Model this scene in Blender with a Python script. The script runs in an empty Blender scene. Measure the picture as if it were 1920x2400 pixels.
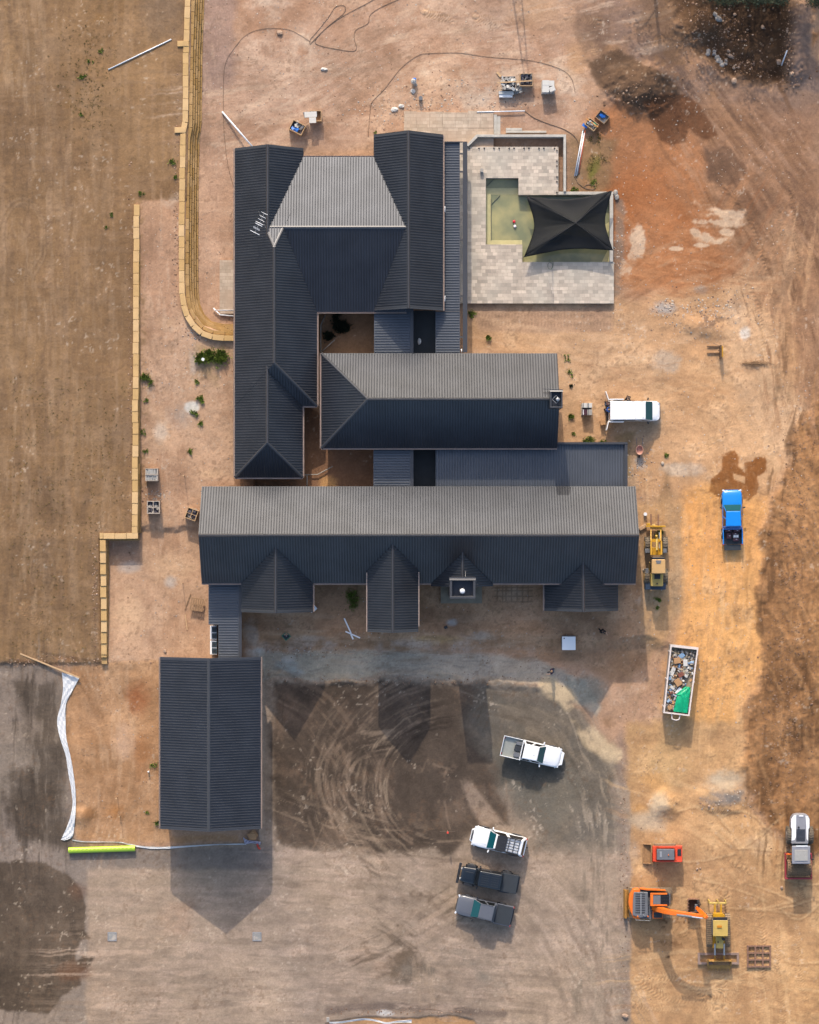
import bpy, math, random
import numpy as np
from mathutils import Vector, Matrix
random.seed(7)
R = math.radians
# ------------------------------------------------------------------ camera, light, exposure
CAMH = 240.0      # metres above the pad
PPM = 26.0        # photograph pixels (1920 wide) per metre on the ground
sc = bpy.context.scene
cam = bpy.data.cameras.new("Camera"); camo = bpy.data.objects.new("Camera", cam)
sc.collection.objects.link(camo); sc.camera = camo
camo.location = (0, 0, CAMH); camo.rotation_euler = (0, 0, 0)
cam.sensor_fit = 'VERTICAL'; cam.sensor_height = 36.0; cam.sensor_width = 28.8
cam.lens = 36.0 * CAMH / (2400 / PPM)
cam.clip_start = 1.0; cam.clip_end = 3000
sc.render.resolution_x = 819; sc.render.resolution_y = 1024
SUN_EL = 31.0; SUN_AZ = -6.6     # azimuth from +Y towards +X
wd = bpy.data.worlds.new("World"); sc.world = wd; wd.use_nodes = True
wn = wd.node_tree.nodes; wl = wd.node_tree.links; wn.clear()
sky = wn.new('ShaderNodeTexSky'); sky.sky_type = 'NISHITA'; sky.sun_disc = False
sky.sun_elevation = R(SUN_EL); sky.sun_rotation = R(SUN_AZ)
sky.dust_density = 3.0; sky.air_density = 1.0; sky.ozone_density = 1.0
bg = wn.new('ShaderNodeBackground'); bg.inputs[1].default_value = 0.15
wo = wn.new('ShaderNodeOutputWorld'); wl.new(sky.outputs[0], bg.inputs[0]); wl.new(bg.outputs[0], wo.inputs[0])
sun = bpy.data.lights.new("Sun", 'SUN'); sun.energy = 2.0; sun.angle = R(0.55); sun.color = (1.0, 0.90, 0.77)
suno = bpy.data.objects.new("Sun", sun); sc.collection.objects.link(suno)
_a = R(SUN_AZ); _e = R(SUN_EL)
sdir = Vector((math.sin(_a)*math.cos(_e), math.cos(_a)*math.cos(_e), math.sin(_e)))
suno.rotation_euler = (-sdir).to_track_quat('-Z', 'Y').to_euler(); suno.location = sdir*300
sc.view_settings.view_transform = 'Standard'; sc.view_settings.look = 'None'
sc.view_settings.exposure = 1.06; sc.view_settings.gamma = 1.0

# ------------------------------------------------------------------ helpers
COL = sc.collection
def P(X, Y, z=0.0):
    """plan pixel of the survey photograph -> world x, y for a point at height z"""
    f = (CAMH - z) / CAMH / PPM
    return ((X-960)*f, -(Y-1200)*f)
def P3(X, Y, z=0.0):
    x, y = P(X, Y, z); return Vector((x, y, z))
KA = 0.60
def lin(c):
    c = c/255.0
    return c/12.92 if c <= 0.04045 else ((c+0.055)/1.055)**2.4
def A(r, g, b, k=KA):
    return (lin(r)*k, lin(g)*k, lin(b)*k)
MATS = {}
def island(m, amt=.22, hue=.04):
    """each separate piece of the mesh gets its own tone"""
    n = m.node_tree.nodes; l = m.node_tree.links; b = n['Principled BSDF']; lk = b.inputs['Base Color'].links[0]; src = lk.from_socket
    g = n.new('ShaderNodeNewGeometry'); hs = n.new('ShaderNodeHueSaturation'); mr = n.new('ShaderNodeMapRange'); mr.inputs[3].default_value = 1-amt; mr.inputs[4].default_value = 1+amt
    l.new(g.outputs['Random Per Island'], mr.inputs[0]); l.new(mr.outputs[0], hs.inputs['Value']); m2 = n.new('ShaderNodeMapRange'); m2.inputs[3].default_value = 1.06; m2.inputs[4].default_value = .93
    l.new(g.outputs['Random Per Island'], m2.inputs[0]); l.new(m2.outputs[0], hs.inputs['Saturation']); l.new(src, hs.inputs['Color']); l.new(hs.outputs[0], b.inputs['Base Color']); return m
def mat(name, col, rough=0.6, metal=0.0, var=0.12, vscale=3.0, bump=0.0, bscale=20.0, spec=0.5, coat=0.0, emit=None):
    if name in MATS: return MATS[name]
    m = bpy.data.materials.new(name); m.use_nodes = True
    n = m.node_tree.nodes; l = m.node_tree.links
    b = n['Principled BSDF']
    b.inputs['Roughness'].default_value = rough; b.inputs['Metallic'].default_value = metal
    b.inputs['Specular IOR Level'].default_value = spec; b.inputs['Coat Weight'].default_value = coat
    b.inputs['Coat Roughness'].default_value = 0.15
    tc = n.new('ShaderNodeTexCoord')
    if var > 0:
        nz = n.new('ShaderNodeTexNoise'); nz.inputs['Scale'].default_value = vscale; nz.inputs['Detail'].default_value = 6
        l.new(tc.outputs['Object'], nz.inputs['Vector'])
        mr = n.new('ShaderNodeMapRange'); mr.inputs['From Min'].default_value = 0.25; mr.inputs['From Max'].default_value = 0.75
        mr.inputs['To Min'].default_value = 1-var; mr.inputs['To Max'].default_value = 1+var
        l.new(nz.outputs[0], mr.inputs[0])
        mx = n.new('ShaderNodeMix'); mx.data_type = 'RGBA'; mx.blend_type = 'MULTIPLY'; mx.inputs[0].default_value = 1
        mx.inputs[6].default_value = (*col, 1); l.new(mr.outputs[0], mx.inputs[7])
        l.new(mx.outputs[2], b.inputs['Base Color'])
    else:
        b.inputs['Base Color'].default_value = (*col, 1)
    if bump > 0:
        nb = n.new('ShaderNodeTexNoise'); nb.inputs['Scale'].default_value = bscale; nb.inputs['Detail'].default_value = 5
        l.new(tc.outputs['Object'], nb.inputs['Vector'])
        bp = n.new('ShaderNodeBump'); bp.inputs['Strength'].default_value = bump; bp.inputs['Distance'].default_value = 0.05
        l.new(nb.outputs[0], bp.inputs['Height']); l.new(bp.outputs[0], b.inputs['Normal'])
    MATS[name] = m
    return m
def tag(o, label=None, cat=None, group=None, kind=None):
    if label: o['label'] = label
    if cat: o['category'] = cat
    if group: o['group'] = group
    if kind: o['kind'] = kind
    return o
def thing(name, label, cat, loc=(0, 0, 0), rz=0.0, group=None):
    o = bpy.data.objects.new(name, None); COL.objects.link(o)
    o.location = loc; o.rotation_euler = (0, 0, rz); o.empty_display_size = 0.3
    return tag(o, label, cat, group)
class MB:
    """collects polygons and links them as one mesh object"""
    def __init__(s): s.v = []; s.f = []; s.m = []; s.mi = 0
    def add(s, vs, fs):
        o = len(s.v); s.v += [tuple(p) for p in vs]
        for f in fs: s.f.append([i+o for i in f]); s.m.append(s.mi)
        return s
    def box(s, cx, cy, cz, sx, sy, sz, rz=0.0, tx=1.0, ty=1.0, ry=0.0, rx=0.0):
        """centre x,y ; cz = bottom when tx/ty taper the top"""
        vs = []
        M = Matrix.Rotation(rz, 3, 'Z') @ Matrix.Rotation(ry, 3, 'Y') @ Matrix.Rotation(rx, 3, 'X')
        for (a, b, c) in ((-1,-1,0),(1,-1,0),(1,1,0),(-1,1,0),(-1,-1,1),(1,-1,1),(1,1,1),(-1,1,1)):
            kx = tx if c else 1; ky = ty if c else 1
            p = M @ Vector((a*sx/2*kx, b*sy/2*ky, (c-0.5)*sz))
            vs.append((p.x+cx, p.y+cy, p.z+cz+sz/2))
        return s.add(vs, [(3,2,1,0),(4,5,6,7),(0,1,5,4),(1,2,6,5),(2,3,7,6),(3,0,4,7)])
    def prism(s, poly, z0, z1):
        n = len(poly); ar = sum(poly[i][0]*poly[(i+1) % n][1]-poly[(i+1) % n][0]*poly[i][1] for i in range(n))
        if ar < 0: poly = poly[::-1]
        f0 = z0 if callable(z0) else (lambda x, y: z0); f1 = z1 if callable(z1) else (lambda x, y: z1)
        vs = [(x, y, f0(x, y)) for x, y in poly]+[(x, y, f1(x, y)) for x, y in poly]
        return s.add(vs, [tuple(range(n))[::-1], tuple(range(n, 2*n))]+[(i, (i+1) % n, (i+1) % n+n, i+n) for i in range(n)])
    def cyl(s, p0, p1, r0, r1=None, n=12):
        if r1 is None: r1 = r0
        p0 = Vector(p0); p1 = Vector(p1); d = (p1-p0).normalized()
        u = d.orthogonal().normalized(); w = d.cross(u); vs = []
        for p, r in ((p0, r0), (p1, r1)):
            for i in range(n):
                a = 2*math.pi*i/n; vs.append(p+(u*math.cos(a)+w*math.sin(a))*r)
        return s.add(vs, [tuple(range(n))[::-1], tuple(range(n, 2*n))]+[(i, (i+1) % n, (i+1) % n+n, i+n) for i in range(n)])
    def tube(s, pts, r, n=6):
        pts = [Vector(p) for p in pts]; vs = []; m = len(pts)
        for k, p in enumerate(pts):
            d = (pts[min(k+1, m-1)]-pts[max(k-1, 0)]).normalized()
            u = d.cross(Vector((0, 0, 1)))
            u = u.normalized() if u.length > 1e-3 else Vector((1, 0, 0)); w = u.cross(d)
            for i in range(n):
                a = 2*math.pi*i/n; vs.append(p+(u*math.cos(a)+w*math.sin(a))*r)
        fs = [tuple(range(n)), tuple(range((m-1)*n, m*n))[::-1]]
        for k in range(m-1):
            for i in range(n): j = (i+1) % n; fs.append((k*n+j, k*n+i, (k+1)*n+i, (k+1)*n+j))
        return s.add(vs, fs)
    def loft(s, rings, cap=True):
        n = len(rings[0]); vs = [p for r in rings for p in r]; fs = []
        for k in range(len(rings)-1):
            for i in range(n): j = (i+1) % n; fs.append((k*n+i, k*n+j, (k+1)*n+j, (k+1)*n+i))
        if cap: fs.append(tuple(range(n))[::-1]); fs.append(tuple(range((len(rings)-1)*n, len(rings)*n)))
        return s.add(vs, fs)
    def sph(s, c, rx, ry=None, rz=None, n=10, m=7, jit=0.0):
        ry = ry or rx; rz = rz or rx; vs = []; fs = []
        for j in range(m+1):
            t = math.pi*j/m
            for i in range(n):
                a = 2*math.pi*i/n; k = 1+random.uniform(-jit, jit)
                vs.append((c[0]+rx*k*math.sin(t)*math.cos(a), c[1]+ry*k*math.sin(t)*math.sin(a), c[2]+rz*k*math.cos(t)))
        for j in range(m):
            for i in range(n): i2 = (i+1) % n; fs.append((j*n+i, (j+1)*n+i, (j+1)*n+i2, j*n+i2))
        return s.add(vs, fs)
    def build(s, name, mats, parent=None, loc=(0, 0, 0), rz=0.0, bevel=0.0, smooth=False, world=False, seg=2):
        me = bpy.data.meshes.new(name)
        vs = s.v
        if world and parent is not None:
            o = parent.location; vs = [(p[0]-o[0], p[1]-o[1], p[2]-o[2]) for p in vs]
        elif world:
            vs = [(p[0]-loc[0], p[1]-loc[1], p[2]-loc[2]) for p in vs]
        me.from_pydata(vs, [], s.f)
        if not isinstance(mats, (list, tuple)): mats = [mats]
        for m in mats: me.materials.append(m)
        if len(mats) > 1: me.polygons.foreach_set('material_index', s.m)
        if smooth: me.polygons.foreach_set('use_smooth', [True]*len(s.f))
        me.validate(); me.update()
        o = bpy.data.objects.new(name, me); COL.objects.link(o)
        if parent is not None: o.parent = parent
        else: o.location = loc
        if rz: o.rotation_euler = (0, 0, rz)
        if bevel > 0:
            b = o.modifiers.new('Bevel', 'BEVEL'); b.width = bevel; b.segments = seg; b.limit_method = 'ANGLE'; b.angle_limit = R(35)
            if smooth or True:
                me.polygons.foreach_set('use_smooth', [True]*len(me.polygons))
                w = o.modifiers.new('WN', 'WEIGHTED_NORMAL'); w.keep_sharp = False
        return o
def copy_tree(o, parent=None):
    c = o.copy(); COL.objects.link(c)
    if parent is not None: c.parent = parent
    for ch in list(o.children): copy_tree(ch, c)
    return c
# ------------------------------------------------------------------ the ground
rng = np.random.default_rng(5)
def _axis(lo, hi, st, far):
    d = np.arange(lo, hi+st/2, st); e = []; s = st; x = 0
    while x < far: s *= 1.7; x += s; e.append(x)
    e = np.array(e)
    return np.concatenate([(lo-e)[::-1], d, hi+e])
GX = _axis(-38.5, 38.5, 0.1, 700).astype(np.float32); GY = _axis(-47.5, 47.5, 0.1, 700).astype(np.float32)
NX, NY = len(GX), len(GY)
WX, WY = np.meshgrid(GX, GY)
PX = WX*PPM+960; PY = 1200-WY*PPM
_tabs = {}
def vnoise(x, y, seed):
    if seed not in _tabs: _tabs[seed] = np.random.default_rng(seed).random((256, 256)).astype(np.float32)
    t = _tabs[seed]
    xi = np.floor(x).astype(np.int32); yi = np.floor(y).astype(np.int32)
    fx = x-xi; fy = y-yi; fx = fx*fx*(3-2*fx); fy = fy*fy*(3-2*fy)
    x0 = xi & 255; x1 = (xi+1) & 255; y0 = yi & 255; y1 = (yi+1) & 255
    return (t[y0, x0]*(1-fx)+t[y0, x1]*fx)*(1-fy)+(t[y1, x0]*(1-fx)+t[y1, x1]*fx)*fy
def fbm(x, y, size, octv=4, seed=1, gain=0.55):
    """-1..1 fractal noise; size = largest feature in pixels"""
    o = np.zeros_like(x); a = 1.0; tot = 0
    for k in range(octv):
        o += a*(vnoise(x/size+17.3*k, y/size+5.1*k, seed+k)*2-1); tot += a; a *= gain; size *= 0.5
    return (o/tot*1.6).astype(np.float32)
def sstep(a, b, x):
    t = np.clip((x-a)/(b-a), 0, 1); return t*t*(3-2*t)
N1 = fbm(PX, PY, 60, 5, 11, 0.62); N2 = fbm(PX, PY, 50, 5, 31, 0.68)
NB = fbm(PX, PY, 260, 7, 51, 0.62); NM = fbm(PX, PY, 60, 5, 71, 0.66); NF = fbm(PX, PY, 12, 3, 91, 0.8)
NSV = fbm(PX*3.2, PY*0.35, 40, 4, 111)          # vertical streaks
NSH = fbm(PX*0.35, PY*3.2, 40, 4, 131)          # horizontal streaks
NSD = fbm((PX*0.9-PY*0.44)*3.0, (PX*0.44+PY*0.9)*0.3, 40, 4, 151)   # diagonal streaks
def _sub(x0, y0, x1, y1):
    i = np.nonzero((PX[0] >= x0) & (PX[0] <= x1))[0]; j = np.nonzero((PY[:, 0] >= y0) & (PY[:, 0] <= y1))[0]
    if len(i) == 0 or len(j) == 0: return None
    return slice(j[0], j[-1]+1), slice(i[0], i[-1]+1)
def polym(pts, soft=10, warp=6):
    pts = [(float(a), float(b)) for a, b in pts]; pad = soft+warp*2+4
    s = _sub(min(p[0] for p in pts)-pad, min(p[1] for p in pts)-pad, max(p[0] for p in pts)+pad, max(p[1] for p in pts)+pad)
    out = np.zeros_like(PX)
    if s is None: return out
    x = PX[s]+N1[s]*warp; y = PY[s]+N2[s]*warp
    d = np.full(x.shape, 1e9, np.float32); ins = np.zeros(x.shape, bool); n = len(pts)
    for k in range(n):
        ax, ay = pts[k]; bx, by = pts[(k+1) % n]
        ex, ey = bx-ax, by-ay; L = ex*ex+ey*ey+1e-9
        t = np.clip(((x-ax)*ex+(y-ay)*ey)/L, 0, 1)
        d = np.minimum(d, (x-ax-t*ex)**2+(y-ay-t*ey)**2)
        if ay != by:
            c = ((ay > y) != (by > y)) & (x < (bx-ax)*(y-ay)/(by-ay)+ax); ins ^= c
    d = np.sqrt(d); d = np.where(ins, d, -d)
    out[s] = sstep(-soft/2, soft/2, d); return out
def blob(cx, cy, rx, ry=None, soft=0.5, warp=0.35, rot=0):
    ry = ry or rx; m = max(rx, ry)*1.9
    s = _sub(cx-m, cy-m, cx+m, cy+m); out = np.zeros_like(PX)
    if s is None: return out
    c, q = math.cos(R(rot)), math.sin(R(rot)); dx = PX[s]-cx; dy = PY[s]-cy
    u = (dx*c+dy*q)/rx; v = (-dx*q+dy*c)/ry
    d = np.sqrt(u*u+v*v)+N1[s]*warp+NF[s]*warp*0.3
    out[s] = 1-sstep(1-soft, 1+soft*0.3, d); return out
def smooth_line(pts, n=10):
    out = []; m = len(pts)
    for k in range(m-1):
        p0 = pts[max(k-1, 0)]; p1 = pts[k]; p2 = pts[k+1]; p3 = pts[min(k+2, m-1)]
        for i in range(n):
            t = i/n
            out.append(tuple(0.5*((2*p1[c])+(-p0[c]+p2[c])*t+(2*p0[c]-5*p1[c]+4*p2[c]-p3[c])*t*t+(-p0[c]+3*p1[c]-3*p2[c]+p3[c])*t**3) for c in range(len(p1))))
    out.append(tuple(pts[-1])); return out
def linem(pts, w, soft=3.0, warp=0.0, curve=True, full=False):
    """distance mask round a polyline; full -> also along-distance and signed offset"""
    if curve and len(pts) > 2: pts = smooth_line(pts, 6)
    pad = w+soft+abs(warp)*2+2
    s = _sub(min(p[0] for p in pts)-pad, min(p[1] for p in pts)-pad, max(p[0] for p in pts)+pad, max(p[1] for p in pts)+pad)
    out = np.zeros_like(PX)
    if s is None: return (out, out, out) if full else out
    x = PX[s]+N1[s]*warp; y = PY[s]+N2[s]*warp
    d = np.full(x.shape, 1e9, np.float32); S = np.zeros_like(d); O = np.zeros_like(d); acc = 0
    for k in range(len(pts)-1):
        ax, ay = pts[k]; bx, by = pts[k+1]; ex, ey = bx-ax, by-ay; L = math.hypot(ex, ey)+1e-9
        t = np.clip(((x-ax)*ex+(y-ay)*ey)/(L*L), 0, 1)
        q = (x-ax-t*ex)**2+(y-ay-t*ey)**2; c = q < d
        d = np.where(c, q, d); S = np.where(c, acc+t*L, S); O = np.where(c, ((x-ax)*ey-(y-ay)*ex)/L, O); acc += L
    d = np.sqrt(d); out[s] = 1-sstep(w/2, w/2+soft, d)
    if full:
        a = np.zeros_like(PX); a[s] = S; b = np.zeros_like(PX); b[s] = O; return out, a, b
    return out
CG = np.zeros(PX.shape+(3,), np.float32)
def paint(m, c, a=1.0, k=None):
    col = np.array(A(*c) if k is None else A(*c, k), np.float32)
    global CG
    mm = (m*a)[..., None]; CG = CG*(1-mm)+col*mm
def inv(lo, hi, n): return sstep(lo, hi, n)
# ---- heights (m), pixels of the plan
FAR = 60000
left_edge = [(-FAR,-FAR),(452,-FAR),(452,95),(446,300),(442,480),(440,640),(444,690),(455,730),(480,762),(520,776),(600,780),(600,1700),(-FAR,1700)]
mL = polym(left_edge, 9, 0)
wall2 = [(-FAR,-FAR),(800,-FAR),(800,470),(322,474),(318,1258),(240,1262),(240,1556),(-FAR,1556)]
mW2 = polym(wall2, 8, 0)
strip = np.interp(PY+N1*10, [480, 800, 1150, 1232, 1244], [1.5, 1.2, 0.45, 0.3, 0.0]).astype(np.float32)
plate = np.interp(PY, [480, 700, 1000, 1263, 1550, 1580], [1.5, 1.6, 1.5, 1.3, 0.15, -0.1]).astype(np.float32)
plate = plate.astype(np.float32)
H = mL*strip; mW2 = mW2*mL
H = H*(1-mW2)+mW2*plate
H += -0.1*sstep(1550, 1580, PY)*(PX < 400)*(1-mW2)
car_poly = [(602,1597),(640,1590),(700,1590),(740,1602),(800,1600),(862,1588),(960,1586),(1040,1594),(1110,1600),(1190,1606),(1290,1620),(1360,1670),(1440,1770),(1480,1860),(1490,FAR),(120,FAR),(120,1990),(400,1985),(602,1975)]
mC = polym(car_poly, 9, 5)
low = np.maximum(mC*sstep(1900, 1990, PY), sstep(1350, 1880, PY)*sstep(1250, 1450, PX))
low = np.maximum(low, sstep(1500, 1960, PY)*sstep(200, 500, PX)*(1-sstep(600, 610, PX)))
low = np.maximum(low, sstep(1575, 2000, PY)*(PX < 604))
low = np.maximum(low, 0.35*sstep(1560, 1700, PY))
low = np.maximum(low, sstep(1478, 1532, PY+N1*8)*sstep(590, 620, PX)*(1-sstep(1500, 1640, PX)))
H = H*(1-low)-0.9*low
H = H+0.16*linem([(620,1594),(700,1590),(800,1598),(960,1588),(1100,1600),(1260,1612)], 6, 14, 6)*(0.7+0.8*N2)
lots = []
def heap(cx, cy, rx, ry, h, rot=0, sharp=1.0):
    global H
    m = blob(cx, cy, rx, ry, 1.0, 0.25, rot); H = H+h*(m**sharp)*(1+0.15*NM)
heap(1500, 205, 76, 58, 1.3)
heap(1560, 1890, 40, 34, .5); heap(1690, 1872, 64, 38, 0.4)
heap(1650, 765, 70, 26, 0.35, 15); heap(1865, 75, 40, 110, 0.9); heap(1640, 60, 60, 40, 0.8); heap(1740, 170, 90, 26, 0.5, 12)
heap(1860, 150, 30, 60, 0.6); heap(190, 1915, 26, 24, 0.25)
# ledge of soft spoil along the right-hand side and its rough surface
rough_poly = [(1925,930),(1880,985),(1850,1060),(1832,1120),(1800,1190),(1790,1300),(1772,1390),(1782,1470),(1800,1560),(1770,1620),(1745,1700),(1742,1800),(1752,1850),(1790,1900),(1800,1930),(1840,1990),(1925,2010),(FAR,2010),(FAR,930)]
mR = polym(rough_poly, 30, 20)
H += mR*(0.14+0.04*NM+0.03*NSD+0.025*NF)
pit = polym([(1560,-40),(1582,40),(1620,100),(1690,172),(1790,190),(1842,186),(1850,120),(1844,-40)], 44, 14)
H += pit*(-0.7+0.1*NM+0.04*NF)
trench = polym([(762,2404),(770,2399),(800,2396),(860,2388),(930,2392),(985,2388),(1010,2386),(1060,2382),(1110,2394),(1120,2404),(1120,2480),(760,2480)], 6, 3)
H -= 0.12*trench
H += 0.018*NM+0.014*NF
H += 0.03*NM*sstep(1300, 1500, PX)+0.01*NSD*sstep(1500, 1700, PX)
# ---- colours (photographed sunlit colours, converted to albedo; a few shadows are painted in)
CG[:] = A(200, 160, 130)
paint(inv(-.3,.5,NM), (188,149,122), .5); paint(inv(.0,.8,N2), (214,178,150), .5)
# left plateau
pl = np.maximum(mW2*(PX < 460), 0)
paint(pl, (150,118,86)); paint(pl*inv(-.2,.6,NB), (164,130,95), .8); paint(pl*inv(-.1,.8,-NB), (134,104,76), .8)
paint(pl*inv(0,.9,NSV), (170,140,112), .4); paint(pl*inv(0,.9,-NSV), (128,102,80), .35)
paint(pl*inv(0,.8,NSH), (163,134,108), .25)
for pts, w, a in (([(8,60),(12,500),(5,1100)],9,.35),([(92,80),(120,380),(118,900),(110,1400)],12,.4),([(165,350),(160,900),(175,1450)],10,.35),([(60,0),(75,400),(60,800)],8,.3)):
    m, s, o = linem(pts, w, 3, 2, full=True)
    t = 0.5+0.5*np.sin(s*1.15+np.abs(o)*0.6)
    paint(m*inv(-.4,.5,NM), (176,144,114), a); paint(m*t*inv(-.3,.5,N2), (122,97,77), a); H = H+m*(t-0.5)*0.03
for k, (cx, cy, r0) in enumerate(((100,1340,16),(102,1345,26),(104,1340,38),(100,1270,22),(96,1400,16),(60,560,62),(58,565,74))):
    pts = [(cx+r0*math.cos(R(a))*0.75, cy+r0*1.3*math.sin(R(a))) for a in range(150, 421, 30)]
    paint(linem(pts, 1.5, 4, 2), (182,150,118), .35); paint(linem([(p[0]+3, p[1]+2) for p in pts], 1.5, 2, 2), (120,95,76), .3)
# moss and dry weeds patch
wd_ = np.maximum(blob(215,175,42,60,.9,.5), blob(200,260,52,34,.9,.5)); wd_ = np.maximum(wd_, blob(250,40,42,40,.9,.5))
paint(wd_*inv(.1,.8,N2), (160,118,66), .5); paint(wd_*inv(.15,.7,NF), (92,78,50), .55)
paint(blob(375,40,66,80,.9,.4), (128,108,92), .6)
paint(pl*inv(.35,.9,NF)*inv(-.1,.5,NB)*(PY > 700), (104,88,62), .5)
paint(pl*inv(.25,.8,NF*0.6+NM*0.6)*polym([(0,900),(300,880),(305,1240),(0,1260)],60,30), (112,92,62), .35)
# north yard
ny = polym([(455,-900),(455,640),(560,640),(560,345),(900,345),(1330,300),(1330,-900)], 30, 10)
paint(ny, (198,162,138)); paint(ny*inv(-.1,.6,NB), (210,176,150), .6); paint(ny*inv(0,.7,-NB), (186,146,118), .7)
paint(ny*inv(0,.6,NM), (216,186,162), .35); paint(ny*inv(.1,.7,-NM), (176,134,106), .5)
paint(ny*inv(.1,.8,NSH)*(PY > 130), (230,198,172), .45); paint(ny*inv(.3,.9,NF), (160,122,98), .35)
paint(polym([(458,-400),(556,-400),(556,190),(470,260),(458,240)], 24, 10), (170,142,130), .75)
paint(polym([(455,240),(560,200),(550,790),(455,790)], 40, 16), (206,168,142), .6)
paint(polym([(555,-10),(720,-10),(710,90),(560,130)], 30, 16)*inv(-.2,.5,NM), (226,194,170), .6)
paint(polym([(720,170),(900,120),(1040,150),(930,260),(740,230)], 40, 20)*inv(-.1,.5,NSH), (176,142,118), .5)
paint(polym([(1040,190),(1160,150),(1290,170),(1250,240),(1100,250)], 40, 20)*inv(-.3,.4,NM), (202,184,168), .6)
paint(polym([(1300,150),(1400,190),(1370,230),(1300,225)], 20, 12)*inv(-.3,.4,NM), (224,200,178), .6)
paint(blob(1260,20,90,70,.9,.3), (214,172,134), .6)
# strip between the limestone walls
st = polym([(330,478),(425,478),(428,720),(480,800),(560,800),(560,1120),(475,1130),(466,1360),(490,1370),(490,1530),(375,1536),(375,1560),(250,1560),(250,1272),(326,1262)], 16, 6)
paint(st, (204,166,136)); paint(st*inv(-.2,.5,NB), (214,178,150), .6); paint(st*inv(0,.6,-NM), (184,144,116), .6); paint(st*inv(.2,.8,NF), (164,128,102), .35)
paint(polym([(332,480),(424,480),(430,700),(400,800),(340,760)], 40, 14), (192,150,122), .6)
for b in ((395,760,26,20),(382,1010,30,60),(300,1450,50,60),(500,1110,44,10),(390,1330,60,40),(295,1420,36,44)): paint(blob(*b,.9,.5), (228,190,154), .55)
paint(blob(452,955,22,17,.35,.3)*1.0, (236,230,222), .95); paint(blob(425,975,40,34,.9,.4), (188,184,178), .5); paint(blob(455,850,12,34,.8,.5), (196,192,186), .5)
paint(blob(380,1010,18,26,.8,.5), (226,208,190), .6)
paint(blob(500,850,60,70,.9,.5)*inv(-.2,.5,NM), (150,128,84), .5); paint(blob(445,880,30,34,.9,.5)*inv(.1,.5,NF), (128,112,70), .5)
paint(linem([(332,480),(334,900),(336,1240)], 10, 14, 8)*inv(-.1,.6,NF), (132,108,72), .5)
paint(blob(365,1190,22,16,.5,.4)*inv(-.1,.4,NF), (116,104,110), .6); paint(blob(399,1365,16,14,.7,.4), (186,184,182), .6)
paint(polym([(252,1272),(328,1272),(328,1316),(280,1318),(275,1300),(252,1305)], 8, 3), (176,142,120), .8)  # shadow of the dog-leg wall, painted into the soil colour
paint(blob(305,1330,30,14,.8,.4), (200,186,176), .7)
# right-hand earth
paint(polym([(1400,260),(1460,230),(1620,260),(1760,420),(1780,640),(1620,700),(1330,640),(1330,440)], 60, 20), (184,126,86), .95)
paint(polym([(1340,480),(1500,380),(1650,450),(1700,620),(1350,640)], 80, 30)*inv(-.4,.5,NB), (176,108,64), .75)
paint(polym([(1600,240),(1750,240),(1930,300),(1930,1000),(1860,980),(1790,760),(1700,520)], 90, 24), (160,122,94), .95)
rs = polym([(1620,260),(1930,260),(1930,1050),(1840,900),(1740,640)], 90, 30)
paint(rs*inv(0,.7,NSD), (178,138,108), .6); paint(rs*inv(0,.7,-NSD), (134,98,74), .55)
paint(polym([(1760,520),(1850,480),(1900,640),(1810,700)], 50, 20)*inv(-.2,.6,NSD), (196,144,98), .6)
ur = polym([(1300,-300),(1620,-300),(1640,120),(1760,230),(1620,270),(1430,210),(1380,150)], 50, 24)
paint(ur, (170,134,110), .9); paint(ur*inv(0,.5,NM), (148,122,108), .8); paint(ur*inv(.1,.6,-NM), (190,144,104), .6)
paint(ur*inv(.1,.8,N2), (138,112,96), .5)
paint(polym([(1730,190),(1930,200),(1930,320),(1800,310)], 50, 24), (140,114,100), .8)
paint(blob(1400,60,40,36,.9,.4), (132,104,86), .7); paint(blob(1350,150,30,46,.9,.4), (206,160,116), .5)
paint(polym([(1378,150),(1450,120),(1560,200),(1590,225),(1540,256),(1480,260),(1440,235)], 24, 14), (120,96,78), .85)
paint(polym([(1505,235),(1545,222),(1600,222),(1640,250),(1680,320),(1650,330),(1610,300),(1606,330),(1580,342),(1545,325)], 12, 6), (126,86,62), .85)  # tree-crown shadow painted into the soil as a dark rounded patch
paint(polym([(1645,350),(1700,345),(1760,400),(1730,440),(1660,425)], 22, 10), (130,100,84), .7)  # further crown shadow laid into the soil colour
paint(polym([(1700,330),(1790,340),(1800,380),(1720,350)], 30, 14), (160,112,76), .5)
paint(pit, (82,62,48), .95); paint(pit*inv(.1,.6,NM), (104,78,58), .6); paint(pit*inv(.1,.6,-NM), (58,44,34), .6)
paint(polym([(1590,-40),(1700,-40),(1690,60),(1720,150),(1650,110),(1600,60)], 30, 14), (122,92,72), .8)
for b in ((1620,95,30,14,30),(1660,110,24,12,30),(1730,150,40,16,10),(1755,155,10,12,0)): paint(blob(*b[:4],.8,.5,b[4])*inv(-.2,.4,N2), (148,104,66), .7)
paint(polym([(1846,20),(1895,10),(1900,130),(1930,160),(1930,220),(1850,200),(1840,110)], 14, 8), (140,118,108), .9)
paint(polym([(1892,0),(1930,0),(1930,60),(1905,110)], 10, 6)*inv(-.3,.3,NM), (184,130,86), .8)
paint(linem([(1815,160),(1835,215),(1855,260)], 4, 6, 2), (110,78,54), .6); paint(linem([(1560,-10),(1580,60),(1620,100),(1660,140)], 7, 8, 4), (178,144,116), .5)
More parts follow.
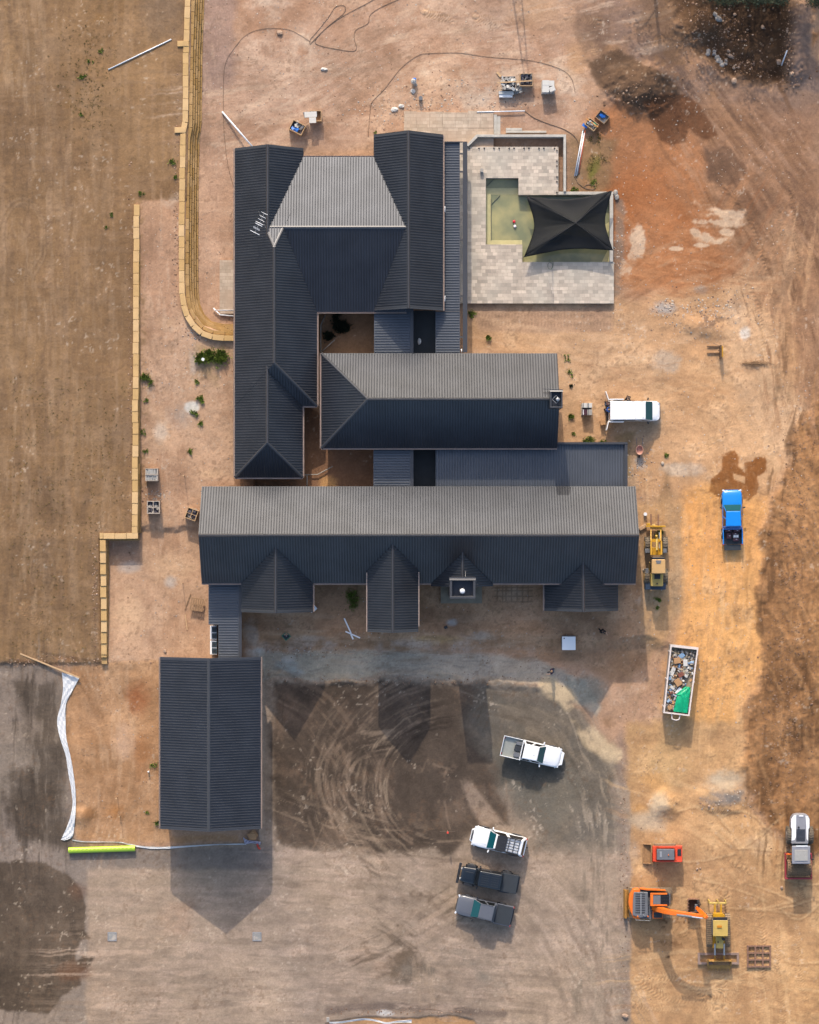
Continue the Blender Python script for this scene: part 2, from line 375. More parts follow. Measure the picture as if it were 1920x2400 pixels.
# pale spill patches
for b in ((1660,482,44,14,15),(1705,505,60,16,5),(1640,528,34,10,0),(1660,560,34,16,20),(1700,560,30,10,0),(1690,535,60,10,8),(1590,583,18,5,0)):
    paint(blob(*b[:4],.5,.55,b[4])*inv(-.35,.25,NSH), (222,184,150), .75)
paint(blob(1490,575,28,36,.9,.5)*inv(-.3,.4,NM), (214,184,160), .7)
paint(polym([(1440,456),(1462,470),(1462,640),(1452,700),(1440,700)], 10, 8), (150,136,122), .7)
paint(polym([(1340,320),(1450,330),(1430,440),(1395,470),(1332,445)], 24, 12), (150,124,92), .7); paint(blob(1395,395,30,44,.9,.5)*inv(-.1,.5,NM), (122,118,56), .7)
# mid right
mr_ = polym([(1100,720),(1460,700),(1600,680),(1790,650),(1850,740),(1880,900),(1830,1100),(1790,1180),(1560,1180),(1470,1140),(1470,1036),(1315,1036),(1300,830),(1100,826)], 40, 14)
paint(mr_, (208,164,124)); paint(mr_*inv(-.1,.6,NB), (222,180,140), .7); paint(mr_*inv(0,.7,-NB), (190,146,108), .6)
paint(mr_*inv(.1,.7,NM), (226,188,150), .5); paint(mr_*inv(.2,.8,NSH), (186,144,110), .3)
paint(linem([(1850,1000),(1760,850),(1770,700),(1830,560)], 60, 60, 14), (222,184,148), .7)
paint(polym([(1100,722),(1440,720),(1440,776),(1230,780),(1130,776)], 14, 5), (186,152,128), .6)
m, s, o = linem([(1135,745),(1440,748)], 40, 8, 0, full=True); paint(m*(0.5+0.5*np.sin(PX*1.6))*(0.5+0.5*np.sin(PY*2.1)), (150,120,100), .5)
for b in ((1560,722,30,17,(190,190,190)),(1645,680,24,12,(180,170,158)),(1745,783,13,18,(232,226,220)),(1725,720,40,40,(214,180,150)),(1560,850,34,30,(206,186,166)),(1540,985,16,12,(214,202,190)),(1500,1085,14,22,(190,186,182)),(1400,720,40,40,(176,142,118)),(1610,1100,50,16,(222,200,178)),(1455,1090,30,40,(190,150,104))):
    paint(blob(*b[:4],.6,.5), b[4], .75)
paint(blob(1665,752,54,24,.5,.5,12)*inv(-.4,.3,NF), (110,90,80), .8); paint(blob(1630,700,70,34,.9,.5)*inv(.1,.5,NF), (150,130,112), .5)
paint(polym([(1470,950),(1560,950),(1556,1010),(1500,1060),(1480,1200),(1448,1190),(1448,1040),(1420,1030)], 24, 12), (178,160,140), .4)
paint(polym([(1440,1020),(1490,1010),(1476,1060),(1478,1120),(1470,1120),(1452,1040)], 10, 5), (138,116,78), .6)
paint(polym([(1545,1160),(1560,1090),(1572,1160),(1575,1240),(1540,1240)], 16, 8), (140,112,84), .6)
# water splash in front of the blue ute
for pp in ([(1655,1160),(1668,1120),(1690,1110),(1700,1072),(1722,1058),(1735,1075),(1730,1100),(1745,1105),(1752,1130),(1742,1160),(1690,1165)], [(1752,1090),(1778,1070),(1795,1080),(1790,1110),(1770,1120),(1762,1160),(1750,1165)]):
    paint(polym(pp, 4, 4), (146,92,48), .9)
paint(blob(1690,1080,60,60,.9,.5), (178,130,88), .4); paint(polym([(1718,1112),(1745,1118),(1744,1132),(1722,1124)], 3, 2), (212,168,128), .8)
# road on the right
rd = polym([(1600,1150),(1660,1140),(1790,1170),(1792,1300),(1778,1420),(1800,1560),(1750,1640),(1740,1720),(1620,1760),(1560,1680),(1600,1420),(1590,1250)], 50, 14)
paint(rd, (246,180,112), .97); paint(rd*inv(-.2,.5,NB), (250,190,124), .7); paint(rd*inv(.1,.7,NM), (208,158,110), .4)
rl = polym([(1490,1180),(1600,1170),(1600,1420),(1560,1500),(1470,1580),(1440,1560),(1480,1440)], 40, 12)
paint(rl, (212,168,122), .9); paint(rl*inv(0,.6,NM), (178,150,120), .5)
paint(polym([(1590,1180),(1606,1180),(1596,1440),(1570,1440)], 18, 8), (170,146,118), .5)
paint(linem([(1740,1440),(1730,1480),(1735,1530)], 40, 30, 10)*inv(-.2,.4,NM), (176,134,92), .5)
for q in range(34):
    x0 = 1560+rng.random()*200; y0 = 1180+rng.random()*520; paint(linem([(x0,y0),(x0+rng.normal()*8, y0+60)], 2, 5, 3), (196,148,102) if q % 2 else (234,188,134), .35)
# rough brown spoil
paint(mR, (164,120,82)); paint(mR*inv(0,.6,NM), (182,134,92), .6); paint(mR*inv(0,.6,-NM), (128,92,62), .8)
paint(mR*inv(.1,.8,N2*0.5+NF*0.6), (108,78,54), .7); paint(mR*inv(.1,.8,NSD), (200,154,110), .4); paint(mR*(1-sstep(0,34,np.abs(PX-1815)))*inv(-.3,.4,NM)*(PY > 1450)*(PY < 1650), (96,68,46), .45)
# machines' corner
mc = polym([(1472,1700),(1740,1690),(1745,1860),(1800,1950),(1850,2010),(FAR,2010),(FAR,2900),(1478,2900)], 30, 12)
paint(mc, (206,162,118)); paint(mc*inv(-.1,.6,NB), (214,170,122), .8); paint(mc*inv(0,.6,-NM), (184,142,104), .55); paint(mc*inv(.1,.6,NM), (224,184,138), .5)
paint(mc*inv(.15,.8,NSH), (178,136,98), .3)
paint(polym([(1530,1760),(1740,1740),(1745,1900),(1800,1980),(1650,1990),(1540,1950)], 50, 20), (224,176,126), .6)
for b in ((1700,1830,60,34,(206,186,160)),(1545,1890,26,30,(214,188,158)),(1515,1925,44,26,(206,180,152)),(1700,1872,50,16,(150,140,134)),(1560,1800,60,50,(222,182,132)),(1780,1985,60,34,(220,184,146)),(1490,2000,16,26,(196,166,140)),(1500,1900,30,16,(200,150,96))):
    paint(blob(*b[:4],.7,.45), b[4], .75)
# tread prints
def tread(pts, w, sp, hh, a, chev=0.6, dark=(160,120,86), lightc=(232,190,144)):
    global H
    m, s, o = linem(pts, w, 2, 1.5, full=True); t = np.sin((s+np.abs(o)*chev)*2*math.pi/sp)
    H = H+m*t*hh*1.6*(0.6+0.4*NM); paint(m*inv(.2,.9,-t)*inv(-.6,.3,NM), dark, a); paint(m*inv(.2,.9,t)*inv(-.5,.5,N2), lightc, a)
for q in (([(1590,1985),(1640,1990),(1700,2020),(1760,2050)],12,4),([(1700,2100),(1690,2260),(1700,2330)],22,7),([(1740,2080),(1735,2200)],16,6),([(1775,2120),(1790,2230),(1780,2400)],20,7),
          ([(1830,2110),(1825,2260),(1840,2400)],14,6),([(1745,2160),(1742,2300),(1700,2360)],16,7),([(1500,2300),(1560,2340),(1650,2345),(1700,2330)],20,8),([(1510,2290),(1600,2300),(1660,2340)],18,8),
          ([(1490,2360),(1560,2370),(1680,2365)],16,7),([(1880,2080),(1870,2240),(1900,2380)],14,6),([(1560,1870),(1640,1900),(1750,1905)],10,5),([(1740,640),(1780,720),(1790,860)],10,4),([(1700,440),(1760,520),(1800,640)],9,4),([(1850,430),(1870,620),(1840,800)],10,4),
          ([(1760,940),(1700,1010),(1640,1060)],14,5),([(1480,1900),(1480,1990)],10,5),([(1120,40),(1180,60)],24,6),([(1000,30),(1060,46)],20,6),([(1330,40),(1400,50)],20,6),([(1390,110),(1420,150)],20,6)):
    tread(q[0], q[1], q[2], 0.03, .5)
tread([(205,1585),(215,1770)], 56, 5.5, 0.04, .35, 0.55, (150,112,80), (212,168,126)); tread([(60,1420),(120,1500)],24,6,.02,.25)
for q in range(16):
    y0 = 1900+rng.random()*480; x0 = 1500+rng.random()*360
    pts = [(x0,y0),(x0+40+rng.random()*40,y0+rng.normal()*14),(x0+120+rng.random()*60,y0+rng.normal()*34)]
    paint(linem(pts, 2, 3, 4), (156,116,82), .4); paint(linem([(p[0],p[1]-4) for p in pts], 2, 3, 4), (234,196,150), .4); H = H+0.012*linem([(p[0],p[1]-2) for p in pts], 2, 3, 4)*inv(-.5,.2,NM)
paint(blob(1565,2165,28,22,.9,.6)*inv(.0,.35,NF), (120,84,58), .8); paint(blob(1600,2170,22,30,.9,.6)*inv(.0,.35,NF), (124,88,60), .8); paint(blob(1580,2215,50,14,.9,.6)*inv(.0,.35,NF), (128,92,64), .7)
paint(blob(1568,2246,6,5), (84,58,42), .8)
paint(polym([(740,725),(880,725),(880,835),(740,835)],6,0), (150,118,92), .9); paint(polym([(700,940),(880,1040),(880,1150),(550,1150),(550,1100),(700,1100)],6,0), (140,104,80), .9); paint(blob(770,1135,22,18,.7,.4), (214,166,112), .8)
# front yard, gravel lane
fy = polym([(560,1365),(1500,1365),(1520,1560),(1440,1600),(1350,1560),(1200,1530),(620,1525),(560,1500)], 24, 8)
paint(fy, (186,146,114), .95); paint(fy*inv(0,.6,NM), (204,166,134), .5); paint(fy*inv(.1,.7,-NM), (162,124,96), .6)
paint(fy*inv(.25,.8,NF), (120,98,72), .4); paint(blob(840,1480,60,26,.8,.5)*inv(-.3,.4,NM), (160,140,112), .6); paint(blob(828,1395,22,34,.9,.5)*inv(-.1,.4,NM), (92,96,50), .7)
for b in ((1060,1458,16,10,(206,204,200)),(1130,1492,44,18,(198,178,160)),(1010,1500,70,12,(210,170,120)),(720,1495,40,12,(206,184,164)),(590,1490,26,40,(196,184,172)),(600,1530,30,16,(206,204,200)),(1200,1395,44,26,(190,160,134))): paint(blob(*b[:4],.6,.5), b[4], .7)
m = polym([(1158,1372),(1250,1372),(1250,1412),(1158,1410)], 4, 1); paint(m*np.maximum((np.sin(PX*0.95) > .8), (np.sin(PY*0.95) > .8)), (96,78,62), .5)
ln = polym([(612,1530),(700,1528),(1100,1530),(1250,1545),(1370,1600),(1410,1660),(1400,1680),(1330,1630),(1280,1606),(900,1596),(720,1598),(612,1604)], 14, 6)
paint(ln, (196,180,160), .92); paint(ln*inv(-.1,.6,NB), (182,176,158), .6); paint(ln*inv(0,.6,NM), (178,164,150), .5)
paint(linem([(620,1512),(800,1514),(1100,1518),(1240,1530)], 12, 16, 8)*inv(-.3,.4,NM), (208,182,164), .7)
for b in ((700,1578,26,12,(208,212,208)),(680,1560,34,14,(186,190,184)),(1370,1620,50,36,(146,148,138)),(680,1545,20,8,(214,204,192))): paint(blob(*b[:4],.6,.5), b[4], .7)
paint(linem([(1285,1612),(1330,1650),(1380,1720),(1420,1760)], 22, 16, 8)*inv(-.5,.2,NM), (222,192,152), .85)
# car park
paint(mC, (174,153,134)); paint(mC*inv(-.1,.6,NB), (188,164,142), .6); paint(mC*inv(0,.6,-NB), (160,140,124), .6); paint(mC*inv(0,.8,NSH)*(PY > 1990), (196,170,150), .45); paint(mC*inv(0,.8,-NSH)*(PY > 2100), (152,130,114), .35)
dk = polym([(636,1606),(800,1604),(1130,1602),(1180,1630),(1330,1690),(1390,1740),(1300,1800),(1180,1850),(1200,1940),(1100,1950),(1060,2000),(920,2000),(820,2004),(760,1990),(660,1985),(638,1960)], 22, 14)
paint(dk, (94,80,69), .95); paint(dk*inv(-.1,.6,NB), (78,67,58), .8); paint(dk*inv(.1,.7,NM), (126,106,90), .45); paint(dk*inv(.3,.9,NF*.6+N2*.5), (134,112,94), .3)
paint(polym([(640,1604),(740,1604),(745,1700),(700,1830),(640,1850)], 30, 16)*inv(-.4,.4,NM), (140,116,98), .4)
gk = polym([(1130,1610),(1280,1618),(1390,1700),(1458,1800),(1460,1990),(1300,2000),(1220,1940),(1190,1830),(1100,1700)], 60, 20)
paint(gk, (116,108,98), .9); paint(gk*inv(0,.6,NM), (106,96,84), .55); paint(gk*inv(.1,.6,-NM), (150,134,116), .5)
paint(polym([(1150,1750),(1330,1760),(1370,1880),(1290,1950),(1190,1860)], 50, 20), (126,120,108), .5)
ute_shade = polym([(1172,1780),(1325,1790),(1322,1830),(1290,1848),(1260,1860),(1215,1845),(1180,1835)], 12, 6); paint(ute_shade, (92,88,80), .6)  # gravel darkened in the outline of the white ute's cast shadow
for r0, a0, a1, al in ((62,110,250,.35),(74,100,255,.4),(86,95,262,.4),(98,100,235,.3),(112,108,240,.5),(120,110,245,.5),(150,120,262,.45),(158,118,264,.5),(188,130,250,.3),(228,120,262,.5),(236,122,262,.45),(262,120,255,.35),(276,118,250,.3),(300,120,250,.25)):
    cx = 1040 if r0 > 130 else 880; cy = 1840 if r0 > 130 else 1830
    pts = [(cx+r0*math.cos(R(a)), cy+r0*math.sin(R(a))) for a in np.linspace(a0, a1, 9)]
    paint(linem(pts, 2.2, 4, 2)*inv(-.7,.3,NM), (176,150,128), al*.8)
for q in range(60):
    x0 = 630+rng.random()*560; y0 = 1620+rng.random()*330; L = 40+rng.random()*90; an = rng.normal()*0.5+(1.2 if q % 2 else 2.0)
    paint(linem([(x0,y0),(x0+L*math.cos(an), y0+L*math.sin(an))], 1.6, 3, 4)*inv(-.2,.4,NM)*mC, (172,146,124) if q % 3 else (88,72,60), .35)
paint(polym([(1075,1830),(1100,1822),(1180,1930),(1130,1945)], 12, 6)*inv(-.6,.2,NM), (176,152,132), .7)
for q in range(70):
    x0 = 620+rng.random()*800; y0 = 2000+rng.random()*360; an = rng.normal()*0.12+(1.0 if x0 > 1180 else 0.05)
    L = 80+rng.random()*160
    paint(linem([(x0,y0),(x0+L*.5*math.cos(an), y0+L*.5*math.sin(an)+6),(x0+L*math.cos(an), y0+L*math.sin(an))], 2, 5, 4)*mC*inv(-.4,.4,NM), (202,176,154) if q % 2 else (148,126,110), .38)
for q in range(26):
    a0 = rng.random()*40; r0 = 300+rng.random()*260
    pts = [(880+r0*math.cos(R(a)), 2420+r0*math.sin(R(a))) for a in np.linspace(-60+a0, -10+a0*0.4, 7)]
    paint(linem(pts, 2, 5, 4)*mC*inv(-.5,.3,NM), (198,172,150) if q % 2 else (146,126,112), .35)
for b in ((960,2140,90,60,(126,106,90)),(940,2190,50,40,(116,98,80)),(980,2270,70,40,(122,106,92)),(1000,2120,60,30,(138,116,98)),(1090,2290,90,60,(150,136,122)),(880,2260,90,30,(160,136,118)),(1210,2010,60,40,(178,152,132)),(420,2140,60,60,(186,156,134)),(250,2290,80,40,(180,154,134))): paint(blob(*b[:4],.9,.6)*inv(-.5,.3,NM), b[4], .75)
tread([(830,2240),(930,2210),(1010,2170)],14,4,.01,.3,.6,(108,92,78),(176,152,132)); tread([(900,2180),(1000,2230),(1020,2300)],16,4,.01,.25,.6,(108,92,78),(176,152,132)); tread([(1040,2275),(1160,2270)],10,4,.02,.4,.6,(120,104,90),(186,162,142))
paint(linem([(770,2374),(860,2362),(960,2366),(1050,2366),(1120,2380),(1180,2380)], 10, 8, 5), (112,96,88), .7)
paint(trench, (196,150,106), .9); paint(blob(900,2378,20,8,.6,.5), (226,220,214), .8)
rb = polym([(1452,1700),(1476,1760),(1480,1990),(1478,2400),(1455,2400),(1450,1990),(1440,1760)], 20, 5); paint(rb*inv(-.4,.3,NM), (152,132,122), .5)
# lower left driveway
ll = polym([(-FAR,1564),(40,1556),(100,1556),(150,1575),(160,1640),(148,1720),(165,1830),(175,1900),(168,1964),(210,1985),(420,1992),(640,1985),(640,2040),(200,2040),(200,FAR),(-FAR,FAR)], 14, 5)
paint(ll, (146,132,122), .95); paint(ll*inv(0,.6,NB), (160,144,130), .6); paint(ll*inv(.1,.7,NSV)*(PY < 2000), (112,98,86), .5)
paint(polym([(28,1600),(130,1595),(148,1720),(150,1990),(60,1975),(10,1900),(60,1800),(90,1700)], 26, 14), (98,86,76), .9)
paint(polym([(30,1600),(60,1600),(70,1680),(90,1760),(60,1740),(40,1660)], 20, 14), (92,80,70), .6)
paint(polym([(0,1810),(60,1800),(140,1850),(130,1960),(60,1970),(10,1930)], 20, 14)*inv(-.6,.2,NM), (84,72,62), .6)
dkl = polym([(-FAR,2020),(60,2022),(110,2028),(150,2050),(185,2085),(198,2130),(190,2190),(205,2205),(180,2210),(170,2240),(172,2260),(190,2250),(215,2250),(205,2270),(180,2285),(190,2310),(160,2330),(110,2378),(0,2376),(-FAR,2376)], 8, 7)
paint(dkl, (94,80,68), .95); paint(dkl*inv(0,.6,NM), (114,98,84), .6); paint(dkl*inv(0,.6,-NB), (80,68,58), .5); paint(dkl*inv(.3,.8,NF), (120,106,92), .3)
paint(blob(170,2285,40,26,.7,.5), (112,78,58), .6); paint(blob(180,2090,26,20,.8,.5), (108,78,62), .5)
# soil left of the garage
sl = polym([(170,1562),(380,1545),(400,1960),(560,1962),(560,1976),(300,1976),(172,1966),(176,1900),(165,1800),(150,1720),(160,1630)], 10, 5)
paint(sl, (194,150,112), .95); paint(sl*inv(0,.6,NM), (210,168,130), .5); paint(sl*inv(0,.6,-NM), (168,126,90), .5); paint(sl*inv(.1,.8,NSV), (214,176,142), .4)
for b in ((318,1640,30,50,(172,104,66)),(330,1780,26,60,(178,124,82)),(210,1906,22,20,(122,84,50)),(270,1905,30,26,(178,122,72)),(215,1810,24,26,(170,128,92)),(290,1740,24,60,(214,178,150))): paint(blob(*b[:4],.8,.5), b[4], .7)
for b in ((-10,1556,20,8),(60,1552,30,8),(160,1545,30,10)): paint(blob(*b,.8,.5), (170,120,84), .5)
for p_ in ([(0,1562),(40,1548),(120,1562)],[(100,1530),(180,1545),(250,1556)]): paint(linem(p_, 3, 5, 6), (86,70,58), .5)
# streaks that follow the wheel paths
def streaks(pts, w, dark, light, a, sd=3.0, ln=70, thr=.15):
    m, s_, o_ = linem(pts, w*.55, w*.45, 0, full=True); i = np.nonzero(m > 0.001)
    if len(i[0]) == 0: return
    n_ = np.zeros_like(PX); so, ss = o_[i]+N1[i]*5, s_[i]+N2[i]*9
    n_[i] = (fbm(so, ss*sd/ln*2.2, sd*2.2, 3, 201, .7)*.7+fbm(so, ss*.25, sd*6, 2, 221)*.5)
    paint(m*inv(thr, .8, n_), light, a); paint(m*inv(thr, .8, -n_), dark, a)
arc = lambda cx, cy, r, a0, a1: [(cx+r*math.cos(R(q)), cy+r*math.sin(R(q))) for q in np.linspace(a0, a1, 8)]
paint(polym([(1640,250),(1780,240),(1930,260),(1930,960),(1880,930),(1830,800),(1760,680),(1700,560),(1680,400)], 70, 24)*inv(-.9,.2,NB+.4*NM), (158,118,90), .7)
paint(polym([(1700,330),(1780,420),(1850,620),(1880,820),(1840,840),(1760,620),(1690,480)], 50, 22)*inv(-.6,.4,NM), (134,100,78), .55)
streaks([(1620,230),(1740,420),(1840,640),(1900,900)], 250, (122,90,68), (188,144,112), .75); streaks([(1680,190),(1800,330),(1940,520)], 180, (126,96,78), (180,142,116), .7)
streaks([(1860,540),(1830,760),(1850,960)], 120, (170,128,96), (218,174,134), .6)
streaks([(1120,790),(1450,860),(1720,830)], 150, (184,144,112), (224,186,150), .5); streaks([(1340,940),(1500,900),(1700,960),(1760,1100)], 160, (184,144,110), (226,186,146), .5); streaks([(1440,700),(1600,620),(1780,640)], 130, (160,114,84), (204,160,124), .5)
streaks([(1350,480),(1500,600),(1680,600),(1760,500)], 200, (158,104,70), (196,142,102), .5)
streaks([(1680,1160),(1690,1400),(1680,1720)], 160, (208,158,112), (242,196,146), .5); streaks([(1520,1180),(1540,1400),(1500,1640)], 110, (172,142,114), (216,180,142), .5)
streaks([(1900,950),(1850,1250),(1850,1600),(1840,1980)], 170, (108,78,54), (186,140,98), .75, 4); streaks([(1800,1180),(1880,1220),(1940,1300)], 120, (112,80,56), (196,150,108), .5)
streaks(arc(880,1830,92,90,270), 90, (68,58,50), (160,138,118), .75, 2.4, 90); streaks(arc(1040,1850,165,120,265), 80, (68,58,50), (168,146,124), .8, 2.4, 90); streaks(arc(1010,1850,250,115,250), 100, (84,70,60), (160,138,118), .6, 2.6, 90)
streaks([(640,1620),(760,1700),(900,1960)], 150, (84,70,60), (140,118,100), .5); streaks([(640,1900),(800,1960),(1060,1990)], 90, (110,92,78), (170,146,124), .55)
streaks([(180,2290),(700,2290),(1220,2330)], 230, (150,130,114), (200,174,154), .65); streaks([(620,2050),(880,2070),(1060,2130)], 140, (146,126,110), (202,176,156), .6); streaks([(260,2090),(600,2120),(900,2150)], 120, (152,132,116), (196,170,150), .5)
streaks([(1190,2030),(1320,2180),(1430,2390)], 210, (148,130,114), (198,174,154), .6); streaks([(1350,1720),(1420,1950),(1400,2350)], 120, (128,116,102), (182,164,144), .6); streaks([(1130,1640),(1290,1700),(1370,1830)], 110, (104,92,80), (156,140,122), .55)
streaks([(620,1560),(1000,1558),(1300,1580)], 80, (138,130,118), (182,172,158), .5); streaks([(600,1480),(900,1500),(1300,1500)], 110, (150,118,92), (206,172,142), .5)
streaks([(50,-20),(80,800),(60,1530)], 130, (122,97,76), (178,148,118), .5); streaks([(170,300),(190,900),(170,1530)], 110, (124,99,78), (172,142,112), .45); streaks([(270,480),(262,800),(260,1240)], 60, (128,102,80), (174,144,116), .4)
streaks([(460,270),(700,240),(900,150),(1200,110),(1500,50)], 190, (170,136,112), (222,192,166), .55); streaks([(560,330),(760,200),(1000,60),(1100,-20)], 130, (172,138,114), (220,190,164), .45); streaks([(480,-20),(490,250),(500,700)], 70, (164,134,116), (212,180,156), .4)
streaks([(90,1560),(80,1800),(90,2010)], 140, (76,66,58), (140,126,114), .7); streaks([(60,2040),(90,2200),(60,2370)], 190, (74,64,56), (106,92,80), .45); streaks([(200,1570),(280,1780),(240,1960)], 130, (160,118,84), (216,176,140), .5)
streaks([(1480,2300),(1650,2290),(1900,2340)], 150, (172,130,94), (226,186,140), .5); streaks([(1500,1860),(1650,1920),(1760,2040),(1800,2380)], 150, (180,138,100), (232,190,142), .55); streaks([(380,500),(385,760),(400,1000),(380,1500)], 90, (176,138,110), (222,188,160), .4)
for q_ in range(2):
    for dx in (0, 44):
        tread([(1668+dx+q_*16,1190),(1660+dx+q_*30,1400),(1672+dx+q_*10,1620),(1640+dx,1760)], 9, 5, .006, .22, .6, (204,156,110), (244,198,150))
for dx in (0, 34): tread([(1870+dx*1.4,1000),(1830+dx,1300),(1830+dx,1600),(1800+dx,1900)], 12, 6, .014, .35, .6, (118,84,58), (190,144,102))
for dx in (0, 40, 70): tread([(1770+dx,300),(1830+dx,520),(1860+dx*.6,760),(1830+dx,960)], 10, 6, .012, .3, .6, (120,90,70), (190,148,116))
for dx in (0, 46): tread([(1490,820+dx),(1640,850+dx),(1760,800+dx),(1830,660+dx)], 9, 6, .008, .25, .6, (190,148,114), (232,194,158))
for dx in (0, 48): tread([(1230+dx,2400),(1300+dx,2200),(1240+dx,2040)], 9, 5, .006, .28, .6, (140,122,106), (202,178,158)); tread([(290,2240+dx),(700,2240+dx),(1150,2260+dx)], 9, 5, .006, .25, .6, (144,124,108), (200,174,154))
# clearer marks seen in the photograph
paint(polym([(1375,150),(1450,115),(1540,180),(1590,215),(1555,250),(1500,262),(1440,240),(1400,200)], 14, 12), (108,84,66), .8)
paint(polym([(1502,240),(1545,226),(1600,222),(1640,250),(1682,318),(1655,330),(1614,302),(1606,332),(1578,344),(1548,328),(1520,285)], 8, 5), (118,80,56), .85)  # painted crown shadow again, deeper and crisper
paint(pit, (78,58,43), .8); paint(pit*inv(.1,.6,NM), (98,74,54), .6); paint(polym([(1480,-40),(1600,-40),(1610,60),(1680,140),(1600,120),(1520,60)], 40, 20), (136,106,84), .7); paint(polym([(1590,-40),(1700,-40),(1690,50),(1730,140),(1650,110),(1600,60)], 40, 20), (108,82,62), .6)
paint(polym([(1350,10),(1400,30),(1420,130),(1370,120),(1340,60)], 30, 16), (136,108,90), .6); paint(polym([(1650,355),(1700,350),(1755,400),(1730,436),(1665,425)], 16, 10), (116,88,70), .75)  # second patch deepens the painted crown shadow further south east
for b in ((1640,478,22,8,18),(1668,490,34,12,12),(1700,502,50,13,4),(1650,520,24,8,4),(1690,522,46,12,2),(1634,545,16,8,30),(1660,556,22,14,24),(1688,566,26,10,-12),(1700,545,22,10,8),(1584,583,16,4,0),(1650,575,18,5,0),(1468,640,22,30,0),(1495,560,16,30,0)):
    paint(blob(*b[:4],.35,.75,b[4])*inv(-.6,.0,N2), (230,198,168), .85)
NS2 = fbm(PX, PY, 7, 2, 301, .7)
sp_m = inv(.42,.62,NS2)*inv(-.2,.5,NM); paint(sp_m, (120,94,74), .35); paint(inv(.74,.84,-NS2)*inv(.1,.5,N2), (226,206,184), .35)
paint(linem([(1278,1606),(1320,1640),(1360,1690),(1400,1740),(1440,1772)], 20, 18, 10)*inv(-.6,.1,NM), (226,198,160), .8)
paint(blob(1400,1640,30,20,.8,.6)*inv(-.4,.3,NM), (122,116,106), .6); paint(blob(1425,1695,22,16,.7,.5), (150,112,80), .5)
paint(polym([(1640,1872),(1680,1862),(1700,1840),(1745,1838),(1745,1880),(1720,1888),(1660,1888)], 14, 10)*inv(-.7,.1,N2), (140,132,126), .85); paint(blob(1690,1825,54,30,.9,.6)*inv(-.5,.3,NM), (204,188,164), .7); paint(blob(1545,1885,24,30,.7,.5), (210,188,160), .7); paint(blob(1520,1925,46,26,.8,.6), (206,182,154), .6); paint(blob(1535,1830,40,34,.9,.5), (228,172,112), .7)
for pp in ([(1655,1160),(1668,1120),(1690,1110),(1700,1072),(1722,1058),(1735,1075),(1730,1100),(1745,1105),(1752,1130),(1742,1165),(1690,1168)], [(1748,1090),(1768,1072),(1790,1076),(1792,1104),(1770,1120),(1768,1156),(1746,1168)]):
    paint(polym(pp, 5, 13)*inv(-1.1,-.3,NF+NM), (144,92,50), .82)
paint(polym([(1718,1110),(1746,1118),(1744,1133),(1720,1124)], 3, 2), (214,170,128), .9)
for b in ((950,2140,70,40,(104,88,74)),(925,2180,50,26,(98,84,70)),(990,2110,60,26,(120,102,86)),(955,2275,60,44,(106,90,74)),(930,2240,40,24,(124,106,90)),(1080,2290,100,50,(142,130,118)),(860,2080,60,20,(150,130,112)),(500,2250,160,16,(150,134,118))): paint(blob(*b[:4],.9,.7)*inv(-.3,.5,NM), b[4], .8)
streaks([(800,2250),(930,2200),(1050,2130)], 90, (96,82,68), (186,160,138), .6); streaks([(880,2150),(990,2230),(1010,2330)], 80, (96,82,68), (180,156,134), .55)
paint(blob(1395,390,34,52,.9,.6)*inv(-.3,.4,NM), (128,122,58), .75); paint(blob(1350,400,24,50,.9,.5), (150,132,110), .5)
for b in ((400,745,10,30),(408,470,30,20),(1245,1400,60,24),(700,110,44,60),(630,40,30,50),(1115,195,40,30),(1010,170,60,22),(520,960,18,30)): paint(blob(*b,.9,.7)*inv(-.3,.4,N2), (224,200,178), .5)
for b in ((1180,90,24,90),(760,250,60,16),(880,140,70,20),(600,200,50,20),(1290,250,30,30),(480,320,12,60),(1090,80,40,30)): paint(blob(*b,.9,.7)*inv(-.3,.4,N2), (158,128,106), .5)
# general fine contrast
ND = fbm(PX, PY, 24, 4, 171, 0.7)
NB2 = fbm(PX, PY, 130, 4, 401, .6); NB3 = fbm(PX, PY, 340, 5, 431, .6)
lum = (1+0.09*NM+0.08*NF+0.11*ND+0.04*N2+0.09*NB2+0.07*NB3).astype(np.float32)
grain = (1+0.12*(rng.random(PX.shape).astype(np.float32)-0.5)); CG = CG*(lum*grain)[..., None]*np.array([1.0, .99, .95], np.float32)*np.stack([1+.02*NB3, 1-.005*NB3, 1-.06*NB3], -1)
inside = (np.abs(WX) < 40) & (np.abs(WY) < 49)
H = np.where(inside, H, np.clip(H, -0.9, 2.6)).astype(np.float32)
# openings in the sheet: the pool basin and the planter beside the terrace
def zrect(X0, Y0, X1, Y1, z):
    global H
    a, b = P(X0, Y0); c, d = P(X1, Y1); H = np.where((WX > a) & (WX < c) & (WY < b) & (WY > d), z, H).astype(np.float32)
zrect(1100, 318, 1325, 440, -0.35); zrect(1125, 405, 1300, 630, -1.6); zrect(1290, 454, 1433, 630, -1.6)
me = bpy.data.meshes.new('ground')
co = np.stack([WX.ravel(), WY.ravel(), H.ravel()], 1).astype(np.float32)
me.vertices.add(NX*NY); me.vertices.foreach_set('co', co.ravel())
ii, jj = np.meshgrid(np.arange(NX-1), np.arange(NY-1)); a0 = (jj*NX+ii).ravel()
qd = np.stack([a0, a0+1, a0+1+NX, a0+NX], 1).astype(np.int32)
nf = len(qd); me.loops.add(nf*4); me.loops.foreach_set('vertex_index', qd.ravel())
me.polygons.add(nf); me.polygons.foreach_set('loop_start', np.arange(nf, dtype=np.int32)*4)
me.update(calc_edges=True)
me.polygons.foreach_set('use_smooth', np.ones(nf, bool))
ca = me.color_attributes.new('soil', 'FLOAT_COLOR', 'POINT')
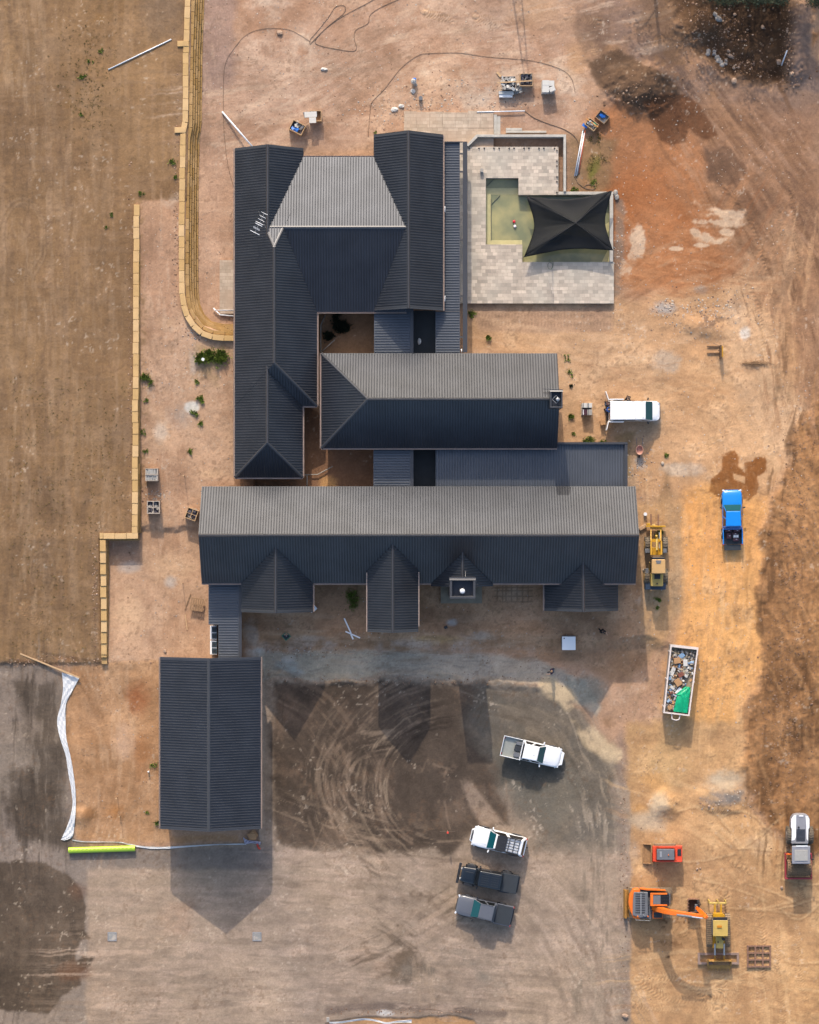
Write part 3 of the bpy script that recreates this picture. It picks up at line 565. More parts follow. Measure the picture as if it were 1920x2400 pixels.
ca.data.foreach_set('color', np.concatenate([CG.reshape(-1, 3), np.ones((NX*NY, 1), np.float32)], 1).astype(np.float32).ravel())
go = bpy.data.objects.new('ground', me); COL.objects.link(go); tag(go, 'bare earth and gravel building site ground', None, None, 'structure')
gm = bpy.data.materials.new('soil'); gm.use_nodes = True; n = gm.node_tree.nodes; l = gm.node_tree.links; b = n['Principled BSDF']
at = n.new('ShaderNodeAttribute'); at.attribute_name = 'soil'; tc = n.new('ShaderNodeTexCoord')
nz = n.new('ShaderNodeTexNoise'); nz.inputs['Scale'].default_value = 5.5; nz.inputs['Detail'].default_value = 9; nz.inputs['Roughness'].default_value = 0.7
l.new(tc.outputs['Object'], nz.inputs['Vector'])
mr = n.new('ShaderNodeMapRange'); mr.inputs['From Min'].default_value = .3; mr.inputs['From Max'].default_value = .7; mr.inputs['To Min'].default_value = .86; mr.inputs['To Max'].default_value = 1.14
l.new(nz.outputs[0], mr.inputs[0])
mx = n.new('ShaderNodeMix'); mx.data_type = 'RGBA'; mx.blend_type = 'MULTIPLY'; mx.inputs[0].default_value = 1; l.new(at.outputs['Color'], mx.inputs[6]); l.new(mr.outputs[0], mx.inputs[7])
l.new(mx.outputs[2], b.inputs['Base Color']); b.inputs['Roughness'].default_value = .95; b.inputs['Specular IOR Level'].default_value = .15
bp = n.new('ShaderNodeBump'); bp.inputs['Strength'].default_value = .7; bp.inputs['Distance'].default_value = .05; l.new(nz.outputs[0], bp.inputs['Height']); l.new(bp.outputs[0], b.inputs['Normal'])
me.materials.append(gm)
def gz(X, Y):
    x, y = P(X, Y); i = int(np.clip(np.searchsorted(GX, x), 1, NX-1)); j = int(np.clip(np.searchsorted(GY, y), 1, NY-1))
    return float(max(H[j, i], H[j-1, i-1]) if False else (H[j, i]+H[j-1, i-1])*0.5)
def G(X, Y, dz=0.0):
    """world point on the ground under plan pixel X, Y"""
    z = gz(X, Y)+dz; x, y = P(X, Y, z); return Vector((x, y, z))
# ------------------------------------------------------------------ buildings
M_ROOF = mat('roof_steel', (0.043, 0.046, 0.054), rough=0.46, metal=0.62, var=0.16, vscale=0.6, spec=0.6)
M_ROOFF = mat('flat_roof_steel', (0.078, 0.086, 0.100), rough=0.5, metal=0.4, var=0.10, vscale=0.6, spec=0.6)  # same steel as the pitched roofs, sky reflection lightened into its base colour
M_FLASH = mat('flashing_steel', (0.056, 0.056, 0.060), rough=0.38, metal=0.4, var=0.06, vscale=1.0, spec=0.6)
M_GUT = mat('gutter_bronze', (0.36, 0.27, 0.22), rough=0.4, metal=0.3, var=0.15, vscale=2)
M_WALL = mat('rendered_wall', (0.30, 0.27, 0.24), rough=0.85, var=0.1)
M_WALLD = mat('dark_wall', (0.06, 0.06, 0.065), rough=0.6, var=0.1)
M_GLASS = mat('window_glass', (0.01, 0.015, 0.02), rough=0.06, var=0, spec=0.8)
M_CONC = mat('concrete', A(205, 198, 186), rough=0.85, var=0.16, vscale=2.5, bump=0.15, bscale=30)
M_CONCD = mat('weathered_concrete', A(150, 138, 118), rough=0.9, var=0.18, vscale=2.0)
M_WHITE = mat('white_plastic', (0.62, 0.62, 0.62), rough=0.45, var=0.05)
M_STEELG = mat('galvanised_steel', (0.33, 0.33, 0.33), rough=0.4, metal=0.5, var=0.1)
M_DARK = mat('black_plastic', (0.015, 0.015, 0.017), rough=0.5, var=0.1)
def rect(X0, Y0, X1, Y1, z):
    return [P(X0, Y1, z), P(X1, Y1, z), P(X1, Y0, z), P(X0, Y0, z)]
def clip(poly, a, b, c):
    """keep a*x+b*y+c <= 0"""
    out = []; n = len(poly)
    for i in range(n):
        p, q = poly[i], poly[(i+1) % n]; dp = a*p[0]+b*p[1]+c; dq = a*q[0]+b*q[1]+c
        if dp <= 0: out.append(p)
        if (dp < 0 < dq) or (dq < 0 < dp):
            t = dp/(dp-dq); out.append((p[0]+(q[0]-p[0])*t, p[1]+(q[1]-p[1])*t))
    return out
RIB = 0.238
def ribs(mb, cell, zf, d, h=0.055, w0=0.10, w1=0.028):
    """raised seams running along direction d over the polygon cell"""
    px, py = -d[1], d[0]
    us = [x*px+y*py for x, y in cell]; u = math.ceil(min(us)/RIB)*RIB
    while u < max(us):
        ts = []
        n = len(cell)
        for i in range(n):
            p, q = cell[i], cell[(i+1) % n]; a = p[0]*px+p[1]*py-u; b = q[0]*px+q[1]*py-u
            if (a <= 0 < b) or (b <= 0 < a):
                t = a/(a-b); x = p[0]+(q[0]-p[0])*t; y = p[1]+(q[1]-p[1])*t; ts.append(x*d[0]+y*d[1])
        if len(ts) >= 2:
            t0, t1 = min(ts)+0.03, max(ts)-0.03
            if t1-t0 > 0.12:
                vs = []
                for t in (t0, t1):
                    for (o, hh) in ((-w0/2, -0.005), (-w1/2, h), (w1/2, h), (w0/2, -0.005)):
                        x = px*(u+o)+d[0]*t; y = py*(u+o)+d[1]*t; xc = px*u+d[0]*t; yc = py*u+d[1]*t
                        vs.append((x, y, zf(xc, yc)+hh))
                mb.add(vs, [(0, 4, 5, 1), (1, 5, 6, 2), (2, 6, 7, 3), (0, 1, 2, 3), (7, 6, 5, 4)])
        u += RIB
def gable_roof(parent, fp, planes, lift=0.0, barge=(), gutter=(), ridge=True, wall=True, inset=0.45, base=0.0, fascia=0.2, wallm=None, name='roof', caps=None):
    """fp footprint (ccw), planes = [(point, inward dir, pitch, z at point)]"""
    fs = []
    for (p, d, k, z0) in planes:
        fs.append(lambda x, y, p=p, d=d, k=k, z0=z0: z0+lift+k*((x-p[0])*d[0]+(y-p[1])*d[1]))
    zmin = lambda x, y: min(f(x, y) for f in fs)
    co = []
    for (p, d, k, z0) in planes: co.append((k*d[0], k*d[1], z0-k*(p[0]*d[0]+p[1]*d[1])))
    mb = MB(); cells = []
    for i in range(len(planes)):
        c = list(fp)
        for j in range(len(planes)):
            if i != j and len(c) > 2:
                a = co[i][0]-co[j][0]; b = co[i][1]-co[j][1]; cc = co[i][2]-co[j][2]
                if abs(a)+abs(b) < 1e-9: continue
                c = clip(c, a, b, cc)
        if len(c) < 3: continue
        cells.append((i, c)); mb.add([(x, y, fs[i](x, y)) for x, y in c], [tuple(range(len(c)))])
        ribs(mb, c, fs[i], planes[i][1])
    n = len(fp)
    for i in range(n):                                     # fascia skirt and soffit
        p, q = fp[i], fp[(i+1) % n]
        pts = [(p[0]+(q[0]-p[0])*t/16, p[1]+(q[1]-p[1])*t/16) for t in range(17)]
        vs = [(x, y, zmin(x, y)-0.002) for x, y in pts]+[(x, y, zmin(x, y)-fascia) for x, y in pts]
        mb.add(vs, [(k, k+17, k+18, k+1) for k in range(16)])
    ro = mb.build(name, M_ROOF, parent, world=True)
    # ridge and hip caps
    if ridge:
        rb = MB(); done = []
        for a in range(len(cells)):
            for b in range(a+1, len(cells)):
                ia, ca = cells[a]; ib, cb = cells[b]
                sh = [p for p in ca if any(abs(p[0]-q[0])+abs(p[1]-q[1]) < 0.02 for q in cb)]
                if len(sh) >= 2:
                    p, q = max(((u, w) for u in sh for w in sh), key=lambda uw: math.dist(*uw))
                    if caps is not None:
                        if (ia, ib) not in caps: continue
                        zc = caps[(ia, ib)]
                        if zc is not None:
                            zp, zq = zmin(*p), zmin(*q)
                            if zp < zq: p, q, zp, zq = q, p, zq, zp
                            if zq < zc < zp: t = (zp-zc)/(zp-zq); q = (p[0]+(q[0]-p[0])*t, p[1]+(q[1]-p[1])*t)
                    if math.dist(p, q) < 0.3: continue
                    dx, dy = (q[0]-p[0]), (q[1]-p[1]); L = math.hypot(dx, dy); nx, ny = -dy/L*0.14, dx/L*0.14
                    vs = []
                    for (x, y) in (p, q):
                        for s_, hh in ((-1, 0.05), (-0.35, 0.085), (0.35, 0.085), (1, 0.05)):
                            xx, yy = x+nx*s_, y+ny*s_
                            zz = min(fs[ia](xx, yy), fs[ib](xx, yy))+hh if abs(s_) == 1 else zmin(x, y)-0.03+hh
                            vs.append((xx, yy, zz))
                    rb.add(vs, [(0, 4, 5, 1), (1, 5, 6, 2), (2, 6, 7, 3), (0, 1, 2, 3), (7, 6, 5, 4)])
        if rb.v:
            o = rb.build('ridge_cap', M_FLASH, ro); off = parent.location
            for v in o.data.vertices: v.co = (v.co[0]-off[0], v.co[1]-off[1], v.co[2]-off[2])
    off = parent.location
    def sub(m, nm, mt):
        m.v = [(v[0]-off[0], v[1]-off[1], v[2]-off[2]) for v in m.v]; return m.build(nm, mt, ro)
    for e in barge:                                        # flat capping strip over a gable end
        p, q = Vector(fp[e]), Vector(fp[(e+1) % n]); t = (q-p).normalized(); inn = Vector((-t.y, t.x)); m = MB()
        for (f0, f1) in ((0, .5), (.5, 1)):
            a = p.lerp(q, f0); c = p.lerp(q, f1); vs = []
            for w in (a-inn*0.02, c-inn*0.02, c+inn*0.26, a+inn*0.26):
                g = w.copy(); vs.append((g.x, g.y, zmin(min(max(g.x, -99), 99), g.y)+0.055))
            zz = [zmin(a.x, a.y)+0.055, zmin(c.x, c.y)+0.055]; vs = [(vs[0][0], vs[0][1], zz[0]), (vs[1][0], vs[1][1], zz[1]), (vs[2][0], vs[2][1], zz[1]), (vs[3][0], vs[3][1], zz[0])]
            lo = [(x, y, z-0.07) for x, y, z in vs]
            m.add(vs+lo, [(0, 1, 2, 3), (7, 6, 5, 4), (0, 4, 5, 1), (1, 5, 6, 2), (2, 6, 7, 3), (3, 7, 4, 0)])
        sub(m, 'barge_capping', M_FLASH)
    for e in gutter:
        p, q = Vector(fp[e]), Vector(fp[(e+1) % n]); t = (q-p).normalized(); out = Vector((t.y, -t.x)); m = MB()
        z = zmin(p.x, p.y)
        for (o0, o1, za, zb) in ((0.0, 0.012, -.12, .0), (0.10, 0.115, -.12, 0.02), (0.0, 0.115, -.13, -.115)):
            a = p+out*o0; b_ = q+out*o0; c = q+out*o1; d_ = p+out*o1
            m.prism([(a.x, a.y), (b_.x, b_.y), (c.x, c.y), (d_.x, d_.y)], z+za, z+zb)
        sub(m, 'gutter', M_GUT)
    if wall:
        cx = sum(p[0] for p in fp)/n; cy = sum(p[1] for p in fp)/n
        ip = [(p[0]+inset*(1 if p[0] < cx else -1), p[1]+inset*(1 if p[1] < cy else -1)) for p in fp]
        m = MB()
        for i in range(n):
            p, q = ip[i], ip[(i+1) % n]
            pts = [(p[0]+(q[0]-p[0])*t/16, p[1]+(q[1]-p[1])*t/16) for t in range(17)]
            vs = [(x, y, base-0.4) for x, y in pts]+[(x, y, zmin(x, y)-0.03) for x, y in pts]
            m.add(vs, [(k, k+1, k+18, k+17) for k in range(16)])
        w_ = m.build('wall', wallm or M_WALL, parent, world=True)
    return ro, zmin
def wins(parent, p, q, zs, spots, h=1.3, wdt=1.5, door=()):
    """windows along the wall line p->q (outside on the right-hand side)"""
    p = Vector(p); q = Vector(q); t = (q-p).normalized(); o = Vector((t.y, -t.x)); an = math.atan2(t.y, t.x); off = parent.location
    for s in spots:
        c = p+t*s+o*0.02; isd = s in door; hh = 2.05 if isd else h; z0 = zs if isd else zs+0.9; ww = 0.95 if isd else wdt
        f = MB()
        for (a, b_, cw, ch) in ((0, 0, ww, 0.07), (0, hh-0.07, ww, 0.07)): f.box(c.x-off[0], c.y-off[1], z0+b_-off[2], cw, 0.09, ch, an)
        for sd in (-1, 1):
            k = c+t*sd*(ww/2-0.035); f.box(k.x-off[0], k.y-off[1], z0+0.07-off[2], 0.07, 0.09, hh-0.14, an)
        fo = f.build('door' if isd else 'window', M_WALLD, parent)
        g = MB(); g.box(c.x-off[0], c.y-off[1], z0+0.07-off[2], ww-0.14, 0.03, hh-0.14, an); g.build('door_panel' if isd else 'pane', M_WALLD if isd else M_GLASS, fo)
def flat_roof(parent, X0, Y0, X1, Y1, z, along='x', slope=0.03, name='roof', thick=0.22, border=True, notch=None):
    fp = rect(X0, Y0, X1, Y1, z); p0 = fp[0]
    d = (1, 0) if along == 'x' else (0, 1)
    zf = lambda x, y: z+slope*((x-p0[0])*d[0]+(y-p0[1])*d[1])
    m = MB(); m.prism(fp, lambda x, y: zf(x, y)-thick, zf); ribs(m, [(fp[0][0]+.02, fp[0][1]+.02), (fp[1][0]-(.3 if border else .02), fp[1][1]+.02), (fp[2][0]-(.3 if border else .02), fp[2][1]-.02), (fp[3][0]+.02, fp[3][1]-.02)], zf, d)
    o = m.build(name, M_ROOFF, parent, world=True)
    if border:
        g = MB(); g.prism([(fp[1][0]-.26, fp[1][1]+.01), (fp[1][0]+.01, fp[1][1]+.01), (fp[2][0]+.01, fp[2][1]-.01), (fp[2][0]-.26, fp[2][1]-.01)], lambda x, y: zf(x, y)+.002, lambda x, y: zf(x, y)+.06)
        off = parent.location; g.v = [(v[0]-off[0], v[1]-off[1], v[2]-off[2]) for v in g.v]; g.build('edge_flashing', M_FLASH, o)
    return o
K1 = 0.852
def NS(X0, Y0, X1, Y1, z, k=K1, sides='NS'):
    fp = rect(X0, Y0, X1, Y1, z); S, E, N_, W = (0, 1), (-1, 0), (0, -1), (1, 0); pl = []
    if 'W' in sides: pl.append((fp[0], W, k, z))
    if 'E' in sides: pl.append((fp[1], E, k, z))
    if 'N' in sides: pl.append((fp[2], N_, k, z))
    if 'S' in sides: pl.append((fp[0], S, k, z))
    return fp, pl
# footprint edges: 0 south, 1 east, 2 north, 3 west
# --- north house: long west wing, middle block, east wing
nh = thing('house', 'north house with two parallel dark ribbed roofs joined by a lit cross roof', 'house', (*P(800, 700), 0), 0, 'steel roofed wings of the homestead')
fp, pl = NS(550.5, 348, 711.5, 562, 3.0, sides='WE'); gable_roof(nh, fp, pl, lift=-0.02, barge=(2,), gutter=(3,))
wins(nh, (fp[2][0]-.5, fp[2][1]-.45), (fp[3][0]+.5, fp[3][1]-.45), 0, (1.6, 4.0))
pN = (P(711, 368, 3.0), (0, -1), 0.373, 3.0)
fp, pl = NS(550.5, 500, 743.5, 952, 3.0, sides='WES'); gable_roof(nh, fp, pl+[(pN[0], pN[1], pN[2], 3.012)], gutter=(3, 1, 0), caps={(0, 1): None, (1, 2): None, (1, 3): 5.48, (0, 3): 5.62})
fp, pl = NS(550.5, 862, 710, 1119.5, 3.0, sides='WES'); gable_roof(nh, fp, pl, lift=-0.02, gutter=(3, 1, 0))
wins(nh, (fp[3][0]+.45, fp[3][1]), (fp[0][0]+.45, fp[0][1]), 0.6, (1.5, 5.0, 8.0), h=.9)
fp = rect(636, 368, 953, 731.5, 3.0)
gable_roof(nh, fp, [pN, (fp[0], (0, 1), 0.334, 3.0)], wall=False, gutter=(0, 2))
fpm = rect(705, 385, 890, 715, 3.0); m = MB(); m.prism(fpm, -.4, 2.85); m.build('wall', M_WALL, nh, world=True); wins(nh, fpm[2], fpm[3], 0, (1.5, 4, 6)); wins(nh, fpm[0], fpm[1], 0, (1.8, 5.2))
fp, pl = NS(876, 316, 1038.8, 727.6, 3.0, sides='WE'); gable_roof(nh, fp, pl, barge=(2, 0), gutter=(1,))
wins(nh, (fp[2][0]-.5, fp[2][1]-.45), (fp[3][0]+.5, fp[3][1]-.45), 0, (1.6, 4.0)); wins(nh, (fp[1][0]-.45, fp[1][1]), (fp[2][0]-.45, fp[2][1]), 0, (2, 5, 8, 11, 14), door=(8,))
flat_roof(nh, 1039.5, 333, 1078, 729, 2.35, 'x', 0.04, border=False)
flat_roof(nh, 1021, 730, 1078, 830, 2.36, 'x', 0.04, border=False)
flat_roof(nh, 877, 722, 969, 832, 2.62, 'x', 0.02)
m = MB(); m.prism(rect(1085, 332, 1095.5, 826, 2.6), 2.4, 2.62)
m.prism(rect(1039, 331.5, 1084.8, 333.6, 2.6), 2.4, 2.61)
m.build('pergola_beam', M_FLASH, nh, world=True)
for Y in (360, 402, 562, 694, 790):
    m = MB(); m.prism(rect(1078, Y-2, 1084.8, Y+2, 2.4), 2.25, 2.36); x, y = P(1089, Y, 0.4); m.box(x, y, 0.2, .12, .12, 2.2); m.build('post', M_WALLD, nh, world=True)
for Y in (489, 699):
    a = P3(1039.5, Y+7, 2.75); b = P3(1042.5, Y+7, 2.75); c = P3(1042.5, Y-6, 2.78)
    m = MB(); m.tube([a, b, c], .055, 8); m.build('downpipe', M_WHITE, nh, world=True, smooth=True)
m = MB(); m.tube([P3(1082, 818, 2.5), P3(1082, 826, 2.5)], .05, 8); m.build('downpipe', M_WHITE, nh, world=True, smooth=True)
# television aerial on the west wing
ae = thing('tv_aerial', 'silver television aerial with cross rods standing on the north house roof', 'aerial', P3(600, 533, 5.0))
m = MB(); m.tube([(0, 0, -.2), (0, 0, 1.3)], .02, 6); m.build('mast', M_STEELG, ae)
a = P3(597, 546, 6.4); b = P3(620, 500, 6.4); m = MB(); m.tube([a, b], .018, 6); m.build('boom', M_STEELG, ae, world=True)
d = (b-a).normalized(); nrm = Vector((d.y, -d.x, 0))
for t, L, w in ((0.02, .46, .03), (0.42, .34, .03), (0.5, .36, .03), (0.66, .3, .02), (0.82, .3, .02), (1, .3, .02)):
    c = a.lerp(b, t); m = MB(); m.tube([c-nrm*L, c+nrm*L], w, 5); m.build('element', M_WHITE, ae, world=True)
m = MB(); c = a.lerp(b, .22)
for k in (-.25, -.1, .05, .2): m.box(c.x+nrm.x*k, c.y+nrm.y*k, 6.36, .12, .2, .12, 0.5)
m.build('balun', M_STEELG, ae, world=True)
# --- middle wing
mw = thing('house', 'middle wing with a hipped west end and square dark chimney on its east gable', 'house', (*P(1030, 940), 0), 0, 'steel roofed wings of the homestead')
fp, pl = NS(753, 828, 1306, 1050.6, 3.3, sides='NSW'); ro, zG = gable_roof(mw, fp, pl, barge=(), gutter=(0, 3))
wins(mw, (fp[1][0]-.45, fp[1][1]+.5), (fp[2][0]-.45, fp[2][1]-.5), 0, (1.5, 6.2))
wins(mw, (fp[2][0]-.5, fp[2][1]-.45), (fp[3][0]+.5, fp[3][1]-.45), 0, (1.5, 4.0))
flat_roof(mw, 875.5, 1040, 969, 1150, 2.7, 'x', 0.01)
flat_roof(mw, 1021, 1037.5, 1470, 1150, 2.7, 'y', 0.02, border=False)
x0, y0 = P(1021, 1150, 2.7); m = MB()
m.prism(rect(1306, 1036.5, 1470.5, 1041.5, 2.75), 2.5, 3.08); m.prism(rect(1464, 1042, 1470.5, 1142, 2.75), 2.5, 3.05)
m.build('parapet', M_FLASH, mw, world=True)
m = MB(); m.prism(rect(1312, 1050, 1462, 1150, 2.7), -.4, 2.6); m.prism(rect(1024, 1050, 1300, 1150, 2.7), -.4, 2.6); m.prism(rect(880, 1052, 965, 1150, 2.7), -.4, 2.55); m.build('wall', M_WALL, mw, world=True)
wf = rect(1312, 1050, 1462, 1150, 2.7); wins(mw, wf[1], wf[2], 0, (1.6,)); wins(mw, wf[2], wf[3], 0, (2.6,), door=(2.6,))
def chimney(parent, X0, Y0, X1, Y1, zt, zb, wl, fall=0.35, capm=None, nm='chimney'):
    m = MB(); fo = rect(X0, Y0, X1, Y1, zt); k = wl; (a, b), (c, d) = fo[0], fo[2]
    for q in ([(a, b), (c, b), (c, b+k), (a, b+k)], [(a, d-k), (c, d-k), (c, d), (a, d)], [(a, b+k), (a+k, b+k), (a+k, d-k), (a, d-k)], [(c-k, b+k), (c, b+k), (c, d-k), (c-k, d-k)]):
        m.prism(q, zb, zt)
    o = m.build(nm, M_FLASH, parent, world=True, bevel=.012)
    off = parent.location
    t = MB(); t.prism([(a+k, b+k), (c-k, b+k), (c-k, d-k), (a+k, d-k)], zb, zt-fall); x = a+k+.12
    while x < c-k-.1: t.box(x, (b+d)/2, zt-fall-.01, .05, d-b-2*k-.3, .05); x += .24
    t.v = [(v[0]-off[0], v[1]-off[1], v[2]-off[2]) for v in t.v]; t.build('chimney_tray', M_ROOF, o)
    cp = MB()
    for q in ([(a-.03, d-k-.02), (c+.03, d-k-.02), (c+.03, d+.05), (a-.03, d+.05)],): cp.prism(q, zt+.003, lambda x, y: zt+.05-.07*(y-(d-k))/k)
    cp.v = [(v[0]-off[0], v[1]-off[1], v[2]-off[2]) for v in cp.v]; cp.build('cap_flashing', M_FLASH, o)
    return o, ((a+c)/2, (b+d)/2)
ch, cc = chimney(mw, 1290, 914, 1319, 956, 8.7, 0, .12, .5)
m = MB(); off = mw.location; c = P(1307, 936, 8.6)
m.cyl((c[0]-off[0], c[1]-off[1], 8.1), (c[0]-off[0], c[1]-off[1], 8.75), .12); m.sph((c[0]-off[0], c[1]-off[1], 8.8), .17, .17, .1); m.build('flue_cowl', M_STEELG, ch, smooth=True)
m = MB(); x, y = c[0]-off[0]-.12, c[1]-off[1]
for a in range(4):
    a0, a1 = R(45+90*a+45), R(135+90*a+45); m.tube([(x+.34*math.cos(a0), y+.34*math.sin(a0), 8.6), (x+.34*math.cos(a1), y+.34*math.sin(a1), 8.6)], .02, 5)
m.build('flue_bracket', M_STEELG, ch)
for Yf, zf_ in ((912, 6.55), (948, 6.35)):
    m = MB(); m.box(*P(1281, Yf, 6.6), zf_, .6, .05, .1); m.build('apron_flashing', M_FLASH, mw, world=True)
# --- main south building with its four gables
mn = thing('house', 'longest wing running east to west with lit north slope and four small south gables', 'house', (*P(980, 1254), 0), 0, 'steel roofed wings of the homestead')
fp, pl = NS(473, 1140, 1490, 1367.5, 3.46, sides='NS'); ro, zM = gable_roof(mn, fp, pl, barge=(), gutter=(0,))
wins(mn, (fp[0][0]+.5, fp[0][1]+.45), (fp[1][0]-.5, fp[1][1]+.45), -.1, (1.0, 11, 18, 26, 28.5)); wins(mn, (fp[1][0]-.45, fp[1][1]+.5), (fp[2][0]-.45, fp[2][1]-.5), 0, (2.5, 6)); wins(mn, (fp[2][0]-.5, fp[2][1]-.45), (fp[3][0]+.5, fp[3][1]-.45), 0, (2, 35, 37.5))
G1 = NS(565.5, 1275, 734, 1434, 3.46, sides='WE'); G2 = NS(861, 1270, 981, 1480.5, 4.5, sides='WE'); G3 = NS(1010, 1288, 1156, 1374, 3.43, sides='WE'); G4 = NS(1276, 1308, 1449, 1431, 2.2, sides='WE')
for g, bs, gu in ((G1, (0,), (1,)), (G2, (0,), ()), (G3, (), ()), (G4, (0,), (3,))):
    gable_roof(mn, g[0], g[1], barge=bs, gutter=gu)
    f = g[0]; wins(mn, (f[0][0]+.5, f[0][1]+.45), (f[1][0]-.5, f[1][1]+.45), -.1, ((f[1][0]-f[0][0])/2-.5,))
off = mn.location
for (Xa, Ya, Yb) in ((861, 1342, 1480), (982.5, 1341, 1468)):
    m = MB(); m.prism(rect(Xa-2.2, Ya, Xa-.2 if Xa < 900 else Xa+.6, Yb, 4.5), 4.36, 4.5); m.build('gutter', M_GUT, mn, world=True)
ch2, cc2 = chimney(mn, 1054.5, 1354, 1114.6, 1403, 8.3, -.3, .2, .75)
c = P(1084, 1385.5, 8.0); m = MB(); m.cyl((c[0]-off[0], c[1]-off[1], 7.4), (c[0]-off[0], c[1]-off[1], 7.95), .17); m.sph((c[0]-off[0], c[1]-off[1], 8.02), .24, .24, .16, 14, 8); m.build('flue_cowl', M_WHITE, ch2, smooth=True)
m = MB(); m.box(c[0], c[1], 7.5, .5, .5, .12); m.v = [(v[0]-off[0], v[1]-off[1], v[2]-off[2]) for v in m.v]; m.build('flue_base', M_FLASH, ch2)
a = P3(1091, 1338, 5.9); b = P3(1091, 1355, 7.8); m = MB(); m.tube([a, b], .025, 6); m.build('chimney_stay', M_STEELG, mn, world=True)
m = MB(); m.prism(rect(1033, 1374, 1130, 1414, .4), -.4, .45); m.build('chimney_base', M_CONCD, mn, world=True, bevel=.02)
# --- garage and covered link
ga = thing('garage', 'detached garage with a low dark ribbed gable roof at the south west', 'garage', (*P(493, 1740), -.9), 0)
fp, pl = NS(375.5, 1540, 611.5, 1942, 2.9, k=0.49, sides='WE'); gable_roof(ga, fp, pl, barge=(0, 2), gutter=(1, 3), base=-.9, inset=.3)
wins(ga, (fp[1][0]-.3, fp[1][1]), (fp[2][0]-.3, fp[2][1]), -.9, (2.5, 12.5), h=1.0)
m = MB(); q = (fp[1][0]-.28, (fp[1][1]+fp[2][1])/2)
for k in range(10): m.box(q[0], q[1], -.9+k*.22, .06, 5.2, .2)
m.build('roller_door', M_WALLD, ga, world=True)
lk = thing('covered_link', 'narrow flat ribbed roof linking the garage to the longest wing', 'covered walkway', (*P(530, 1450), 0))
flat_roof(lk, 489, 1362, 566.6, 1464, 2.7, 'x', .015); flat_roof(lk, 512, 1464.3, 566.6, 1545, 2.7, 'x', .015)
m = MB(); m.prism(rect(493, 1366, 500, 1460, 2.6), -.3, 2.5); m.prism(rect(556, 1366, 562, 1545, 2.6), -.6, 2.5); m.build('wall', M_WALL, lk, world=True)
M_FAN = mat('fan_grille', (0.02, 0.035, 0.045), rough=0.4, var=0.1)
for i, (Y0, lab) in enumerate(((1467, 'white double fan air conditioner unit next to the link roof, farther from the garage'), (1502, 'white double fan air conditioner unit touching the garage roof edge'))):
    t = thing('air_conditioner', lab, 'air conditioner', P3(502, Y0+16, .8), 0, 'air conditioner units by the garage')
    z = 1.75; f = rect(492.5, Y0, 508.5, Y0+32, z); m = MB(); m.prism(f, -.3, z); b = m.build('casing', M_WHITE, t, world=True, bevel=.02)
    for k in range(2):
        Yc = Y0+8.5+k*15; c = P(502.5, Yc, z); m = MB(); m.box(c[0], c[1], z+.004, .44, .5, .03); g = m.build('fan_guard', M_FAN, t, world=True, bevel=.01)
        off_ = t.location; m = MB()
        for a in range(4): m.box(c[0]-off_[0]+.1*math.cos(a*math.pi/2+.5), c[1]-off_[1]+.1*math.sin(a*math.pi/2+.5), z+.04-off_[2], .17, .07, .01, a*math.pi/2+.5)
        m.build('fan_blades', M_DARK, g)
# --- dark sunken courts between the wings
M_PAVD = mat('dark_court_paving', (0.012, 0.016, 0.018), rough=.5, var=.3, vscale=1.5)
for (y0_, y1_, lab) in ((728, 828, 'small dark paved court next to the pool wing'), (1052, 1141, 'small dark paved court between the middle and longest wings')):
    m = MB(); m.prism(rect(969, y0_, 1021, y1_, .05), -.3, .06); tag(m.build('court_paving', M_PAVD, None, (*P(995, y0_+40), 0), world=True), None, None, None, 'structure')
hat = MB(); c = P3(983, 800, .1); hat.sph((c.x, c.y, .16), .18, .3, .1, 10, 6, .1)
tag(hat.build('stone_basin', M_WHITE, None, c, world=True, smooth=True), 'pale oval basin on the floor of the dark court', 'basin')

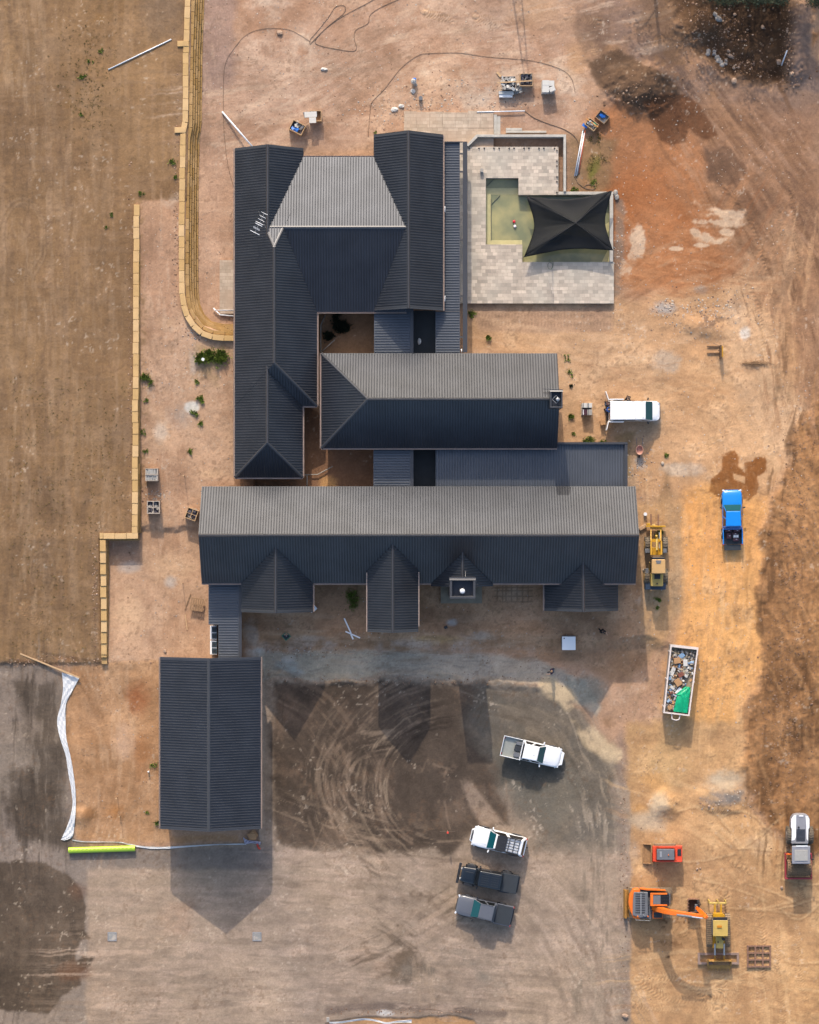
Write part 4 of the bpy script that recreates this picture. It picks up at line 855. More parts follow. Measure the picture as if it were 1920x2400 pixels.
# ------------------------------------------------------------------ terrace, pool, planter
def pave_mat(name, c1, c2, c3, sx=1.0, rot=0.0):
    m = bpy.data.materials.new(name); m.use_nodes = True; n = m.node_tree.nodes; l = m.node_tree.links; b = n['Principled BSDF']
    tc = n.new('ShaderNodeTexCoord'); mp = n.new('ShaderNodeMapping'); mp.inputs['Rotation'].default_value = (0, 0, rot); l.new(tc.outputs['Object'], mp.inputs[0])
    br = n.new('ShaderNodeTexBrick'); br.offset = .37; br.offset_frequency = 2; br.squash = 1.7; br.squash_frequency = 3
    br.inputs['Scale'].default_value = sx; br.inputs['Mortar Size'].default_value = .008; br.inputs['Brick Width'].default_value = .46; br.inputs['Row Height'].default_value = .31; br.inputs['Bias'].default_value = 0.0
    br.inputs['Color1'].default_value = (*c1, 1); br.inputs['Color2'].default_value = (*c2, 1); br.inputs['Mortar'].default_value = (*[v*.6 for v in c3], 1); l.new(mp.outputs[0], br.inputs['Vector'])
    nz = n.new('ShaderNodeTexNoise'); nz.inputs['Scale'].default_value = 1.1; nz.inputs['Detail'].default_value = 8; nz.inputs['Roughness'].default_value = .7; l.new(tc.outputs['Object'], nz.inputs['Vector'])
    cr = n.new('ShaderNodeMapRange'); cr.inputs[1].default_value = .3; cr.inputs[2].default_value = .7; cr.inputs[3].default_value = .78; cr.inputs[4].default_value = 1.16; l.new(nz.outputs[0], cr.inputs[0])
    mx = n.new('ShaderNodeMix'); mx.data_type = 'RGBA'; mx.blend_type = 'MULTIPLY'; mx.inputs[0].default_value = 1; l.new(br.outputs[0], mx.inputs[6]); l.new(cr.outputs[0], mx.inputs[7])
    n2 = n.new('ShaderNodeTexNoise'); n2.inputs['Scale'].default_value = .35; n2.inputs['Detail'].default_value = 3; l.new(tc.outputs['Object'], n2.inputs['Vector'])
    c2r = n.new('ShaderNodeMapRange'); c2r.inputs[1].default_value = .4; c2r.inputs[2].default_value = .65; c2r.inputs[3].default_value = 0; c2r.inputs[4].default_value = .55; l.new(n2.outputs[0], c2r.inputs[0])
    m2 = n.new('ShaderNodeMix'); m2.data_type = 'RGBA'; m2.inputs[7].default_value = (*c3, 1); l.new(c2r.outputs[0], m2.inputs[0]); l.new(mx.outputs[2], m2.inputs[6]); l.new(m2.outputs[2], b.inputs['Base Color'])
    b.inputs['Roughness'].default_value = .8; return m
M_PAVE = pave_mat('travertine_pavers', A(240, 220, 198), A(182, 168, 152), A(200, 192, 176))
M_PAVE2 = pave_mat('travertine_dusty', A(222, 200, 176), A(190, 170, 146), A(204, 172, 144))
TZ = .42
tz = lambda X, Y: P(X, Y, TZ)
WZ = TZ-.85
te = thing('terrace', 'pale stone paved pool terrace', None, (*P(1250, 560), 0)); te['kind'] = 'structure'
for k in ('category', 'label'):
    if k in te: del te[k]
COL.objects.unlink(te); bpy.data.objects.remove(te)
m = MB()
quads = [(1096, 344, 1139, 711), (1139, 344, 1309, 417), (1215.5, 417, 1309, 449.5), (1139, 573, 1224.5, 711), (1224.5, 614, 1439, 711)]
for (a, b_, c, d) in quads: m.prism(rect(a, b_, c, d, TZ), WZ-.6, TZ)
m.prism(rect(1215.5, 449.5, 1309, 456.5, TZ), WZ-.6, TZ)
tag(m.build('pool_terrace', M_PAVE, None, (*P(1250, 560), 0), world=True), 'pale stone paved terrace round the pool', None, None, 'structure')
sw = thing('swimming_pool', 'L shaped swimming pool of murky green water with shallow ledges', 'swimming pool', (*P(1300, 520), WZ))
M_WATER = bpy.data.materials.new('murky_water'); M_WATER.use_nodes = True
n = M_WATER.node_tree.nodes; l = M_WATER.node_tree.links; b = n['Principled BSDF']; tc = n.new('ShaderNodeTexCoord'); nz = n.new('ShaderNodeTexNoise'); nz.inputs['Scale'].default_value = .45; nz.inputs['Detail'].default_value = 4; l.new(tc.outputs['Object'], nz.inputs['Vector'])
cr = n.new('ShaderNodeValToRGB'); cr.color_ramp.elements[0].position = .38; cr.color_ramp.elements[0].color = (*A(142, 146, 112), 1); cr.color_ramp.elements[1].position = .68; cr.color_ramp.elements[1].color = (*A(196, 186, 132), 1); l.new(nz.outputs[0], cr.inputs[0]); l.new(cr.outputs[0], b.inputs['Base Color']); b.inputs['Roughness'].default_value = .12
nw = n.new('ShaderNodeTexNoise'); nw.inputs['Scale'].default_value = 6; l.new(tc.outputs['Object'], nw.inputs['Vector']); bp = n.new('ShaderNodeBump'); bp.inputs['Strength'].default_value = .06; l.new(nw.outputs[0], bp.inputs['Height']); l.new(bp.outputs[0], b.inputs['Normal'])
M_LEDGE = mat('pool_ledge', A(214, 204, 150), rough=.3, var=.1); M_TILE = mat('pool_render', A(120, 122, 100), rough=.5, var=.1)
m = MB(); m.prism([P(*q, WZ) for q in ((1139, 417), (1139, 573), (1224.5, 573), (1224.5, 614), (1429, 614), (1429, 456.5), (1215.5, 456.5), (1215.5, 417))], WZ-.5, WZ); m.build('water', M_WATER, sw, world=True)
m = MB(); m.prism(rect(1139.2, 441, 1150.5, 573, WZ), WZ-.3, WZ+.03); m.prism(rect(1150.5, 441, 1215, 456, WZ), WZ-.3, WZ+.028); m.prism(rect(1150.5, 563, 1224, 573, WZ), WZ-.3, WZ+.026); m.build('ledge', M_LEDGE, sw, world=True)
m = MB(); m.tube([P3(1151.5, 466, WZ+.06), P3(1151.5, 562, WZ+.06)], .035, 6); m.tube([P3(1152, 478, WZ+.06), P3(1172, 458, WZ+.06)], .03, 6); m.tube([P3(1140, 437, WZ+.06), P3(1160, 418, WZ+.06)], .03, 6); m.build('step_edge', M_TILE, sw, world=True)
for (a, b_, r) in ((1420, 552, 13),):
    pts = [(1405+18*math.cos(R(k)), 545+14*math.sin(R(k))) for k in range(0, 360, 24)]; pts = [(1396, 540), (1428.5, 520), (1428.5, 540), (1420, 550), (1408, 555), (1398, 550)]
m = MB(); m.prism([P(*q, WZ) for q in pts], WZ-.2, WZ+.02); m.build('pool_seat', M_LEDGE, sw, world=True)
m = MB(); m.prism([P(*q, WZ) for q in ((1411, 613.8), (1420, 595), (1428.8, 580), (1428.8, 613.8))], WZ-.2, WZ+.022); m.build('pool_seat', M_LEDGE, sw, world=True)
pw = thing('pool_wall', 'pale concrete coping wall along the north and east pool edges', 'wall', (*P(1400, 500), TZ))
m = MB(); m.prism(rect(1309.3, 449, 1437.5, 456.2, TZ+.1), -.3, TZ+.1); m.prism(rect(1429.3, 456.4, 1437.5, 613.6, TZ+.1), -.3, TZ+.1); m.build('coping', M_CONC, pw, world=True, bevel=.015)
pt = thing('planter_wall', 'white topped concrete retaining wall framing the sunken strip north of the terrace', 'wall', (*P(1220, 320), 0))
m = MB(); zt = TZ+.25
m.prism(rect(1120, 315, 1327, 321, zt), -.6, zt); m.prism(rect(1321, 321.2, 1327, 448.5, zt), -.6, zt-.002); m.prism([P(1098, 343, zt), P(1120, 321.3, zt), P(1120, 315, zt), P(1117, 315, zt), P(1093, 340, zt)], -.6, zt-.004)
m.build('coping', M_CONC, pt, world=True, bevel=.015)
m = MB(); m.prism(rect(1311, 402, 1319, 447, .1), -.2, .12)
tag(m.build('timber_plank', mat('wet_timber', A(150, 116, 90), rough=.8), None, (*P(1315, 425), 0), world=True), 'brown plank lying in the sunken strip beside the terrace', 'plank')
sp = MB(); x, y = P(1100, 348, TZ); q0 = None
spots = [(X, 347.5) for X in (1100, 1123, 1135, 1158, 1170, 1193.5, 1205, 1228.5, 1240, 1263.5, 1275, 1300)]+[(1305.5, Y) for Y in (353, 377.5, 389, 414.5, 426, 451)]
M_SPIG = mat('black_spigot', (.012, .012, .014), rough=.35, var=0)
for i, (X, Y) in enumerate(spots):
    if i == 0:
        m = MB(); m.cyl((0, 0, 0), (0, 0, .14), .05, .045, 10); m.cyl((0, 0, 0), (0, 0, .015), .075, .075, 12); q0 = m.build('fence_spigot', M_SPIG, None, P3(X, Y, TZ), smooth=False); tag(q0, 'short black fence spigot fixed near the terrace edge', 'fence spigot', 'fence spigots along the terrace edge')
    else:
        c = q0.copy(); COL.objects.link(c); c.location = P3(X, Y, TZ)
# other paved areas
def slab(X0, Y0, X1, Y1, z, name, mt, kind='structure', lab=None, zb=-.3):
    m = MB(); m.prism(rect(X0, Y0, X1, Y1, z), zb, z); o = m.build(name, mt, None, (*P((X0+X1)/2, (Y0+Y1)/2), 0), world=True); return tag(o, lab, None, None, kind)
m = MB(); random.seed(3)
for i in range(7):
    for (a, b_) in ((947+i*30, 947+(i+1)*30),):
        m.prism(rect(a+.2, 262+random.uniform(-3, 4), b_-.2, 300, .2), -.3, .2+.002*i)
m.prism(rect(947, 300.2, 1157, 345, .2), -.3, .199)
tag(m.build('garden_path', M_PAVE2, None, (*P(1050, 300), 0), world=True), None, None, None, 'structure')
m = MB(); m.prism(rect(1157.5, 268, 1165, 314, .14), -.3, .13); m.prism(rect(1165.3, 272, 1173, 314, .1), -.3, .04); tag(m.build('path_step', M_CONC, None, (*P(1165, 290), 0), world=True), None, None, None, 'structure')
slab(515, 609.5, 552, 735, .3, 'side_patio', M_PAVE2)
slab(1040, 334, 1096, 711, .38, 'verandah_floor', M_PAVE)
m = MB(); m.prism(rect(1186, 306, 1281, 311, .3), -.1, .22); m.prism(rect(1186, 299.5, 1224, 305.6, .3), -.1, .18)
tag(m.build('concrete_footing', M_CONC, None, (*P(1230, 305), 0), world=True, bevel=.02), 'narrow greenish concrete footing parallel to the planter wall', 'footing')

# ------------------------------------------------------------------ limestone block walls
M_LIME = mat('limestone', A(222, 182, 124), rough=.85, var=.12, vscale=1.6, bump=.3, bscale=12)
M_LIMED = mat('weathered_limestone', A(186, 148, 92), rough=.9, var=.22, vscale=1.2, bump=.3, bscale=12)
island(M_LIME, .11); island(M_LIMED, .14)
def offset_line(pts, d):
    out = []; n = len(pts)
    for i in range(n):
        a = Vector(pts[max(i-1, 0)]); c = Vector(pts[min(i+1, n-1)]); t = (c-a).normalized(); out.append((pts[i][0]+t.y*d, pts[i][1]-t.x*d))
    return out
def blocks(mb, line, w, h, ztop, L=1.03, jit=.02, gap=.025, ph=0.0):
    """line in world xy; ztop(x, y)"""
    seg = [(Vector(line[i]), Vector(line[i+1])) for i in range(len(line)-1)]; lens = [(b-a).length for a, b in seg]; tot = sum(lens)
    def at(s):
        s = max(0, min(tot-1e-4, s))
        for (a, b), L_ in zip(seg, lens):
            if s <= L_: return a.lerp(b, s/L_), (b-a).normalized()
            s -= L_
        return seg[-1][1], (seg[-1][1]-seg[-1][0]).normalized()
    s = -ph*L
    while s < tot-.05:
        e = min(s+L*random.uniform(.97, 1.03), tot); st = max(s, 0)
        if e-st > .15:
            a, _ = at(st+gap/2); b, _ = at(e-gap/2); c = (a+b)/2; d = b-a; an = math.atan2(d.y, d.x); o = Vector((-d.y, d.x)).normalized()*random.uniform(-jit, jit)
            z = ztop(c.x, c.y); mb.box(c.x+o.x, c.y+o.y, z-h+random.uniform(-.008, .008), d.length, w*random.uniform(.96, 1.03), h, an+random.uniform(-.006, .006))
        s = e
lw = thing('retaining_wall', 'tall curving limestone block retaining wall with stepped courses west of the house', 'retaining wall', G(440, 400))
base = [(441, -40), (440, 0), (438, 60), (437, 95), (436, 102), (435, 200), (434, 298), (429, 308), (427, 420), (426, 540), (426, 640), (427, 690), (432, 722), (441, 745), (455, 765), (472, 780), (494, 789), (520, 792), (580, 793)]
ZT = 1.62
wl_ = [P(X, Y, ZT) for X, Y in base]
m = MB(); blocks(m, wl_, .5, .34, lambda x, y: ZT); m.build('capping_course', M_LIME, lw, world=True, bevel=.02)
m = MB()
for k in range(1, 6):
    off = offset_line(wl_, -(.27+.185*k)+.0)
    blocks(m, off, .34, .34, lambda x, y, k=k: ZT-.30*k, ph=(k % 2)*.5+.13*k, jit=.006)
m.build('lower_courses', M_LIMED, lw, world=True, bevel=.02)
m = MB()
for (X, Y) in ((429, 102), (422.5, 304.5)): c = P(X, Y, ZT+.02); m.box(c[0], c[1], ZT-.3, 1.0, .5, .34, R(2))
m.build('projecting_block', M_LIME, lw, world=True, bevel=.02)
l2 = thing('retaining_wall', 'long straight single-row limestone wall with a dog-leg corner', 'retaining wall', G(320, 900))
def zt2(x, y):
    Y = 1200-y*PPM; return float(np.interp(Y, [480, 900, 1263, 1560], [1.72, 1.8, 1.45, .42]))
m = MB()
pa = [(320.5, 479), (320, 560), (318.5, 800), (317, 1000), (316.5, 1150), (315.5, 1250)]; pb = [(323, 1256.5), (232.5, 1256.5)]; pc = [(240, 1265), (240.5, 1400), (240.5, 1543)]
cv = lambda q: [P(X, Y, 1.7) for X, Y in q]
for q in (pa, pb, pc): blocks(m, cv(q), .52, .36, zt2, jit=.03)
m.build('capping_course', M_LIME, l2, world=True, bevel=.02)
m = MB()
for q, sgn in ((pa, -1), (pb, -1), (pc, -1)):
    w_ = cv(q); o1 = offset_line(w_, -.10*1 if sgn < 0 else .1)
    for k in range(1, 5): blocks(m, offset_line(w_, -(.04+.045*k)), .5, .36, lambda x, y, k=k: zt2(x, y)-.365*k, ph=.5*(k % 2), jit=.008)
c = P(244.5, 1549, .4); m.box(c[0], c[1], -.3, .5, .6, .6)
m.build('lower_courses', M_LIMED, l2, world=True, bevel=.02)
# ------------------------------------------------------------------ vehicles and machines
M_TYRE = mat('tyre_rubber', (0.02, 0.019, 0.018), rough=.85, var=.25, vscale=6)
M_TYRED = mat('dusty_tyre', A(120, 108, 92), rough=.9, var=.25, vscale=6)
M_RIM = mat('rim_metal', (0.25, 0.25, 0.26), rough=.35, metal=.7, var=0)
M_SCREEN = mat('tinted_glass', (0.003, 0.055, 0.07), rough=.12, var=0, spec=.35)
M_SIDEG = mat('dark_side_glass', (0.006, 0.007, 0.008), rough=.1, var=0, spec=.7)
M_LAMP = mat('headlamp_lens', (0.55, 0.57, 0.6), rough=.1, var=0)
M_TAIL = mat('tail_lamp', (0.45, 0.02, 0.015), rough=.25, var=0)
def paintm(name, c, rough=.3, var=.04): return mat(name, c, rough=rough, var=var, vscale=2, coat=.6)
P_WHITE = paintm('white_paint', (.68, .68, .68)); P_BLUE = paintm('blue_paint', (.0, .17, .55), .25); P_BLACK = paintm('black_paint', (.005, .008, .012), .28); P_GREY = paintm('grey_paint', (.085, .09, .105), .32)
M_LINER = mat('tray_liner', (0.02, 0.024, 0.028), rough=.55, var=.15)
M_YEL = mat('machine_yellow', A(240, 178, 20, .5), rough=.45, var=.14, vscale=3); M_YELF = mat('faded_yellow', A(232, 196, 104, .52), rough=.5, var=.1, vscale=2)
M_ORG = mat('machine_orange', (0.62, 0.13, 0.008), rough=.42, var=.1, vscale=3); M_REDO = mat('machine_red', (0.62, 0.06, 0.02), rough=.42, var=.12, vscale=3)
M_MGREY = mat('machine_grey', (0.11, 0.115, 0.125), rough=.5, var=.12, vscale=4); M_MUD = mat('muddy_steel', A(176, 134, 92), rough=.9, var=.28, vscale=5, bump=.3)
M_RUST = mat('rusty_steel', A(150, 112, 90), rough=.85, var=.3, vscale=6); M_TRK = mat('dusty_track', A(160, 136, 108), rough=.9, var=.3, vscale=8)
def panel(mb, q, inset=.06, off=.012):
    """thin pane lying just proud of quad q"""
    q = [Vector(p) for p in q]; c = sum(q, Vector())/4; nrm = (q[1]-q[0]).cross(q[3]-q[0]).normalized()
    a = [c+(p-c)*(1-inset)+nrm*off for p in q]; b = [p-nrm*(off+.01) for p in a]
    mb.add(a+b, [(0, 1, 2, 3), (7, 6, 5, 4), (0, 4, 5, 1), (1, 5, 6, 2), (2, 6, 7, 3), (3, 7, 4, 0)])
def wheel(t, x, y, r, w, rimm=None, name='wheel', dusty=False, lugs=0):
    m = MB(); m.cyl((x, y-w/2, r), (x, y+w/2, r), r, n=24)
    if lugs:
        for i in range(lugs):
            a = 2*math.pi*i/lugs
            for s in (-1, 1): m.box(x+math.cos(a)*r, y+s*w*.25, r+math.sin(a)*r-.03, .09, w*.48, .06, s*.35, ry=-a+math.pi/2)
    o = m.build(name, M_TYRED if dusty else M_TYRE, t, bevel=.02 if not lugs else 0)
    m = MB(); s = 1 if y > 0 else -1; m.cyl((x, y+s*(w/2-.02), r), (x, y+s*(w/2+.015), r), r*.58, n=18); m.cyl((x, y+s*(w/2+.01), r), (x, y+s*(w/2+.04), r), r*.18, n=10); m.build('rim', rimm or M_RIM, o)
def body_loft(m, st):
    """st rows: x, half width, bottom z, top z, crown"""
    rings = []
    for (x, w, zb, zt, cr) in st:
        h = zt-zb
        half = [(w*.90, zb), (w*.985, zb+.12*h), (w, zb+.45*h), (w*.985, zb+.78*h), (w*.94, zb+.93*h), (w*.84, zt-.012), (w*.45, zt+cr*.8), (0, zt+cr)]
        rings.append([(x, -a, z) for a, z in half]+[(x, a, z) for a, z in half[-2::-1]])
    m.loft(rings)
def cabin(t, body, x0, x1, x2, x3, zb, zt, wb, wt, glass=M_SCREEN, roofm=None, sidebar=True, split=.5, scr_in=.05):
    """x0 windscreen foot, x1 roof front, x2 roof rear, x3 rear foot"""
    B = [(x0, -wb*.93, zb), (x0, wb*.93, zb), (x3, wb, zb), (x3, -wb, zb)]; T = [(x1, -wt*.95, zt-.02), (x1, wt*.95, zt-.02), (x2, wt, zt), (x2, -wt, zt)]
    m = MB(); m.add(B+T, [(3, 2, 1, 0), (4, 5, 6, 7), (0, 1, 5, 4), (1, 2, 6, 5), (2, 3, 7, 6), (3, 0, 4, 7)]); c = m.build('cabin', roofm or body, t, bevel=.12, seg=4)
    m = MB(); panel(m, [B[0], B[1], T[1], T[0]], scr_in, .015); m.build('windscreen', glass, c)
    m = MB(); panel(m, [B[2], B[3], T[3], T[2]], .14, .012); m.build('rear_window', M_SIDEG, c)
    for s in (1, -1):
        for (u0, u1) in (((.04, split-.02), (split+.02, .95)) if sidebar else ((.04, .95),)):
            b0, b1, t0, t1 = (B[1], B[2], T[1], T[2]) if s > 0 else (B[0], B[3], T[0], T[3])
            L = lambda p, q, u: tuple(p[i]+(q[i]-p[i])*u for i in range(3))
            q = [L(b0, b1, u0), L(b0, b1, u1), L(t0, t1, u1), L(t0, t1, u0)]
            if s < 0: q = [q[1], q[0], q[3], q[2]]
            m = MB(); panel(m, q, .12, .012); m.build('side_window', M_SIDEG, c)
    return c
def mirrors(t, x, y, z, m_):
    for s in (1, -1):
        m = MB(); m.box(x, s*(y+.1), z, .12, .24, .16, s*-.25); m.build('wing_mirror', m_, t, bevel=.025)
def lamps(t, xf, yf, zf, xr, yr, zr, rear=True):
    for s in (1, -1):
        m = MB(); m.box(xf, s*yf, zf, .16, .34, .14, s*-.5); m.build('headlight', M_LAMP, t, bevel=.03)
        if rear: m = MB(); m.box(xr, s*yr, zr, .09, .16, .3); m.build('tail_light', M_TAIL, t, bevel=.02)
def ute_front(t, body, xf=2.6, w=.92, bar=None, hood=None):
    m = MB(); body_loft(m, [(xf, .50, .48, .70, 0), (xf-.05, .66, .38, .84, .01), (xf-.14, .78, .33, .91, .02), (xf-.3, .88, .30, .96, .03), (xf-.6, w, .28, 1.0, .035), (xf-1.1, w, .28, 1.05, .045), (xf-1.55, w, .28, 1.10, .03), (xf-1.7, w, .28, 1.1, 0), (-.95, w, .28, 1.1, 0), (-1.0, w*.99, .3, 1.09, 0)])
    b = m.build('body', body, t, smooth=True)
    m = MB()
    for s in (1, -1): m.tube([(xf-.35, s*.42, .965), (xf-1.5, s*.55, 1.125)], .012, 5)
    for s in (1, -1): m2 = MB(); m2.tube([(xf-.4, s*.45, .985), (xf-1.0, s*.52, 1.06), (xf-1.5, s*.56, 1.12)], .011, 5); m2.build('bonnet_crease', body, b)
    m = MB(); m.box(xf-1.62, 0, 1.105, .09, 1.3, .02); m.build('wiper_panel', M_DARK, b)
    m = MB(); m.box(xf-.02, 0, .5, .06, 1.0, .3); m.build('grille', M_DARK, b, bevel=.02)
    if bar:
        q = MB(); q.loft([[(xf+.04, -.62, z), (xf+.24, -.55, z), (xf+.24, .55, z), (xf+.04, .62, z), (xf-.32, .97, z), (xf-.42, .93, z), (xf-.02, .55, z), (xf-.02, -.55, z), (xf-.42, -.93, z), (xf-.32, -.97, z)] for z in (.42, .82)])
        q.build('bull_bar', bar, t, bevel=.03)
    return b
def wheels4(t, xa, xb, y, r=.39, w=.27, **k):
    for x in (xa, xb):
        for s in (1, -1):
            wheel(t, x, s*y, r, w, **k)
            m = MB(); pts = []
            for i in range(9):
                a = math.pi*i/8; pts.append((x+math.cos(a)*(r+.1), r+.02+math.sin(a)*(r+.1)))
            vs = [(p[0], s*(y+w/2-.06), p[1]) for p in pts]+[(p[0], s*(y+w/2+.02), p[1]) for p in pts]
            m.add(vs, [(i, i+1, i+10, i+9) for i in range(8)]); m.build('wheel_arch', M_DARK, t)
def bed(t, body, x0, x1, w, z=1.08, floor=.62, liner=M_LINER, tail=True, tg=None):
    m = MB(); th = .09
    m.box((x0+x1)/2, w-th/2, .32, x0-x1, th, z-.32); m.box((x0+x1)/2, -(w-th/2), .32, x0-x1, th, z-.32)
    m.box(x0-.04, 0, .32, .08, 2*w-2*th-.004, z-.34)
    o = m.build('bed', body, t, bevel=.03)
    m = MB(); m.box((x0+x1)/2-.03, 0, floor-.05, x0-x1-.1, 2*w-2*th-.01, .06)
    for k in range(9): m.box((x0+x1)/2-.03, -w+.2+k*(2*w-.4)/8, floor+.008, x0-x1-.2, .04, .02)
    m.build('bed_liner', liner, o)
    if tail: m = MB(); m.box(x1+.04, 0, .45, .08, 2*w-.02, z-.46); m.build('tailgate', tg or body, t, bevel=.02)
    return o
def place(px, py, ang, z=None, zc=1.0):
    """px,py: where the body (at height zc) shows in the plan"""
    g = gz(px, py); x, y = P(px, py, g+zc); return (x, y, g), R(ang)
# white tray-back ute
loc, rz = place(1248, 1763, -12.9)
t = thing('ute', 'white dual cab ute with open drop-side tray and toolboxes on the dark gravel', 'ute', loc, rz)
ute_front(t, P_WHITE, 2.62, .92, bar=P_WHITE); cabin(t, P_WHITE, 1.12, .50, -.85, -.95, 1.09, 1.76, .88, .70); lamps(t, 2.45, .72, .72, -2.7, .7, .7); mirrors(t, .85, .93, 1.12, P_WHITE); wheels4(t, 1.72, -1.5, .80)
m = MB(); x0, x1, w = -1.03, -2.78, .93
for (cx, cy, sx, sy) in ((x0, 0, .05, 2*w), (x1, 0, .05, 2*w), ((x0+x1)/2, w-.025, x0-x1-.06, .05), ((x0+x1)/2, -w+.025, x0-x1-.06, .05)): m.box(cx, cy, .95, sx, sy, .28)
m.box(x0+.02, 0, 1.24, .06, 2*w, .42); tr = m.build('tray_sides', P_WHITE, t, bevel=.012)
m = MB(); m.box((x0+x1)/2, 0, .88, x0-x1-.03, 2*w-.06, .07); m.build('tray_floor', mat('tray_aluminium', A(176, 178, 168), rough=.5, var=.12, metal=.2), tr)
for (a, b_, c, sx, sy, h, mt, nm) in ((-1.35, -.52, .96, .55, .42, .3, M_MGREY, 'toolbox'), (-1.35, .03, .96, .62, .5, .26, M_LINER, 'toolbox'), (-1.35, .50, .96, .55, .3, .32, M_MGREY, 'toolbox')):
    m = MB(); m.box(a, b_, c, sx, sy, h); m.build(nm, mt, tr, bevel=.03)
m = MB(); m.cyl((.15, -.2, 1.76), (.15, -.2, 1.80), .035, .02); m.build('roof_antenna', M_DARK, t)
# white wagon with roof rack
loc, rz = place(1170, 1972.5, 166.5)
t = thing('station_wagon', 'white four wheel drive wagon carrying a black slatted roof rack', 'car', loc, rz)
m = MB(); w = .93
body_loft(m, [(2.42, .55, .5, .76, 0), (2.36, .74, .40, .92, .01), (2.18, .87, .34, 1.0, .02), (1.7, w, .30, 1.06, .04), (1.1, w, .3, 1.12, .045), (.9, w, .3, 1.12, 0), (-2.1, w*.98, .3, 1.12, 0), (-2.38, .86, .34, 1.08, 0), (-2.46, .74, .4, 1.0, 0)])
b = m.build('body', P_WHITE, t, smooth=True); c = cabin(t, P_WHITE, 1.0, .42, -2.1, -2.36, 1.11, 1.80, .89, .70, split=.45)
for s in (1, -1): m = MB(); m.tube([(2.1, s*.35, 1.04), (1.1, s*.5, 1.165)], .014, 5); m.build('bonnet_crease', P_WHITE, b)
m = MB(); m.loft([[(2.45, -.62, z), (2.62, -.5, z), (2.62, .5, z), (2.45, .62, z), (2.12, .96, z), (2.02, .9, z), (2.38, .5, z), (2.38, -.5, z), (2.02, -.9, z), (2.12, -.96, z)] for z in (.45, .84)]); bb = m.build('bull_bar', P_WHITE, t, bevel=.03)
m = MB(); m.box(2.5, 0, .845, .12, .9, .1); m.build('light_bar', M_DARK, bb, bevel=.02)
rk = MB()
for k in range(6): rk.box(-.85, -.62+k*.248, 1.90, 1.95, .05, .035)
for k in range(5): rk.box(-1.78+k*.46, 0, 1.885, .06, 1.3, .03)
rk.box(.02, 0, 1.9, .5, 1.28, .03); rk.box(-.85, .665, 1.87, 2.05, .05, .07); rk.box(-.85, -.665, 1.87, 2.05, .05, .07); rk.box(-.4, 0, 1.9, .5, 1.3, .02)
rk.build('roof_rack', M_DARK, c)
m = MB(); m.tube([(1.6, -.93, 1.0), (.95, -.96, 1.15), (.45, -.74, 1.82)], .035, 6); m.build('snorkel', M_DARK, t, smooth=True)
m = MB(); m.box(-2.55, 0, .42, .28, .07, .07); m.build('tow_bar', M_DARK, t)
lamps(t, 2.28, .72, .78, -2.4, .78, .8); mirrors(t, .78, .95, 1.14, P_WHITE); wheels4(t, 1.5, -1.45, .83)
# black four-door pickup, boxy
loc, rz = place(1143.8, 2060, 168.8)
t = thing('pickup_truck', 'black boxy pickup with ribbed roof panel and wide front bar, between two parked cars', 'pickup', loc, rz)
m = MB(); body_loft(m, [(2.45, .62, .55, 1.0, 0), (2.42, .68, .5, 1.06, .01), (2.2, .70, .48, 1.09, .02), (1.25, .74, .48, 1.14, .03), (1.2, .76, .48, 1.14, 0)]); b = m.build('bonnet', P_BLACK, t, smooth=True)
m = MB(); m.box(1.72, 0, 1.135, .75, .62, .04); m.build('bonnet_scoop', P_BLACK, b, bevel=.03)
m = MB(); m.box(-.05, 0, .45, 2.5, 1.6, .72); m.build('body', P_BLACK, t, bevel=.05)
c = cabin(t, P_BLACK, 1.16, .85, -1.18, -1.25, 1.16, 1.80, .80, .72, glass=M_SIDEG)
rp = MB()
for k in range(6):
    for xx in (.28, -.62): rp.box(xx, -.5+k*.2, 1.80, .7, .05, .025)
rp.build('roof_ribs', M_LINER, c)
for x in (1.62, -1.62):
    for s in (1, -1): m = MB(); m.loft([[(x-.55, s*.62, .72), (x-.35, s*.62, 1.02), (x+.4, s*.62, 1.02), (x+.58, s*.62, .74)], [(x-.55, s*.95, .72), (x-.35, s*.95, 1.0), (x+.4, s*.95, 1.0), (x+.58, s*.93, .74)]]); m.build('mudguard', M_DARK, t, bevel=.03)
bo = bed(t, P_BLACK, -1.3, -2.72, .84, 1.12); m = MB(); m.box(-2.0, 0, 1.12, 1.36, 1.62, .03); m.build('bed_cover', M_LINER, bo, bevel=.012)
m = MB(); m.box(2.66, 0, .55, .24, 1.85, .26); m.box(2.62, 0, .8, .1, .9, .12); m.build('bumper', M_DARK, t, bevel=.04)
m = MB(); m.box(-2.78, 0, .5, .14, 1.5, .18); m.build('rear_bumper', M_DARK, t, bevel=.03)
for s in (1, -1): m = MB(); m.cyl((2.44, s*.45, .84), (2.50, s*.45, .84), .1, n=14); m.build('headlight', M_LAMP, t)
mirrors(t, .85, .84, 1.16, M_DARK)
for x in (1.62, -1.62):
    for s in (1, -1): wheel(t, x, s*.83, .42, .28)
